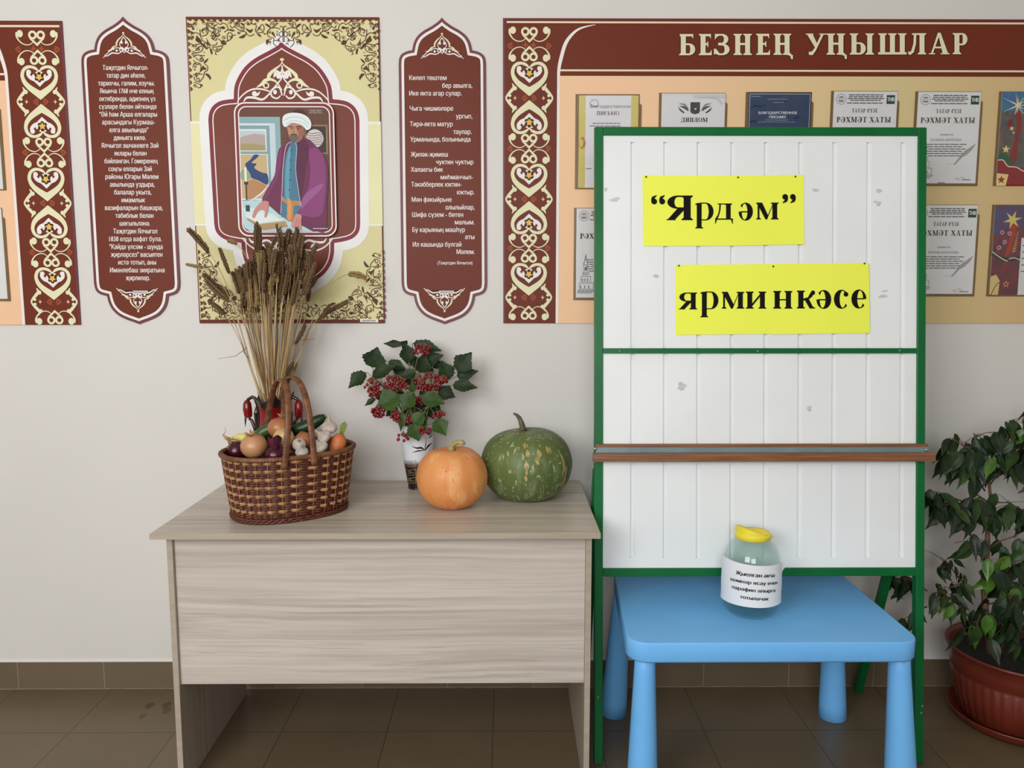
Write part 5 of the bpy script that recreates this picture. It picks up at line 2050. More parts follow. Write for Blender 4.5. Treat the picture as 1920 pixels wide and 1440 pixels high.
def handle(ufront, uback, shift, top, lean_):
    """wrapped flat cane arch from the front wall over to the back wall"""
    p, q = bpt(ufront, .86, .007), bpt(uback, .86, .007)
    mid_ = (p + q) / 2
    pts = []
    Nn_ = 330
    for i in range(Nn_ + 1):
        t_ = i / Nn_
        q_ = PI * t_
        w_ = math.cos(q_)
        z_ = math.sin(q_)
        z_ = z_ ** .72
        base_ = mid_ + (p - q) / 2 * (math.copysign(abs(w_) ** .8, w_))
        pts.append(Vector((base_.x, base_.y, lerp(p.z, q.z, t_) + z_ * (top - p.z))) + lean_ * z_)
    mbh = MB()
    ref = Vector((math.cos(BTH), math.sin(BTH), 0))
    v, f = [], []
    M_ = 8
    for i, c in enumerate(pts):
        a_ = pts[max(i - 1, 0)]
        b_ = pts[min(i + 1, Nn_)]
        d = (b_ - a_).normalized()
        sd = (ref - d * ref.dot(d)).normalized()
        nr = d.cross(sd)
        gr = .90 if i % 3 == 0 else 1.0
        for j in range(M_):
            t_ = 2 * PI * j / M_
            v.append(c + sd * math.cos(t_) * .0098 * gr + nr * math.sin(t_) * .0048 * gr)
    for i in range(Nn_):
        for j in range(M_):
            f.append((i * M_ + j, i * M_ + (j + 1) % M_, (i + 1) * M_ + (j + 1) % M_, (i + 1) * M_ + j))
    f += [tuple(range(M_ - 1, -1, -1)), tuple(Nn_ * M_ + j for j in range(M_))]
    mbh.add(v, f, M_WRIM, True)
    mbh.build('handle', basket)


def u_at(px, t):
    """where around the front wall a photo column falls"""
    best = min(range(400), key=lambda i: 1e9 if (bpt(.5 + i / 800, t).y > bpt(.5 + i / 800, t).y + 1) else abs(pix(bpt(.5 + i / 800, t, .008))[0] - px))
    return .5 + best / 800


def pix(P):
    d = P - EYE
    z = d.dot(_f)
    return 960 + FPX * d.dot(_r2) / z, 720 + FPX * d.dot(_d2) / z


def u_back(px, t):
    return min((i / 400 for i in range(0, 201)), key=lambda u: abs(pix(bpt(u, t, .008))[0] - px) + (1e3 if bpt(u, t).y < BC1[1] else 0))


ua, ub = u_at(533, .86), u_at(590, .86)
handle(ua, u_back(496, .86), 0, 1.137, Vector((.030, 0, 0)))
handle(ub, u_back(536, .86), 0, 1.141, Vector((-.010, .0, 0)))

# ================================================================== vegetables in the basket
M_ONION = mat('onion_skin', (196, 146, 104), rough=.36, vary=.14, scale=9, stretch=(1, 1, .25), color2=(172, 118, 78))
M_ONION2 = mat('copper_onion_skin', (180, 118, 76), rough=.36, vary=.14, scale=9, stretch=(1, 1, .25), color2=(150, 88, 54))
M_ONIONP = mat('pale_onion_flesh', (216, 186, 138), rough=.4, vary=.1, scale=12, color2=(196, 160, 108))
M_RED = mat('red_onion_skin', (74, 16, 34), rough=.25, vary=.2, scale=10, stretch=(1, 1, .3), color2=(38, 8, 18))
M_DRY = mat('dry_onion_neck', (196, 164, 110), rough=.6, vary=.2, scale=60, color2=(150, 116, 72))
M_GARLIC = mat('garlic_skin', (222, 212, 200), rough=.5, vary=.08, scale=30, color2=(196, 178, 168))
M_ROOT = mat('garlic_root', (150, 130, 104), rough=.8, vary=.2, scale=80)
M_CARROT = mat('carrot_skin', (214, 124, 70), rough=.5, vary=.12, scale=20, stretch=(1, 1, 4), color2=(190, 100, 54))
M_CSTALK = mat('carrot_stalk', (132, 148, 70), rough=.5, vary=.15, scale=40)
M_CUKE = mat('dark_cucumber_skin', (34, 62, 30), rough=.35, vary=.2, scale=30, color2=(20, 44, 22))
M_ZUC = mat('green_marrow_skin', (62, 92, 44), rough=.35, vary=.2, scale=30, color2=(46, 76, 34))
M_PEPPER = mat('pale_yellow_pepper', (226, 212, 128), rough=.28, vary=.06, scale=8)


def rotz_to(d):
    return Vector((0, 0, 1)).rotation_difference(Vector(d).normalized()).to_matrix()


def onion(label, c, r, m, axis=(0, 0, 1), squash=.92, neck=True, stemcol=None, group=None):
    c = Vector(c)
    t = thing('onion', label, 'onion', c - Vector((0, 0, r * squash)), group)
    R_ = rotz_to(axis)
    mb = MB()
    v, f = [], []
    N, K = 28, 18
    for i in range(K + 1):
        q = PI * i / K
        for j in range(N):
            a_ = 2 * PI * j / N
            rr_ = r * math.sin(q) * (1 + .012 * math.cos(7 * a_))
            z = -r * squash * math.cos(q)
            if q > PI * .8:
                k = (q - PI * .8) / (PI * .2)
                z += r * .16 * k * k
            v.append(c + R_ @ Vector((rr_ * math.cos(a_), rr_ * math.sin(a_), z)))
    for i in range(K):
        for j in range(N):
            f.append((i * N + j, i * N + (j + 1) % N, (i + 1) * N + (j + 1) % N, (i + 1) * N + j))
    mb.add(v, f, m, True)
    mb.build('bulb', t)
    if neck:
        mb = MB()
        rn = random.Random(int(c.x * 1e5))
        for k in range(7):
            a_ = 2 * PI * k / 7 + rn.random()
            p0 = c + R_ @ Vector((.003 * math.cos(a_), .003 * math.sin(a_), r * squash * 1.02))
            p1 = p0 + R_ @ Vector((.006 * math.cos(a_), .006 * math.sin(a_), .006 + .006 * rn.random()))
            p2 = p1 + R_ @ Vector((.008 * math.cos(a_), .008 * math.sin(a_), .001 + .004 * rn.random()))
            mb.tube([p0, p1, p2], [.0026, .0032, .0008], stemcol or M_DRY, n=6, flat=.45)
        mb.build('neck', t, label='dry papery neck')
    return t


def garlic(label, c, r, axis, group='garlic bulbs in the basket'):
    c = Vector(c)
    t = thing('garlic_bulb', label, 'garlic', c - Vector((0, 0, r * .8)), group)
    R_ = rotz_to(axis)
    prof = [(.0, -.78), (.35, -.80), (.75, -.62), (.98, -.25), (1.0, .05), (.86, .38), (.58, .66), (.34, .88), (.22, 1.15), (.17, 1.5), (.13, 1.75), (.0, 1.8)]
    mb = MB()
    N = 36
    v, f = [], []
    for (rr_, z) in prof:
        for j in range(N):
            a_ = 2 * PI * j / N
            k = 1 + (.075 * abs(math.cos(4.5 * a_)) - .05) * (1 if abs(z) < .7 else .3)
            v.append(c + R_ @ Vector((r * rr_ * k * math.cos(a_), r * rr_ * k * math.sin(a_), r * z * .82)))
    for i in range(len(prof) - 1):
        for j in range(N):
            f.append((i * N + j, i * N + (j + 1) % N, (i + 1) * N + (j + 1) % N, (i + 1) * N + j))
    mb.add(v, f, M_GARLIC, True)
    mb.build('bulb', t)
    mb = MB()
    b_ = c + R_ @ Vector((0, 0, -r * .66))
    mb.ball(b_, (r * .26, r * .26, r * .07), M_ROOT, n=12, k=6, M=R_)
    mb.build('root_plate', t, label='brownish root plate')
    return t


# positions are points of the heap, seen between the rim and the handles
onion('light brown onion at the front left rim of the basket', at(476, 836, 2.195), .0375, M_ONION, axis=(-.05, -.45, .9))
onion('copper brown onion on top of the heap behind the front handle', at(524, 803, 2.27), .034, M_ONION2, axis=(.2, .3, .9))
onion('pale yellow peeled onion just under the copper brown one', at(532, 822, 2.225), .0305, M_ONIONP, axis=(.2, -.5, .5), neck=False)
onion('brown onion between the two handles behind the white bulb', at(569, 826, 2.24), .0265, M_ONION2, axis=(-.3, .2, 1), neck=False)
onion('dark red onion in the left corner of the basket', at(444, 846, 2.250), .030, M_RED, axis=(-.9, .1, .45), neck=False)
onion('dark red onion in the middle of the basket front', at(516, 853, 2.175), .029, M_RED, axis=(0, -.2, 1), neck=False)
# torn dark skin standing up from the middle red onion
t = thing('onion_skin_flap', 'torn purple onion skin standing beside the light brown onion', 'onion skin', at(515, 848, 2.165))
mb = MB()
v, f = [], []
for j in range(5):
    for i in range(9):
        u, w_ = i / 8, j / 4
        p = at(lerp(lerp(505, 501, w_), lerp(524, 529, w_), u), lerp(842, 819 + 3.5 * math.sin(u * 7), w_), 2.16 + .012 * math.cos(u * 5) - .006 * w_)
        v.append(p)
n_ = len(v)
v += [p + Vector((0, .0012, 0)) for p in v]
for j in range(4):
    for i in range(8):
        a_ = j * 9 + i
        f += [(a_, a_ + 1, a_ + 10, a_ + 9), (n_ + a_, n_ + a_ + 9, n_ + a_ + 10, n_ + a_ + 1)]
mb.add(v, f, mat('purple_skin_flap', (92, 26, 56), rough=.3, vary=.2, scale=30, color2=(58, 12, 34)), True)
mb.build('skin', t)
# the dried neck of a white onion sticking out at the far left
c = at(437, 826, 2.27)
t = thing('white_onion', 'white onion at the far left whose dry papery neck points out of the basket', 'onion', c)
MB().ball(at(452, 836, 2.305), (.024, .024, .022), M_ONIONP, n=20, k=12).build('bulb', t)
mb = MB()
mb.tube([at(447, 833, 2.292), at(434, 827, 2.268), at(424, 821, 2.252), at(418, 816, 2.25)], [.011, .008, .005, .0022], M_DRY, n=10)
for dx, dy in ((3, -4), (6, 0), (3, 4), (-1, 5)):
    mb.tube([at(430, 825, 2.255), at(430 + dx, 826 + dy, 2.25), at(433 + dx * 2.2, 827 + dy * 1.6, 2.246)], [.004, .0036, .001], M_DRY, n=6, flat=.4)
mb.tube([at(418, 816, 2.25), at(422, 811, 2.25), at(424, 806, 2.25), at(420, 801, 2.25)], [.0012, .0006, .0005, .0004], mat('dark_root_hair', (96, 78, 60), rough=.7), n=5)
mb.build('neck', t, label='dry papery neck')
# pale pepper
t = thing('yellow_pepper', 'pale yellow pepper lying behind the light brown onion', 'pepper', at(455, 830, 2.29))
mb = MB()
mb.tube([at(430, 834, 2.285), at(437, 824, 2.285), at(450, 820.5, 2.285), at(465, 822, 2.28), at(480, 826, 2.275), at(492, 834, 2.27)], [.004, .0095, .0135, .0135, .011, .004], M_PEPPER, n=16)
mb.build('body', t)
# marrows
t = thing('green_marrow', 'green marrow running behind the onions towards the red vase', 'marrow', at(490, 815, 2.335))
mb = MB()
mb.tube([at(470, 834, 2.325), at(479, 822, 2.328), at(492, 811, 2.33), at(510, 801, 2.335), at(530, 800, 2.34)], [.006, .015, .018, .018, .010], M_ZUC, n=18)
mb.build('body', t)
t = thing('dark_cucumber', 'dark green cucumber rising between the handles towards the garlic', 'cucumber', at(575, 805, 2.32))
mb = MB()
mb.tube([at(535, 815, 2.31), at(552, 807, 2.31), at(570, 802, 2.31), at(588, 793, 2.31), at(602, 785, 2.31), at(609, 781, 2.31), at(612, 782, 2.31)], [.010, .018, .0195, .0185, .0145, .008, .003], M_CUKE, n=18)
mb.build('body', t)
mb = MB()
mb.tube([at(606, 780, 2.308), at(611, 779.5, 2.305), at(612.5, 784, 2.304)], [.003, .0024, .0016], M_CSTALK, n=8)
mb.build('stalk', t)
# garlic
garlic('garlic bulb standing tallest at the right, its neck pointing up', at(617, 801, 2.275), .0245, (.05, -.15, 1))
garlic('garlic bulb below the tallest one, its neck pointing left', at(607, 819, 2.245), .0225, (-.62, -.35, .62))
garlic('garlic bulb low at the right, half hidden by the rim, below the sideways one', at(602, 838, 2.225), .0205, (-.5, -.3, .75))
garlic('garlic bulb low between the two handles, partly behind the rim', at(566, 847, 2.188), .0185, (.1, -.5, .85))
onion('small round white bulb with a root spot between the two handles', at(561, 833, 2.200), .0190, M_GARLIC, axis=(0, -.6, .8), neck=False, squash=.95)
MB_ = MB()
c = at(560.5, 826.5, 2.1835)
MB_.ball(c, (.0042, .0015, .0034), M_ROOT, n=10, k=6)
MB_.build('root_plate', [o for o in bpy.data.objects if o.get('label', '').startswith('small round white bulb')][0], label='brownish root plate')
# carrot
t = thing('carrot', 'thick orange carrot with cut green stalks at the right end of the basket', 'carrot', at(632, 850, 2.26))
mb = MB()
ca, cb = at(628, 858, 2.265), at(638.5, 813, 2.27)
mb.tube([lerp(ca, cb, q) for q in (0, .2, .45, .7, .85, .95, 1.0)], [.018, .0205, .0225, .022, .0185, .012, .005], M_CARROT, n=20)
mb.build('root', t)
mb = MB()
for dx, dy, w_ in ((-3, -9, .003), (1, -13, .0032), (5, -15, .003), (8, -11, .0026)):
    p = at(639.5 + dx * .3, 814, 2.268)
    mb.tube([p, at(641 + dx * .7, 808 + dy * .3, 2.265), at(642 + dx, 806 + dy, 2.262)], [w_ * .8, w_, w_ * .9], M_CSTALK, n=7)
mb.build('stalk', t, label='cut green stalks')

# ================================================================== pumpkins
def pumpkin_mat(name, base, c2, streak, spots, kind):
    m = bpy.data.materials.new(name)
    m.use_nodes = True
    nt = m.node_tree
    L = nt.links.new
    b = nt.nodes['Principled BSDF']
    b.inputs['Roughness'].default_value = .44
    b.inputs['Specular IOR Level'].default_value = .35
    tc = nt.nodes.new('ShaderNodeTexCoord')

    def layer(prev, col, sc, st, p0, p1, det=4):
        mp = nt.nodes.new('ShaderNodeMapping')
        mp.inputs['Scale'].default_value = st
        nz = nt.nodes.new('ShaderNodeTexNoise')
        nz.inputs['Scale'].default_value = sc
        nz.inputs['Detail'].default_value = det
        mr = nt.nodes.new('ShaderNodeMapRange')
        mr.inputs['From Min'].default_value = p0
        mr.inputs['From Max'].default_value = p1
        mx = nt.nodes.new('ShaderNodeMix')
        mx.data_type = 'RGBA'
        L(tc.outputs['Object'], mp.inputs['Vector'])
        L(mp.outputs['Vector'], nz.inputs['Vector'])
        L(nz.outputs['Fac'], mr.inputs['Value'])
        L(mr.outputs['Result'], mx.inputs['Factor'])
        if isinstance(prev, tuple):
            mx.inputs['A'].default_value = prev
        else:
            L(prev, mx.inputs['A'])
        mx.inputs['B'].default_value = rgb(col)
        return mx.outputs['Result']
    c = layer(rgb(base), c2, 5, (1, 1, 1), .4, .65)
    c = layer(c, streak, 30, (1, 1, .22), .52, .66)
    c = layer(c, spots, 95 if kind else 130, (1, 1, .6), .60 if kind else .64, .70 if kind else .74, 2)
    L(c, b.inputs['Base Color'])
    return m


M_PUMO = pumpkin_mat('orange_pumpkin_skin', (226, 152, 92), (216, 136, 74), (232, 168, 106), (206, 124, 70), 0)
M_PUMG = pumpkin_mat('green_pumpkin_skin', (98, 112, 62), (84, 100, 56), (114, 128, 84), (166, 174, 136), 1)
M_SCAR = mat('pale_scar', (236, 184, 122), rough=.45, vary=.06, scale=60)
M_PATCH = mat('buff_patch', (198, 168, 104), rough=.45, vary=.14, scale=90, color2=(146, 142, 84))
M_STEM = mat('dry_pumpkin_stem', (186, 176, 120), rough=.6, vary=.15, scale=40, color2=(150, 138, 86))
M_STEMG = mat('grey_green_stem', (112, 112, 82), rough=.6, vary=.2, scale=40, color2=(84, 82, 58))


def pumpkin(label, c, prof, ribs, amp, m):
    t = thing('pumpkin', label, 'pumpkin', (c[0], c[1], DESK_Z))
    N = 96

    def fn(r, z, a_):
        k = 1 + amp * (abs(math.cos(ribs * a_ / 2)) ** .8 - .6) + .008 * math.sin(2 * a_ + 1) + .006 * math.sin(3 * a_)
        return r * k, z + .004 * math.sin(a_ * 2) * (r / .12) * (z > .1)
    P = [tuple(p) for p in catmull(prof, 5)]
    o = MB().lathe(P, (c[0], c[1], DESK_Z), m, n=N, fn=fn).build('fruit', t)

    def surf(a_, z, out=.0006):
        for i in range(len(P) - 1):
            if P[i][1] <= z <= P[i + 1][1]:
                q = (z - P[i][1]) / max(1e-6, P[i + 1][1] - P[i][1])
                r, zz = fn(lerp(P[i][0], P[i + 1][0], q), z, a_)
                return Vector((c[0] + (r + out) * math.cos(a_), c[1] + (r + out) * math.sin(a_), DESK_Z + zz))
        return Vector((c[0], c[1], DESK_Z + z))
    return t, o, surf


OC = (.186, 2.292)
to, oo, so = pumpkin('orange pumpkin in front of the white and black vase', OC,
                     [(.0, .006), (.03, .002), (.05, .003), (.078, .022), (.098, .052), (.105, .088), (.100, .122), (.083, .152), (.060, .170), (.036, .176), (.018, .172), (0, .169)], 10, .018, M_PUMO)


def scar(parent, surf, m, a0, z0, z1, w0, bend=0.0, n=14):
    mb = MB()
    v, f = [], []
    for i in range(n + 1):
        q = i / n
        z = lerp(z0, z1, q)
        w_ = w0 * (.25 + math.sin(PI * q) ** .7)
        a_ = a0 + bend * math.sin(q * 3)
        v += [surf(a_ - w_, z), surf(a_ + w_, z)]
    for i in range(n):
        f.append((2 * i, 2 * i + 1, 2 * i + 3, 2 * i + 2))
    mb.add(v, f, m, True)
    mb.build('skin_mark', parent, weld=False)


VA = math.atan2(EYE.y - OC[1], EYE.x - OC[0])
for da, z0, z1, w_, b_ in ((.12, .012, .088, .011, .06), (.0, .098, .155, .008, -.06), (-.62, .02, .075, .006, .05), (-.35, .01, .05, .006, .1), (.34, .06, .1, .002, .0)):
    scar(oo, so, M_SCAR, VA + da, z0, z1, w_, b_)
MB().ball(so(VA - .17, .128, .0002), (.0016, .0016, .0016), mat('dark_pit', (110, 62, 34)), n=8, k=5).build('skin_mark', oo)
mb = MB()
p = [Vector((OC[0], OC[1], DESK_Z + .166))]
p += [at(847, 838, 2.290), at(851, 832, 2.286), at(858, 829, 2.283), at(867, 829.5, 2.282), at(870, 834, 2.282)]
mb.tube([p[0]] + p[1:], [.014, .0085, .0075, .0078, .0085, .006], M_STEM, n=10)
for k in range(5):
    a_ = 2 * PI * k / 5
    mb.tube([p[0] + Vector((.006 * math.cos(a_), .006 * math.sin(a_), .004)), p[1] + Vector((.0065 * math.cos(a_), 0, .0065 * math.sin(a_) * .4)), p[2] + Vector((.006 * math.cos(a_), 0, .006 * math.sin(a_)))], [.004, .003, .002], M_STEM, n=6)
mb.build('stem', to, label='pale dry curled stem')
GC = (.412, 2.408)
tg, og, sg_ = pumpkin('big green pumpkin with buff streaks, right end of the desk', GC,
                      [(.0, .010), (.04, .003), (.075, .002), (.100, .014), (.128, .050), (.141, .095), (.139, .130), (.124, .168), (.097, .195), (.062, .210), (.03, .213), (.012, .208), (0, .206)], 10, .016, M_PUMG)
VG = math.atan2(EYE.y - GC[1], EYE.x - GC[0])
rg = random.Random(11)
# columns of buff flecks, left to right across the visible face
for da, zz in ((.02, (.155, .172)), (.02, (.118, .140)), (.0, (.100, .116)), (.3, (.150, .175)), (.28, (.135, .152)), (-.28, (.16, .18)), (-.6, (.135, .15)), (.58, (.165, .182)), (-.02, (.178, .19)), (.0, (.085, .098)), (-.3, (.10, .112))):
    for k in range(3):
        scar(og, sg_, M_PATCH, VG + da + rg.uniform(-.035, .035), zz[0] + rg.uniform(-.004, .004), zz[1] + rg.uniform(-.004, .004), .018 * rg.uniform(.5, 1.1) * (1.2 if da > -.1 else .5), rg.uniform(-.05, .05), n=8)
for da, z0, z1 in ((.86, .09, .168), (.93, .05, .13), (.98, .03, .085)):
    scar(og, sg_, M_PATCH, VG + da, z0, z1, .03, .08)
for da, z0, z1 in ((.36, .008, .07), (-.25, .008, .03), (.3, .02, .06)):
    scar(og, sg_, M_PATCH, VG + da, z0, z1, .006, .06)
mb = MB()
p = [Vector((GC[0] - .012, GC[1], DESK_Z + .204)), at(980, 802, 2.402), at(977.5, 793, 2.40), at(974, 784, 2.398), at(969, 778, 2.396), at(963, 775, 2.394)]
mb.tube(p, [.0165, .0095, .0085, .0068, .005, .0032], M_STEMG, n=10)
for k in range(5):
    a_ = 2 * PI * k / 5
    o_ = Vector((math.cos(a_), math.sin(a_), 0))
    mb.tube([p[0] + o_ * .012, p[1] + o_ * .0075, p[2] + o_ * .0065, p[3] + o_ * .005], [.005, .003, .0026, .0015], M_STEMG, n=6)
mb.build('stem', tg, label='grey green curved stem')

# ================================================================== red horned vase with wheat
M_RGLAZE = mat('red_glaze', (128, 16, 20), rough=.22, vary=.14, scale=9, coat=.25)
M_BGLAZE = mat('dark_brown_glaze', (46, 30, 24), rough=.14, vary=.2, scale=20, coat=.5)
M_OLIVE = mat('olive_glaze_inside', (78, 66, 34), rough=.2, vary=.15, scale=14, coat=.3)
VX, VY = -.402, 2.498
rv = thing('ceramic_vase', 'red and dark brown glazed vase with drooping side handles, holding wheat', 'vase', (VX, VY, DESK_Z))
vp = [(.0, .001), (.036, .001), (.040, .006), (.036, .02), (.036, .06), (.044, .12), (.05, .17), (.049, .205), (.045, .24), (.047, .27), (.055, .298), (.0535, .300), (.045, .272), (.042, .24), (.045, .2), (.044, .15), (.03, .05), (0, .04)]


def vfn(r, z, a_):
    if z > .262:
        z += .008 * math.cos(5 * a_) * (z - .262) / .036
        r += .004 * math.cos(5 * a_) * (z - .262) / .036
    return r, z


VP = [tuple(p) for p in catmull(vp, 3)]
io = max(range(len(VP)), key=lambda i: VP[i][1])
MB().lathe(VP[:io + 1], (VX, VY, DESK_Z), M_RGLAZE, n=60, fn=vfn).lathe(VP[io:], (VX, VY, DESK_Z), M_OLIVE, n=60, fn=vfn).build('vase_body', rv)
mb = MB()
for k in range(6):
    a_ = 2 * PI * k / 6 + .55
    pts = [Vector((VX + (r + .0015) * math.cos(a_), VY + (r + .0015) * math.sin(a_), DESK_Z + z)) for r, z in VP[6:io] if z > .02]
    mb.tube(pts, .0032, M_BGLAZE, n=6)
mb.build('dark_rib', rv)
mb = MB()
mb.lathe([(.0485, .274), (.0505, .277), (.056, .296), (.0585, .300), (.0565, .305), (.054, .299)], (VX, VY, DESK_Z), M_BGLAZE, n=60, fn=vfn)
for k in (2, 4, 5):
    a_ = 2 * PI * k / 5 + .1
    mb.tube([Vector((VX + .056 * math.cos(a_), VY + .056 * math.sin(a_), DESK_Z + .303)), Vector((VX + .064 * math.cos(a_), VY + .064 * math.sin(a_), DESK_Z + .315)), Vector((VX + .068 * math.cos(a_), VY + .068 * math.sin(a_), DESK_Z + .322))], [.005, .0035, .0006], M_BGLAZE, n=7)
mb.build('lip', rv)
for sx in (-1, 1):
    mb = MB()
    P0 = lambda x, y: Vector((VX + sx * x, VY, DESK_Z + y))
    mb.tube([P0(.045, .27), P0(.053, .297), P0(.066, .305), (P0(.079, .297)), P0(.084, .28)], [.006, .006, .006, .006, .005], M_BGLAZE, n=8)
    mb.tube([P0(.05, .275), P0(.056, .25), P0(.054, .21), P0(.052, .16), P0(.05, .1)], [.006, .0075, .0065, .006, .005], M_BGLAZE, n=8)
    mb.tube([P0(.079, .236), P0(.070, .228), P0(.061, .20), P0(.058, .13), P0(.056, .08), P0(.05, .06)], [.004, .0055, .0055, .005, .005, .004], M_BGLAZE, n=8)
    mb.build('handle', rv)
    mb = MB()
    mb.tube([P0(.0835, .295), P0(.083, .285), P0(.083, .265), P0(.081, .245), P0(.080, .238)], [.006, .0125, .0145, .013, .010], M_RGLAZE, n=14)
    mb.tube([P0(.089, .246), P0(.091, .228), P0(.092, .208)], [.005, .003, .0008], M_BGLAZE, n=7)
    mb.build('handle_lobe', rv, label='red drooping lobe')

# ---------- wheat
M_STRAW = mat('dry_straw', (206, 178, 130), rough=.55, vary=.14, scale=14, stretch=(3, 3, .6), color2=(174, 142, 96))
M_STRAWD = mat('dark_straw', (128, 100, 64), rough=.55, vary=.14, scale=14)
M_EAR = mat('wheat_ear', (126, 98, 62), rough=.5, vary=.25, scale=120, color2=(80, 56, 34))
M_EARL = mat('pale_wheat_ear', (170, 142, 92), rough=.55, vary=.2, scale=120, color2=(136, 106, 64))


def ear_mesh(name, m, bend, seed):
    """a wheat ear of unit length along +z, spikelets in two rows"""
    rn = random.Random(seed)
    mb = MB()
    K = 11

    def ax_(t):
        return Vector((bend * t * t, 0, t))
    mb.tube([ax_(t / 6) for t in range(7)], .018, m, n=5)
    for k in range(K):
        t = .04 + .9 * k / K
        for sd in (-1, 1):
            sc = (1 - .45 * abs(t - .45)) * rn.uniform(.9, 1.1)
            tilt = Matrix.Rotation(sd * .42 + bend * t, 3, 'Y') @ Matrix.Rotation(rn.uniform(-.3, .3), 3, 'X')
            for yy in (-.024, .024):
                c = ax_(t + (.045 if sd > 0 else 0)) + Vector((sd * .048 * sc, yy, .045))
                mb.ball(c, (.034 * sc, .03 * sc, .082 * sc), m, n=6, k=5, M=tilt)
            c = ax_(t) + Vector((sd * .075 * sc, 0, .11))
            mb.tube([c, c + Vector((sd * .03, rn.uniform(-.02, .02), .07))], [.007, .001], m, n=3)
    mb.ball(ax_(.98), (.03, .03, .06), m, n=6, k=5)
    o = mb.build(name, None)
    me = o.data
    bpy.data.objects.remove(o)
    return me


EARS = [ear_mesh('wheat_ear_a', M_EAR, .12, 1), ear_mesh('wheat_ear_b', M_EAR, -.08, 2), ear_mesh('wheat_ear_c', M_EAR, .25, 3)]
EARSL = [ear_mesh('pale_wheat_ear_a', M_EARL, .1, 4), ear_mesh('pale_wheat_ear_b', M_EARL, -.2, 5)]
C1 = lambda p: (330 + p[0] / 4.5, 400 + p[1] / 4.5)
MOUTH = Vector((VX, VY, DESK_Z + .292))


def stalk(base, tip, Y, label, group, pale=False, curve=0.0, rn=random, yt=None):
    bx, by = C1(base)
    tx, ty = C1(tip)
    B = at(bx, by, Y)
    T = at(tx, ty, Y + (yt if yt is not None else rn.uniform(-.02, .02)))
    foot = Vector((VX + rn.uniform(-.018, .018) - (B.x - VX) * .06, VY + rn.uniform(-.018, .018), DESK_Z + .06))
    k = max(-1, min(1, (B.x - VX) / .16))
    neck = MOUTH + Vector((k * .034 + rn.uniform(-.006, .006), max(-.03, min(.03, (B.y - VY) * .45)), 0))
    t = thing('wheat_stalk', label, 'wheat', foot, group)
    d_end = (T - B).normalized()
    pts = [foot, lerp(foot, neck, .55)]
    out = (neck - foot).normalized()
    Lb = (B - neck).length
    c1 = neck + (lerp(out, (B - neck).normalized(), .75)).normalized() * Lb * .4
    c2 = B - lerp((B - neck).normalized(), d_end, .85).normalized() * Lb * .26
    for i in range(17):
        q = i / 16
        pts.append(neck * (1 - q) ** 3 + c1 * (3 * q * (1 - q) ** 2) + c2 * (3 * q * q * (1 - q)) + B * q ** 3)
    L_ = len(pts)
    MB().tube(pts, [lerp(.0022, .0011, i / L_) * rn.uniform(.92, 1.08) for i in range(L_)], M_STRAW if rn.random() > .22 else M_STRAWD, n=5).build('stem', t, weld=False)
    me = rn.choice(EARSL if pale else EARS)
    o = bpy.data.objects.new('ear', me)
    COL.objects.link(o)
    o.parent = t
    ln = (T - B).length
    R_ = d_end.to_track_quat('Z', 'Y').to_matrix() @ Matrix.Rotation(rn.uniform(0, PI), 3, 'Z')
    wid = rn.uniform(.098, .122)
    M4 = Matrix.Translation(B - foot) @ R_.to_4x4() @ Matrix.Diagonal((wid, wid, ln, 1))
    o.matrix_basis = M4
    return t


rw = random.Random(21)
GRP = 'wheat stalks in the red vase'
SAME = 'brown wheat stalk in the upright middle of the sheaf in the red vase'
OUT = [((285, 335), (115, 120), 2.49, 'wheat stalk whose ear reaches farthest up to the left', 0), ((450, 510), (365, 290), 2.51, 'wheat stalk with a short dark ear right of the highest left one', 0),
       ((515, 260), (425, 200), 2.54, 'thin pale wheat stalk bending left in front of the portrait panel', 1), ((230, 460), (65, 425), 2.52, 'pale wheat stalk whose ear lies flat, leftmost of all', 1),
       ((380, 690), (250, 500), 2.50, 'wheat stalk with a dark ear, upper of the three close together on the left', 0), ((460, 700), (340, 570), 2.54, 'paler wheat stalk, right one of the three close together on the left', 1),
       ((455, 745), (225, 575), 2.47, 'wheat stalk with a dark ear, lowest of the three close together on the left', 0), ((415, 860), (320, 750), 2.50, 'wheat stalk with the lowest ear at the left side', 0),
       ((1450, 515), (1610, 500), 2.53, 'wheat stalk arching far to the right, its ear lying flat', 1), ((1190, 925), (1300, 770), 2.48, 'wheat stalk low at the right, shorter of two leaning ears', 0),
       ((1225, 865), (1450, 730), 2.53, 'wheat stalk low at the right, longer of two leaning ears', 0), ((1000, 1105), (1110, 955), 2.48, 'wheat stalk with an ear just below the portrait panel at the right', 0),
       ((935, 1375), (990, 1250), 2.47, 'wheat stalk with the lowest ear of all, beside the basket handle', 0)]
for b_, t_, Y, lab, pale in OUT:
    stalk(b_, t_, Y, lab, GRP, bool(pale), rn=rw)
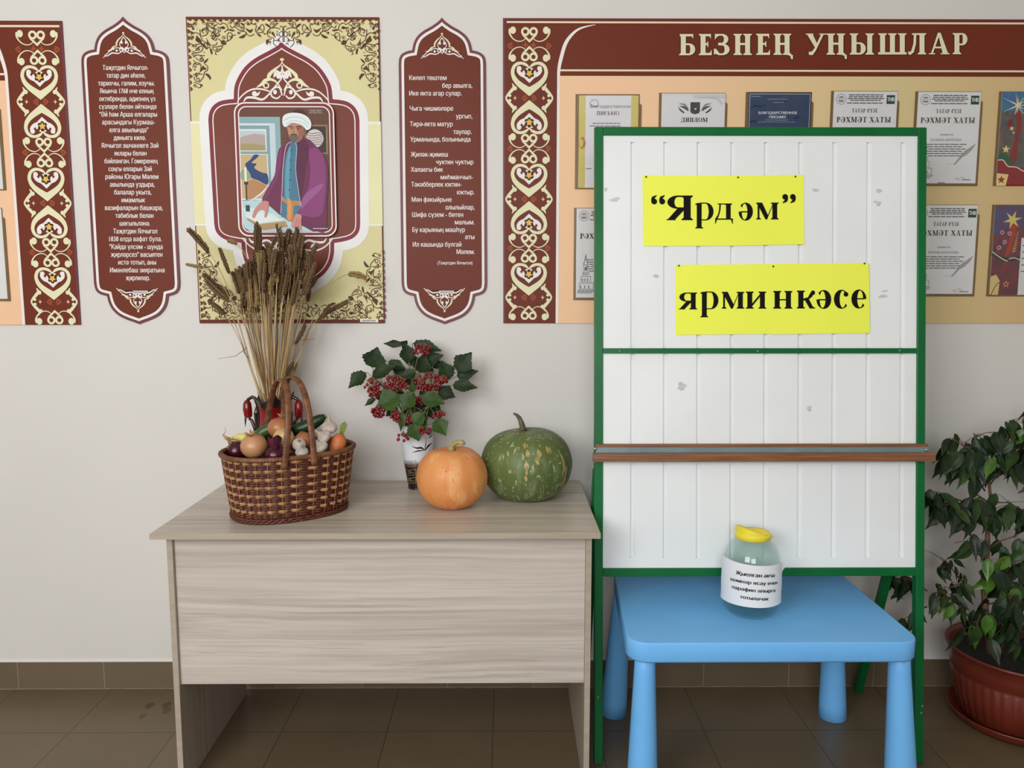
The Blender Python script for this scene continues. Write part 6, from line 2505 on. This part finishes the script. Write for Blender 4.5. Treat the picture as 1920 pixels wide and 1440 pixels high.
MIDS = [((680, 330), (655, 80)), ((720, 340), (690, 110)), ((760, 400), (845, 190)), ((880, 400), (925, 110)), ((920, 330), (940, 130)), ((990, 330), (1045, 125)), ((1040, 380), (1040, 180)),
        ((750, 500), (740, 280)), ((820, 480), (800, 270)), ((900, 560), (900, 300)), ((960, 450), (970, 200)), ((1000, 500), (1010, 260)), ((1080, 480), (1185, 250)), ((1060, 540), (1100, 300)),
        ((1110, 620), (1170, 410)), ((1060, 690), (1205, 550)), ((680, 800), (680, 520)), ((740, 760), (740, 540)), ((800, 780), (780, 480)), ((850, 700), (840, 450)), ((620, 750), (600, 520)),
        ((700, 640), (690, 400)), ((950, 640), (930, 430)), ((890, 760), (880, 540)), ((1000, 620), (1040, 420)), ((1080, 690), (1150, 600)), ((760, 850), (745, 650)), ((660, 860), (650, 640)),
        ((580, 720), (540, 520)), ((910, 690), (950, 490)), ((540, 680), (500, 490)), ((565, 640), (540, 450)), ((640, 690), (600, 430)), ((610, 640), (575, 460)), ((660, 560), (690, 330)),
        ((715, 420), (700, 210)), ((770, 560), (765, 330)), ((860, 520), (880, 330)), ((930, 500), (1000, 290)), ((1020, 440), (1070, 250)), ((1120, 540), (1140, 330)), ((980, 740), (1000, 560))]
for i in range(44):
    x = 850 + rw.gauss(0, 150)
    x = max(560, min(1110, x))
    y = rw.uniform(480, 800) + abs(x - 850) * .25
    dx = (x - 800) * .12 + rw.uniform(-25, 25)
    MIDS.append(((x, y), (x + dx, y - rw.uniform(190, 250))))
for b_, t_ in MIDS:
    stalk(b_, t_, VY + rw.uniform(-.075, .065), SAME, GRP, rw.random() < .16, rn=rw)
# bent side blades of the sheaf
for pts, lab in (([(600, 1130), (550, 1170), (500, 1205), (350, 1228)], 'thin dry blade sticking out to the left of the wheat stems'), ([(1010, 1080), (1060, 1070), (1110, 1060), (1170, 1060)], 'thin dry blade sticking out to the right of the wheat stems'),
                 ([(610, 1220), (570, 1170), (560, 1110), (545, 1090)], 'short bent straw at the left of the wheat stems')):
    P = [at(*C1(q), 2.47) for q in pts]
    t = thing('dry_blade', lab, 'straw', P[0])
    MB().tube(P, [.0012, .0011, .0009, .0004], M_STRAWD, n=5).build('blade', t)

# ================================================================== white and black vase with viburnum
WX, WY = .058, 2.522


def vase_mat():
    """white glaze fading into black below"""
    m = bpy.data.materials.new('white_to_black_glaze')
    m.use_nodes = True
    nt = m.node_tree
    L = nt.links.new
    b = nt.nodes['Principled BSDF']
    b.inputs['Roughness'].default_value = .18
    tc = nt.nodes.new('ShaderNodeTexCoord')
    sp = nt.nodes.new('ShaderNodeSeparateXYZ')
    nz = nt.nodes.new('ShaderNodeTexNoise')
    nz.inputs['Scale'].default_value = 30
    ad = nt.nodes.new('ShaderNodeMath')
    ad.operation = 'MULTIPLY_ADD'
    ad.inputs[1].default_value = .012
    rp = nt.nodes.new('ShaderNodeValToRGB')
    cr = rp.color_ramp
    mr = nt.nodes.new('ShaderNodeMapRange')
    mr.inputs['From Min'].default_value = 0
    mr.inputs['From Max'].default_value = .2
    cr.elements[0].position, cr.elements[0].color = .40, rgb((20, 14, 16))
    cr.elements[1].position, cr.elements[1].color = .54, rgb((222, 222, 228))
    e = cr.elements.new(.45)
    e.color = rgb((92, 70, 66))
    L(tc.outputs['Object'], sp.inputs[0])
    L(tc.outputs['Object'], nz.inputs['Vector'])
    L(nz.outputs['Fac'], ad.inputs[0])
    L(sp.outputs['Z'], ad.inputs[2])
    L(ad.outputs[0], mr.inputs['Value'])
    L(mr.outputs['Result'], rp.inputs['Fac'])
    L(rp.outputs['Color'], b.inputs['Base Color'])
    return m


M_VASE = vase_mat()
wv = thing('painted_vase', 'white vase fading to black, painted with leaves, holding viburnum', 'vase', (WX, WY, DESK_Z))
wp = [(.0, .001), (.030, .001), (.032, .005), (.034, .02), (.041, .06), (.047, .10), (.051, .14), (.052, .17), (.050, .19), (.047, .203), (.0485, .210), (.046, .209), (.044, .2), (.047, .18), (.046, .13), (.034, .04), (0, .03)]
WP = [tuple(p) for p in catmull(wp, 3)]
MB().lathe(WP, (WX, WY, DESK_Z), M_VASE, n=48).build('vase_body', wv)


def vasefn(x, y, l):
    """photo px -> the front of the vase"""
    u = (x - 782) * .00172
    z = .208 - (y - 810) * .00178
    z = max(.004, min(.206, z))
    r = .04
    for i in range(len(WP) - 1):
        if WP[i][1] <= z <= WP[i + 1][1] and WP[i][0] > .02:
            r = lerp(WP[i][0], WP[i + 1][0], (z - WP[i][1]) / max(1e-6, WP[i + 1][1] - WP[i][1]))
            break
    q = math.atan2(EYE.y - WY, EYE.x - WX) + math.asin(max(-.98, min(.98, u / r)))
    return Vector((WX + (r + l) * math.cos(q), WY + (r + l) * math.sin(q), DESK_Z + z))


a = Art(vasefn, step=.0001, base=.0004)
BLK, GLD = mat('black_glaze_stroke', (26, 18, 20), rough=.2), mat('gold_line', (196, 164, 108), rough=.35, metal=.4)
C3 = lambda p: (620 + p[0] / 4.5, 620 + p[1] / 4.5)
for pts, w_ in (([(680, 1005), (720, 1020), (760, 1020), (790, 1045)], [.4, 2.6, 3.4, .6]), ([(685, 1058), (730, 1045), (780, 1042)], [.4, 2.4, 1]), ([(790, 1045), (820, 1010), (855, 990)], [1, 3.4, .6]),
                ([(800, 900), (830, 915), (860, 895)], [.6, 4, .8]), ([(810, 880), (840, 895), (858, 880)], [.5, 3, .6]), ([(820, 945), (845, 935), (860, 915)], [.5, 3, .6]), ([(798, 935), (800, 975), (795, 1000), (790, 1045)], [.8, .8, 1.4, .8])):
    a.line([C3(p) for p in pts], w_, BLK, 0)
for y0 in (1125, 1200, 1270):
    for seg in ([(612, y0), (640, y0 + 14), (680, y0 + 8), (712, y0 - 4)], [(712, y0 - 4), (708, y0 + 50)], [(640, y0 + 60), (680, y0 + 52), (708, y0 + 50)]):
        a.line([C3(p) for p in seg], .7, GLD, 1)
    if y0 > 1150:
        a.line([C3(p) for p in [(650, y0 + 45), (656, y0 + 22), (668, y0 + 20), (664, y0 + 40), (676, y0 + 30), (688, y0 + 34), (694, y0 + 28)]], .8, GLD, 1)
a.build('painted_decoration', wv)

# ---------- viburnum
M_LEAFD = mat('viburnum_leaf_dark', (44, 62, 28), rough=.5, spec=.25, vary=.2, scale=40, color2=(24, 40, 22))
M_LEAFL = mat('viburnum_leaf_light', (62, 88, 32), rough=.5, spec=.25, vary=.2, scale=40, color2=(44, 70, 28))
M_VEIN = mat('leaf_vein', (74, 96, 52), rough=.5)
M_BERRY = mat('viburnum_berry', (148, 10, 22), rough=.2, vary=.2, scale=60, color2=(110, 6, 16), coat=.4)
M_TWIG = mat('viburnum_twig', (120, 122, 84), rough=.55, vary=.12, scale=40)


def leaf_shape(mb, base, tip, width, nrm, m, lobes=True, fold=.22, droop=.12, rn=random):
    """a toothed, slightly three lobed leaf blade with thickness, from base to tip"""
    base, tip = Vector(base), Vector(tip)
    d = tip - base
    Ln = d.length
    d = d.normalized()
    nrm = Vector(nrm)
    nrm = (nrm - d * nrm.dot(d)).normalized()
    sd = d.cross(nrm)
    n = 14
    prof = []
    for i in range(n + 1):
        t = i / n
        if lobes:
            w_ = (math.sin(PI * min(1, t * 1.02) ** .62)) ** .8
            w_ *= 1 + .16 * math.cos((t - .5) * 2 * PI * 1.6) + (.11 if i % 2 else -.04)
        else:
            w_ = math.sin(PI * min(1, t / .86) ** .78) ** .85 if t < .8 else .22 * (1 - t) / .2 + .03
        prof.append((t, max(.01, w_) * width / 2 if 0 < i < n else .0006))
    v, f = [], []
    M_ = 3
    for lay in (0, 1):
        for t, w_ in prof:
            for k in range(-M_, M_ + 1):
                q = k / M_
                p = base + d * (Ln * t + (Ln * .05 * abs(q) * (lobes))) + sd * (w_ * q) + nrm * (fold * w_ * abs(q) - droop * Ln * t * t + .03 * Ln * math.sin(t * 9 + q * 4) * .25)
                v.append(p - nrm * (.0005 * lay))
    W_ = 2 * M_ + 1
    N_ = (n + 1) * W_
    for i in range(n):
        for k in range(W_ - 1):
            a_ = i * W_ + k
            f.append((a_, a_ + 1, a_ + W_ + 1, a_ + W_))
            f.append((N_ + a_, N_ + a_ + W_, N_ + a_ + W_ + 1, N_ + a_ + 1))
    mb.add(v, f, m, True)
    return d, nrm, sd, Ln


SPR = {'top': ('viburnum sprig at the top with the small raised berry cluster', (690, 420)), 'left': ('viburnum sprig at the left with a drooping leaf and two berry clusters', (480, 520)),
       'right': ('viburnum sprig at the right with three stacked leaves and the largest berry cluster', (860, 520)), 'low': ('viburnum sprig hanging low at the front over the white vase', (660, 640)),
       'lowright': ('viburnum sprig drooping low at the right on a pale bent twig', (830, 640))}
# base, tip, width (crop px), light?, depth, sprig
LV = [((300, 350), (150, 470), 130, 0, 2.50, 'left'), ((350, 315), (390, 150), 185, 0, 2.52, 'left'), ((610, 115), (450, 108), 62, 0, 2.53, 'top'), ((665, 268), (630, 110), 135, 0, 2.50, 'top'), ((690, 105), (925, 160), 105, 0, 2.54, 'top'),
      ((740, 270), (940, 205), 135, 0, 2.53, 'top'), ((1000, 415), (945, 260), 140, 0, 2.50, 'right'), ((1065, 345), (1180, 190), 160, 0, 2.51, 'right'), ((1060, 385), (1232, 340), 105, 0, 2.53, 'right'), ((1025, 460), (1228, 470), 115, 0, 2.49, 'right'),
      ((905, 490), (1045, 560), 120, 0, 2.49, 'right'), ((345, 390), (535, 290), 125, 0, 2.51, 'left'), ((485, 258), (635, 320), 85, 0, 2.52, 'left'), ((725, 350), (575, 385), 85, 0, 2.50, 'top'), ((590, 545), (385, 640), 190, 1, 2.46, 'left'),
      ((700, 520), (600, 670), 150, 1, 2.45, 'low'), ((760, 550), (955, 610), 135, 1, 2.45, 'right'), ((690, 520), (685, 440), 75, 1, 2.46, 'low'), ((790, 695), (690, 800), 120, 1, 2.43, 'low'), ((690, 780), (745, 925), 145, 1, 2.425, 'low'),
      ((610, 680), (592, 845), 65, 1, 2.44, 'low'), ((885, 745), (970, 875), 135, 1, 2.44, 'lowright'), ((380, 570), (288, 628), 52, 0, 2.52, 'left'), ((750, 355), (800, 220), 150, 0, 2.52, 'top'), ((740, 430), (640, 440), 90, 0, 2.53, 'top'),
      ((760, 640), (840, 660), 110, 0, 2.51, 'lowright'), ((850, 640), (930, 690), 90, 0, 2.52, 'lowright'), ((560, 640), (470, 715), 100, 0, 2.52, 'left'), ((640, 130), (600, 95), 70, 0, 2.55, 'top'), ((820, 330), (870, 355), 60, 0, 2.53, 'right'),
      ((700, 560), (760, 700), 140, 0, 2.53, 'low'), ((620, 520), (520, 560), 120, 0, 2.54, 'left'), ((820, 520), (760, 470), 120, 0, 2.54, 'right'), ((430, 500), (450, 620), 110, 0, 2.53, 'left'), ((590, 420), (700, 380), 120, 0, 2.55, 'top'), ((850, 300), (960, 270), 70, 0, 2.55, 'top'), ((700, 690), (610, 800), 120, 0, 2.50, 'low'), ((740, 700), (800, 800), 120, 0, 2.50, 'lowright'), ((690, 600), (640, 740), 130, 0, 2.52, 'low'), ((780, 600), (870, 740), 110, 0, 2.52, 'lowright'), ((600, 300), (560, 400), 110, 0, 2.545, 'top'), ((700, 300), (680, 200), 120, 0, 2.55, 'top')]
CL = [(350, 485, 68, 78, 35, 2.47, 'left'), (540, 450, 110, 66, 44, 2.475, 'left'), (830, 440, 115, 80, 55, 2.475, 'right'), (945, 415, 42, 34, 12, 2.47, 'right'), (408, 685, 60, 48, 29, 2.46, 'left'), (555, 722, 42, 48, 20, 2.45, 'low'),
      (908, 708, 55, 24, 17, 2.47, 'lowright'), (800, 838, 48, 28, 14, 2.43, 'lowright'), (612, 897, 48, 36, 9, 2.425, 'low'), (775, 160, 72, 45, 26, 2.50, 'top'), (750, 590, 58, 32, 14, 2.475, 'lowright'), (660, 745, 22, 40, 9, 2.455, 'low')]
bm_ = MB()
bm_.ball((0, 0, 0), (1, 1, 1), M_BERRY, n=10, k=8)
o = bm_.build('berry_source')
BERRY = o.data
BERRY.name = 'berry'
bpy.data.objects.remove(o)
rb = random.Random(4)
NECKV = Vector((WX, WY, DESK_Z + .205))
for key, (lab, hub) in SPR.items():
    foot = Vector((WX + rb.uniform(-.012, .012), WY + rb.uniform(-.012, .012), DESK_Z + .045))
    t = thing('viburnum_sprig', lab, 'berry branch', foot, 'viburnum sprigs in the white vase')
    mb = MB()
    H = at(*C3(hub), {'low': 2.465, 'lowright': 2.47}.get(key, 2.51))
    nk = NECKV + Vector((max(-.028, min(.028, (H.x - WX) * .4)), max(-.03, (H.y - WY) * .5), 0))
    mb.tube([foot, nk, lerp(nk, H, .5) + Vector((0, 0, .025)), H], [.0032, .003, .0026, .0022], M_TWIG, n=6)
    for (b_, tp_, w_, lt_, Y, sp_) in LV:
        if sp_ != key:
            continue
        B = at(*C3(b_), Y + .008)
        T = at(*C3(tp_), Y - rb.uniform(-.01, .014))
        lm = MB()
        nrm = Vector((rb.uniform(-.35, .35), -1, rb.uniform(.1, .7) if not lt_ else rb.uniform(.3, .8)))
        M__ = M_LEAFL if lt_ else M_LEAFD
        d, nn, sd, Ln = leaf_shape(lm, B, T, w_ / 4.5 * .00172, nrm, M__, rn=rb)
        for (q0, q1, s_) in ((.02, .9, 0), (.1, .6, .62), (.1, .6, -.62), (.32, .78, .42), (.32, .78, -.42)):
            p0 = B + d * Ln * q0 + nn * .0012 - nn * (.12 * Ln * q0 * q0)
            p1 = B + d * Ln * q1 + sd * (s_ * w_ / 4.5 * .00172 * .62) + nn * (.0016 + .16 * abs(s_) * w_ / 9 * .00172) - nn * (.12 * Ln * q1 * q1)
            lm.tube([p0, (p0 + p1) / 2 + nn * .0006, p1], [.0006, .0005, .0002], M_VEIN, n=4)
        lm.build('leaf', t, weld=False)
        mb.tube([H, lerp(H, B, .55) + Vector((0, .004, .006)), B], [.0016, .0013, .0011], M_TWIG, n=5)
    for (x, y, rx, ry, n, Y, sp_) in CL:
        if sp_ != key:
            continue
        c = at(*C3((x, y)), Y)
        k = .00172 / 4.5
        top = c + Vector((0, .006, ry * k * 1.15))
        mb.tube([H, lerp(H, top, .6) + Vector((0, -.004, .012)), top], [.0016, .0013, .001], M_TWIG, n=5)
        cl = MB()
        pts = []
        for i in range(n):
            for tr_ in range(30):
                a_, q = rb.uniform(0, 2 * PI), math.sqrt(rb.random())
                p = c + Vector((rx * k * q * math.cos(a_), rb.uniform(-.022, .022) * (1 - q * .5), ry * k * q * math.sin(a_)))
                if all((p - z).length > .0084 for z in pts):
                    break
            pts.append(p)
        for p in pts:
            m_ = lerp(top, p, .45) + Vector((0, 0, .004))
            cl.tube([top, m_, p], [.0007, .0006, .0005], M_TWIG, n=4)
        co = cl.build('berry_cluster', t, weld=False)
        for p in pts:
            o = bpy.data.objects.new('berry', BERRY)
            COL.objects.link(o)
            o.parent = co
            s_ = rb.uniform(.0046, .0056)
            o.matrix_basis = Matrix.Translation(p - ORIG[t]) @ Matrix.Diagonal((s_, s_, s_ * 1.08, 1))
    mb.build('stem', t, weld=False)

# ================================================================== potted ficus and its saucer
M_POT = mat('terracotta_plastic', (120, 48, 33), rough=.34, vary=.06, scale=6, color2=(102, 40, 28))
M_SOIL = mat('dark_potting_soil', (34, 27, 22), rough=.95, vary=.4, scale=60, bump=.8, bscale=70)
M_TRUNK = mat('ficus_bark', (112, 78, 58), rough=.7, vary=.16, scale=40, color2=(82, 58, 44), bump=.3, bscale=90)
M_FLEAF = mat('ficus_leaf', (36, 52, 26), rough=.42, spec=.3, vary=.3, scale=30, color2=(20, 38, 22))
M_FLEAFM = mat('mid_ficus_leaf', (52, 76, 34), rough=.42, spec=.3, vary=.25, scale=30, color2=(36, 56, 28))
M_FLEAFY = mat('young_ficus_leaf', (84, 122, 40), rough=.36, vary=.2, scale=30, color2=(60, 98, 32))
FX, FY = 2.012, 2.405
sa = thing('plant_saucer', 'round terracotta plastic saucer on the floor under the ficus pot', 'saucer', (FX, FY, 0))
MB().lathe([(0, .0005), (.150, .0005), (.180, .004), (.193, .020), (.197, .030), (.200, .034), (.197, .037), (.192, .034), (.176, .010), (.15, .007), (0, .007)], (FX, FY, 0), M_POT, n=72).build('dish', sa)
fi = thing('potted_ficus', 'weeping fig with glossy leaves in a ribbed terracotta pot, right of the easel', 'plant', (FX, FY, .008))


def potfn(r, z, a_):
    if .03 < z < .165 and r > .12:
        r += .0048 * (abs(math.sin(21 * a_)) ** .7)
    return r, z


pp_ = [(0, .009), (.150, .009), (.158, .012), (.163, .028), (.164, .032), (.181, .10), (.190, .160), (.190, .165), (.197, .172), (.203, .205), (.207, .236), (.214, .240), (.215, .246), (.211, .249), (.204, .246), (.199, .232), (.190, .18), (0, .18)]
MB().lathe(pp_, (FX, FY, 0), M_POT, n=208, fn=potfn).build('pot', fi)
rf = random.Random(8)
MB().lathe([(0, .214), (.06, .216), (.12, .211), (.17, .206), (.196, .204)], (FX, FY, 0), M_SOIL, n=48, fn=lambda r, z, a_: (r, z + .004 * math.sin(5 * a_ + r * 60) * (r > 0))).build('soil', fi)
C8 = lambda x, y: (1630 + x / 2.769, 740 + y / 2.769)
F_ = lambda x, y, Y=2.40: at(*C8(x, y), Y)
BR = MB()
TR = MB()
TR.tube([F_(622, 1340, 2.36), F_(605, 1150, 2.37), F_(592, 980, 2.385), F_(612, 800, 2.39), F_(615, 690, 2.395), F_(632, 560, 2.40), F_(620, 440, 2.40), F_(640, 300, 2.40)], [.010, .0095, .009, .0085, .0062, .005, .004, .003], M_TRUNK, n=10)
TR.tube([F_(690, 1340, 2.42), F_(690, 1120, 2.43), F_(720, 980, 2.44), F_(800, 800, 2.45), F_(880, 500, 2.46), F_(900, 250, 2.46)], [.009, .008, .007, .006, .005, .003], M_TRUNK, n=10)
TR.tube([F_(900, 1340, 2.42), F_(940, 1100, 2.42), F_(1000, 800, 2.42), F_(1040, 400, 2.42)], [.008, .007, .006, .003], M_TRUNK, n=10)
TR.build('trunk', fi)
tops = []


def branch(pts, Y0, Y1, leaves, spread, young=.06, size=(.066, .094), rad=.0026):
    n = len(pts)
    P = [F_(x, y, lerp(Y0, Y1, i / max(1, n - 1))) for i, (x, y) in enumerate(pts)]
    BR.tube(P, [lerp(rad, .0008, i / n) for i in range(n)], M_TRUNK, n=6)
    for k in range(int(leaves * .8 + .5)):
        t = rf.uniform(.25, 1.0) * (n - 1)
        i = min(int(t), n - 2)
        p = lerp(P[i], P[i + 1], t - i)
        q = p + Vector((rf.gauss(0, spread), rf.gauss(0, spread * .8), rf.gauss(0, spread * .6)))
        if q.y > 2.60:
            q.y = 2.60 - rf.random() * .06
        ln = rf.uniform(*size)
        dr = Vector((rf.uniform(-.7, .7), rf.uniform(-.6, .35), rf.uniform(-1.3, -.35))).normalized()
        if q.y + dr.y * ln > 2.62:
            dr.y = -abs(dr.y)
        BR.tube([p, lerp(p, q, .5) + Vector((0, 0, .006)), q], [.0011, .0009, .0008], M_TRUNK, n=4)
        FL.append((q, q + dr * ln, ln * rf.uniform(.38, .47), Vector((rf.uniform(-.7, .7), -1, rf.uniform(.1, .9))), rf.random() < young))


FL = []
branch([(625, 430), (560, 330), (480, 260), (430, 230)], 2.40, 2.34, 20, .028)
branch([(600, 500), (540, 400), (470, 330), (400, 320)], 2.39, 2.36, 18, .028, .12)
branch([(640, 420), (600, 300), (560, 230), (540, 200)], 2.40, 2.40, 14, .026)
branch([(625, 470), (690, 380), (690, 290), (720, 210)], 2.40, 2.36, 22, .03)
branch([(690, 380), (780, 280), (800, 180), (800, 110)], 2.42, 2.38, 16, .026, .2)
branch([(880, 500), (880, 350), (900, 200), (930, 120)], 2.46, 2.40, 36, .045, .1)
branch([(620, 560), (560, 520), (500, 560), (430, 580), (350, 560)], 2.39, 2.34, 22, .024, .03)
branch([(500, 560), (420, 530), (350, 520), (330, 510)], 2.38, 2.36, 10, .02)
branch([(640, 600), (600, 560), (560, 600), (530, 640)], 2.39, 2.33, 16, .024, .12)
branch([(650, 560), (720, 560), (780, 590), (830, 620)], 2.40, 2.36, 24, .032, .04)
branch([(610, 800), (560, 760), (520, 720), (470, 700)], 2.38, 2.34, 3, .014)
branch([(600, 860), (560, 820), (500, 760), (440, 770)], 2.38, 2.35, 2, .01)
branch([(620, 800), (680, 760), (740, 740), (820, 700)], 2.40, 2.38, 5, .02)
branch([(520, 1010), (470, 960), (420, 890), (370, 850), (340, 830)], 2.40, 2.40, 16, .02, .0, (.040, .058))
branch([(530, 1170), (480, 1110), (420, 1060), (380, 1020)], 2.38, 2.34, 16, .022, .12, (.052, .074))
branch([(540, 1000), (480, 980), (420, 1000), (360, 1000)], 2.38, 2.36, 14, .022, .03, (.042, .064))
branch([(300, 1020), (240, 975), (190, 955), (150, 955), (110, 965)], 2.44, 2.50, 22, .014, .1, (.058, .078))
branch([(300, 1100), (250, 1120), (220, 1150), (195, 1180)], 2.44, 2.47, 8, .012, .0, (.055, .072))
branch([(600, 1010), (620, 930), (660, 880), (700, 860)], 2.37, 2.31, 10, .022, .55, (.07, .092))
branch([(700, 960), (740, 900), (760, 870), (800, 860)], 2.40, 2.35, 18, .03, .12, (.07, .092))
branch([(610, 1090), (650, 1080), (720, 1060), (780, 1080)], 2.37, 2.32, 18, .03, .1)
branch([(610, 1130), (580, 1130), (560, 1180), (560, 1230)], 2.36, 2.31, 12, .02, .3, (.07, .092))
branch([(640, 1200), (680, 1180), (720, 1200), (760, 1220)], 2.37, 2.31, 22, .032, .08)
branch([(760, 1000), (820, 960), (880, 1000), (940, 1040)], 2.42, 2.36, 30, .04, .08)
branch([(800, 800), (860, 740), (930, 760), (1000, 800)], 2.44, 2.40, 30, .05, .06)
branch([(900, 500), (960, 420), (1020, 400), (1090, 420)], 2.46, 2.42, 36, .06, .06)
branch([(920, 1100), (860, 1160), (820, 1220), (800, 1260)], 2.42, 2.33, 16, .03, .1)
BR.build('branches', fi, weld=False)
fl = MB()
for (b_, t_, w_, nr, yg) in FL:
    leaf_shape(fl, b_, t_, w_, nr, M_FLEAFY if yg else (M_FLEAFM if rf.random() < .35 else M_FLEAF), lobes=False, fold=.3, droop=.1)
fl.build('foliage', fi, weld=False)
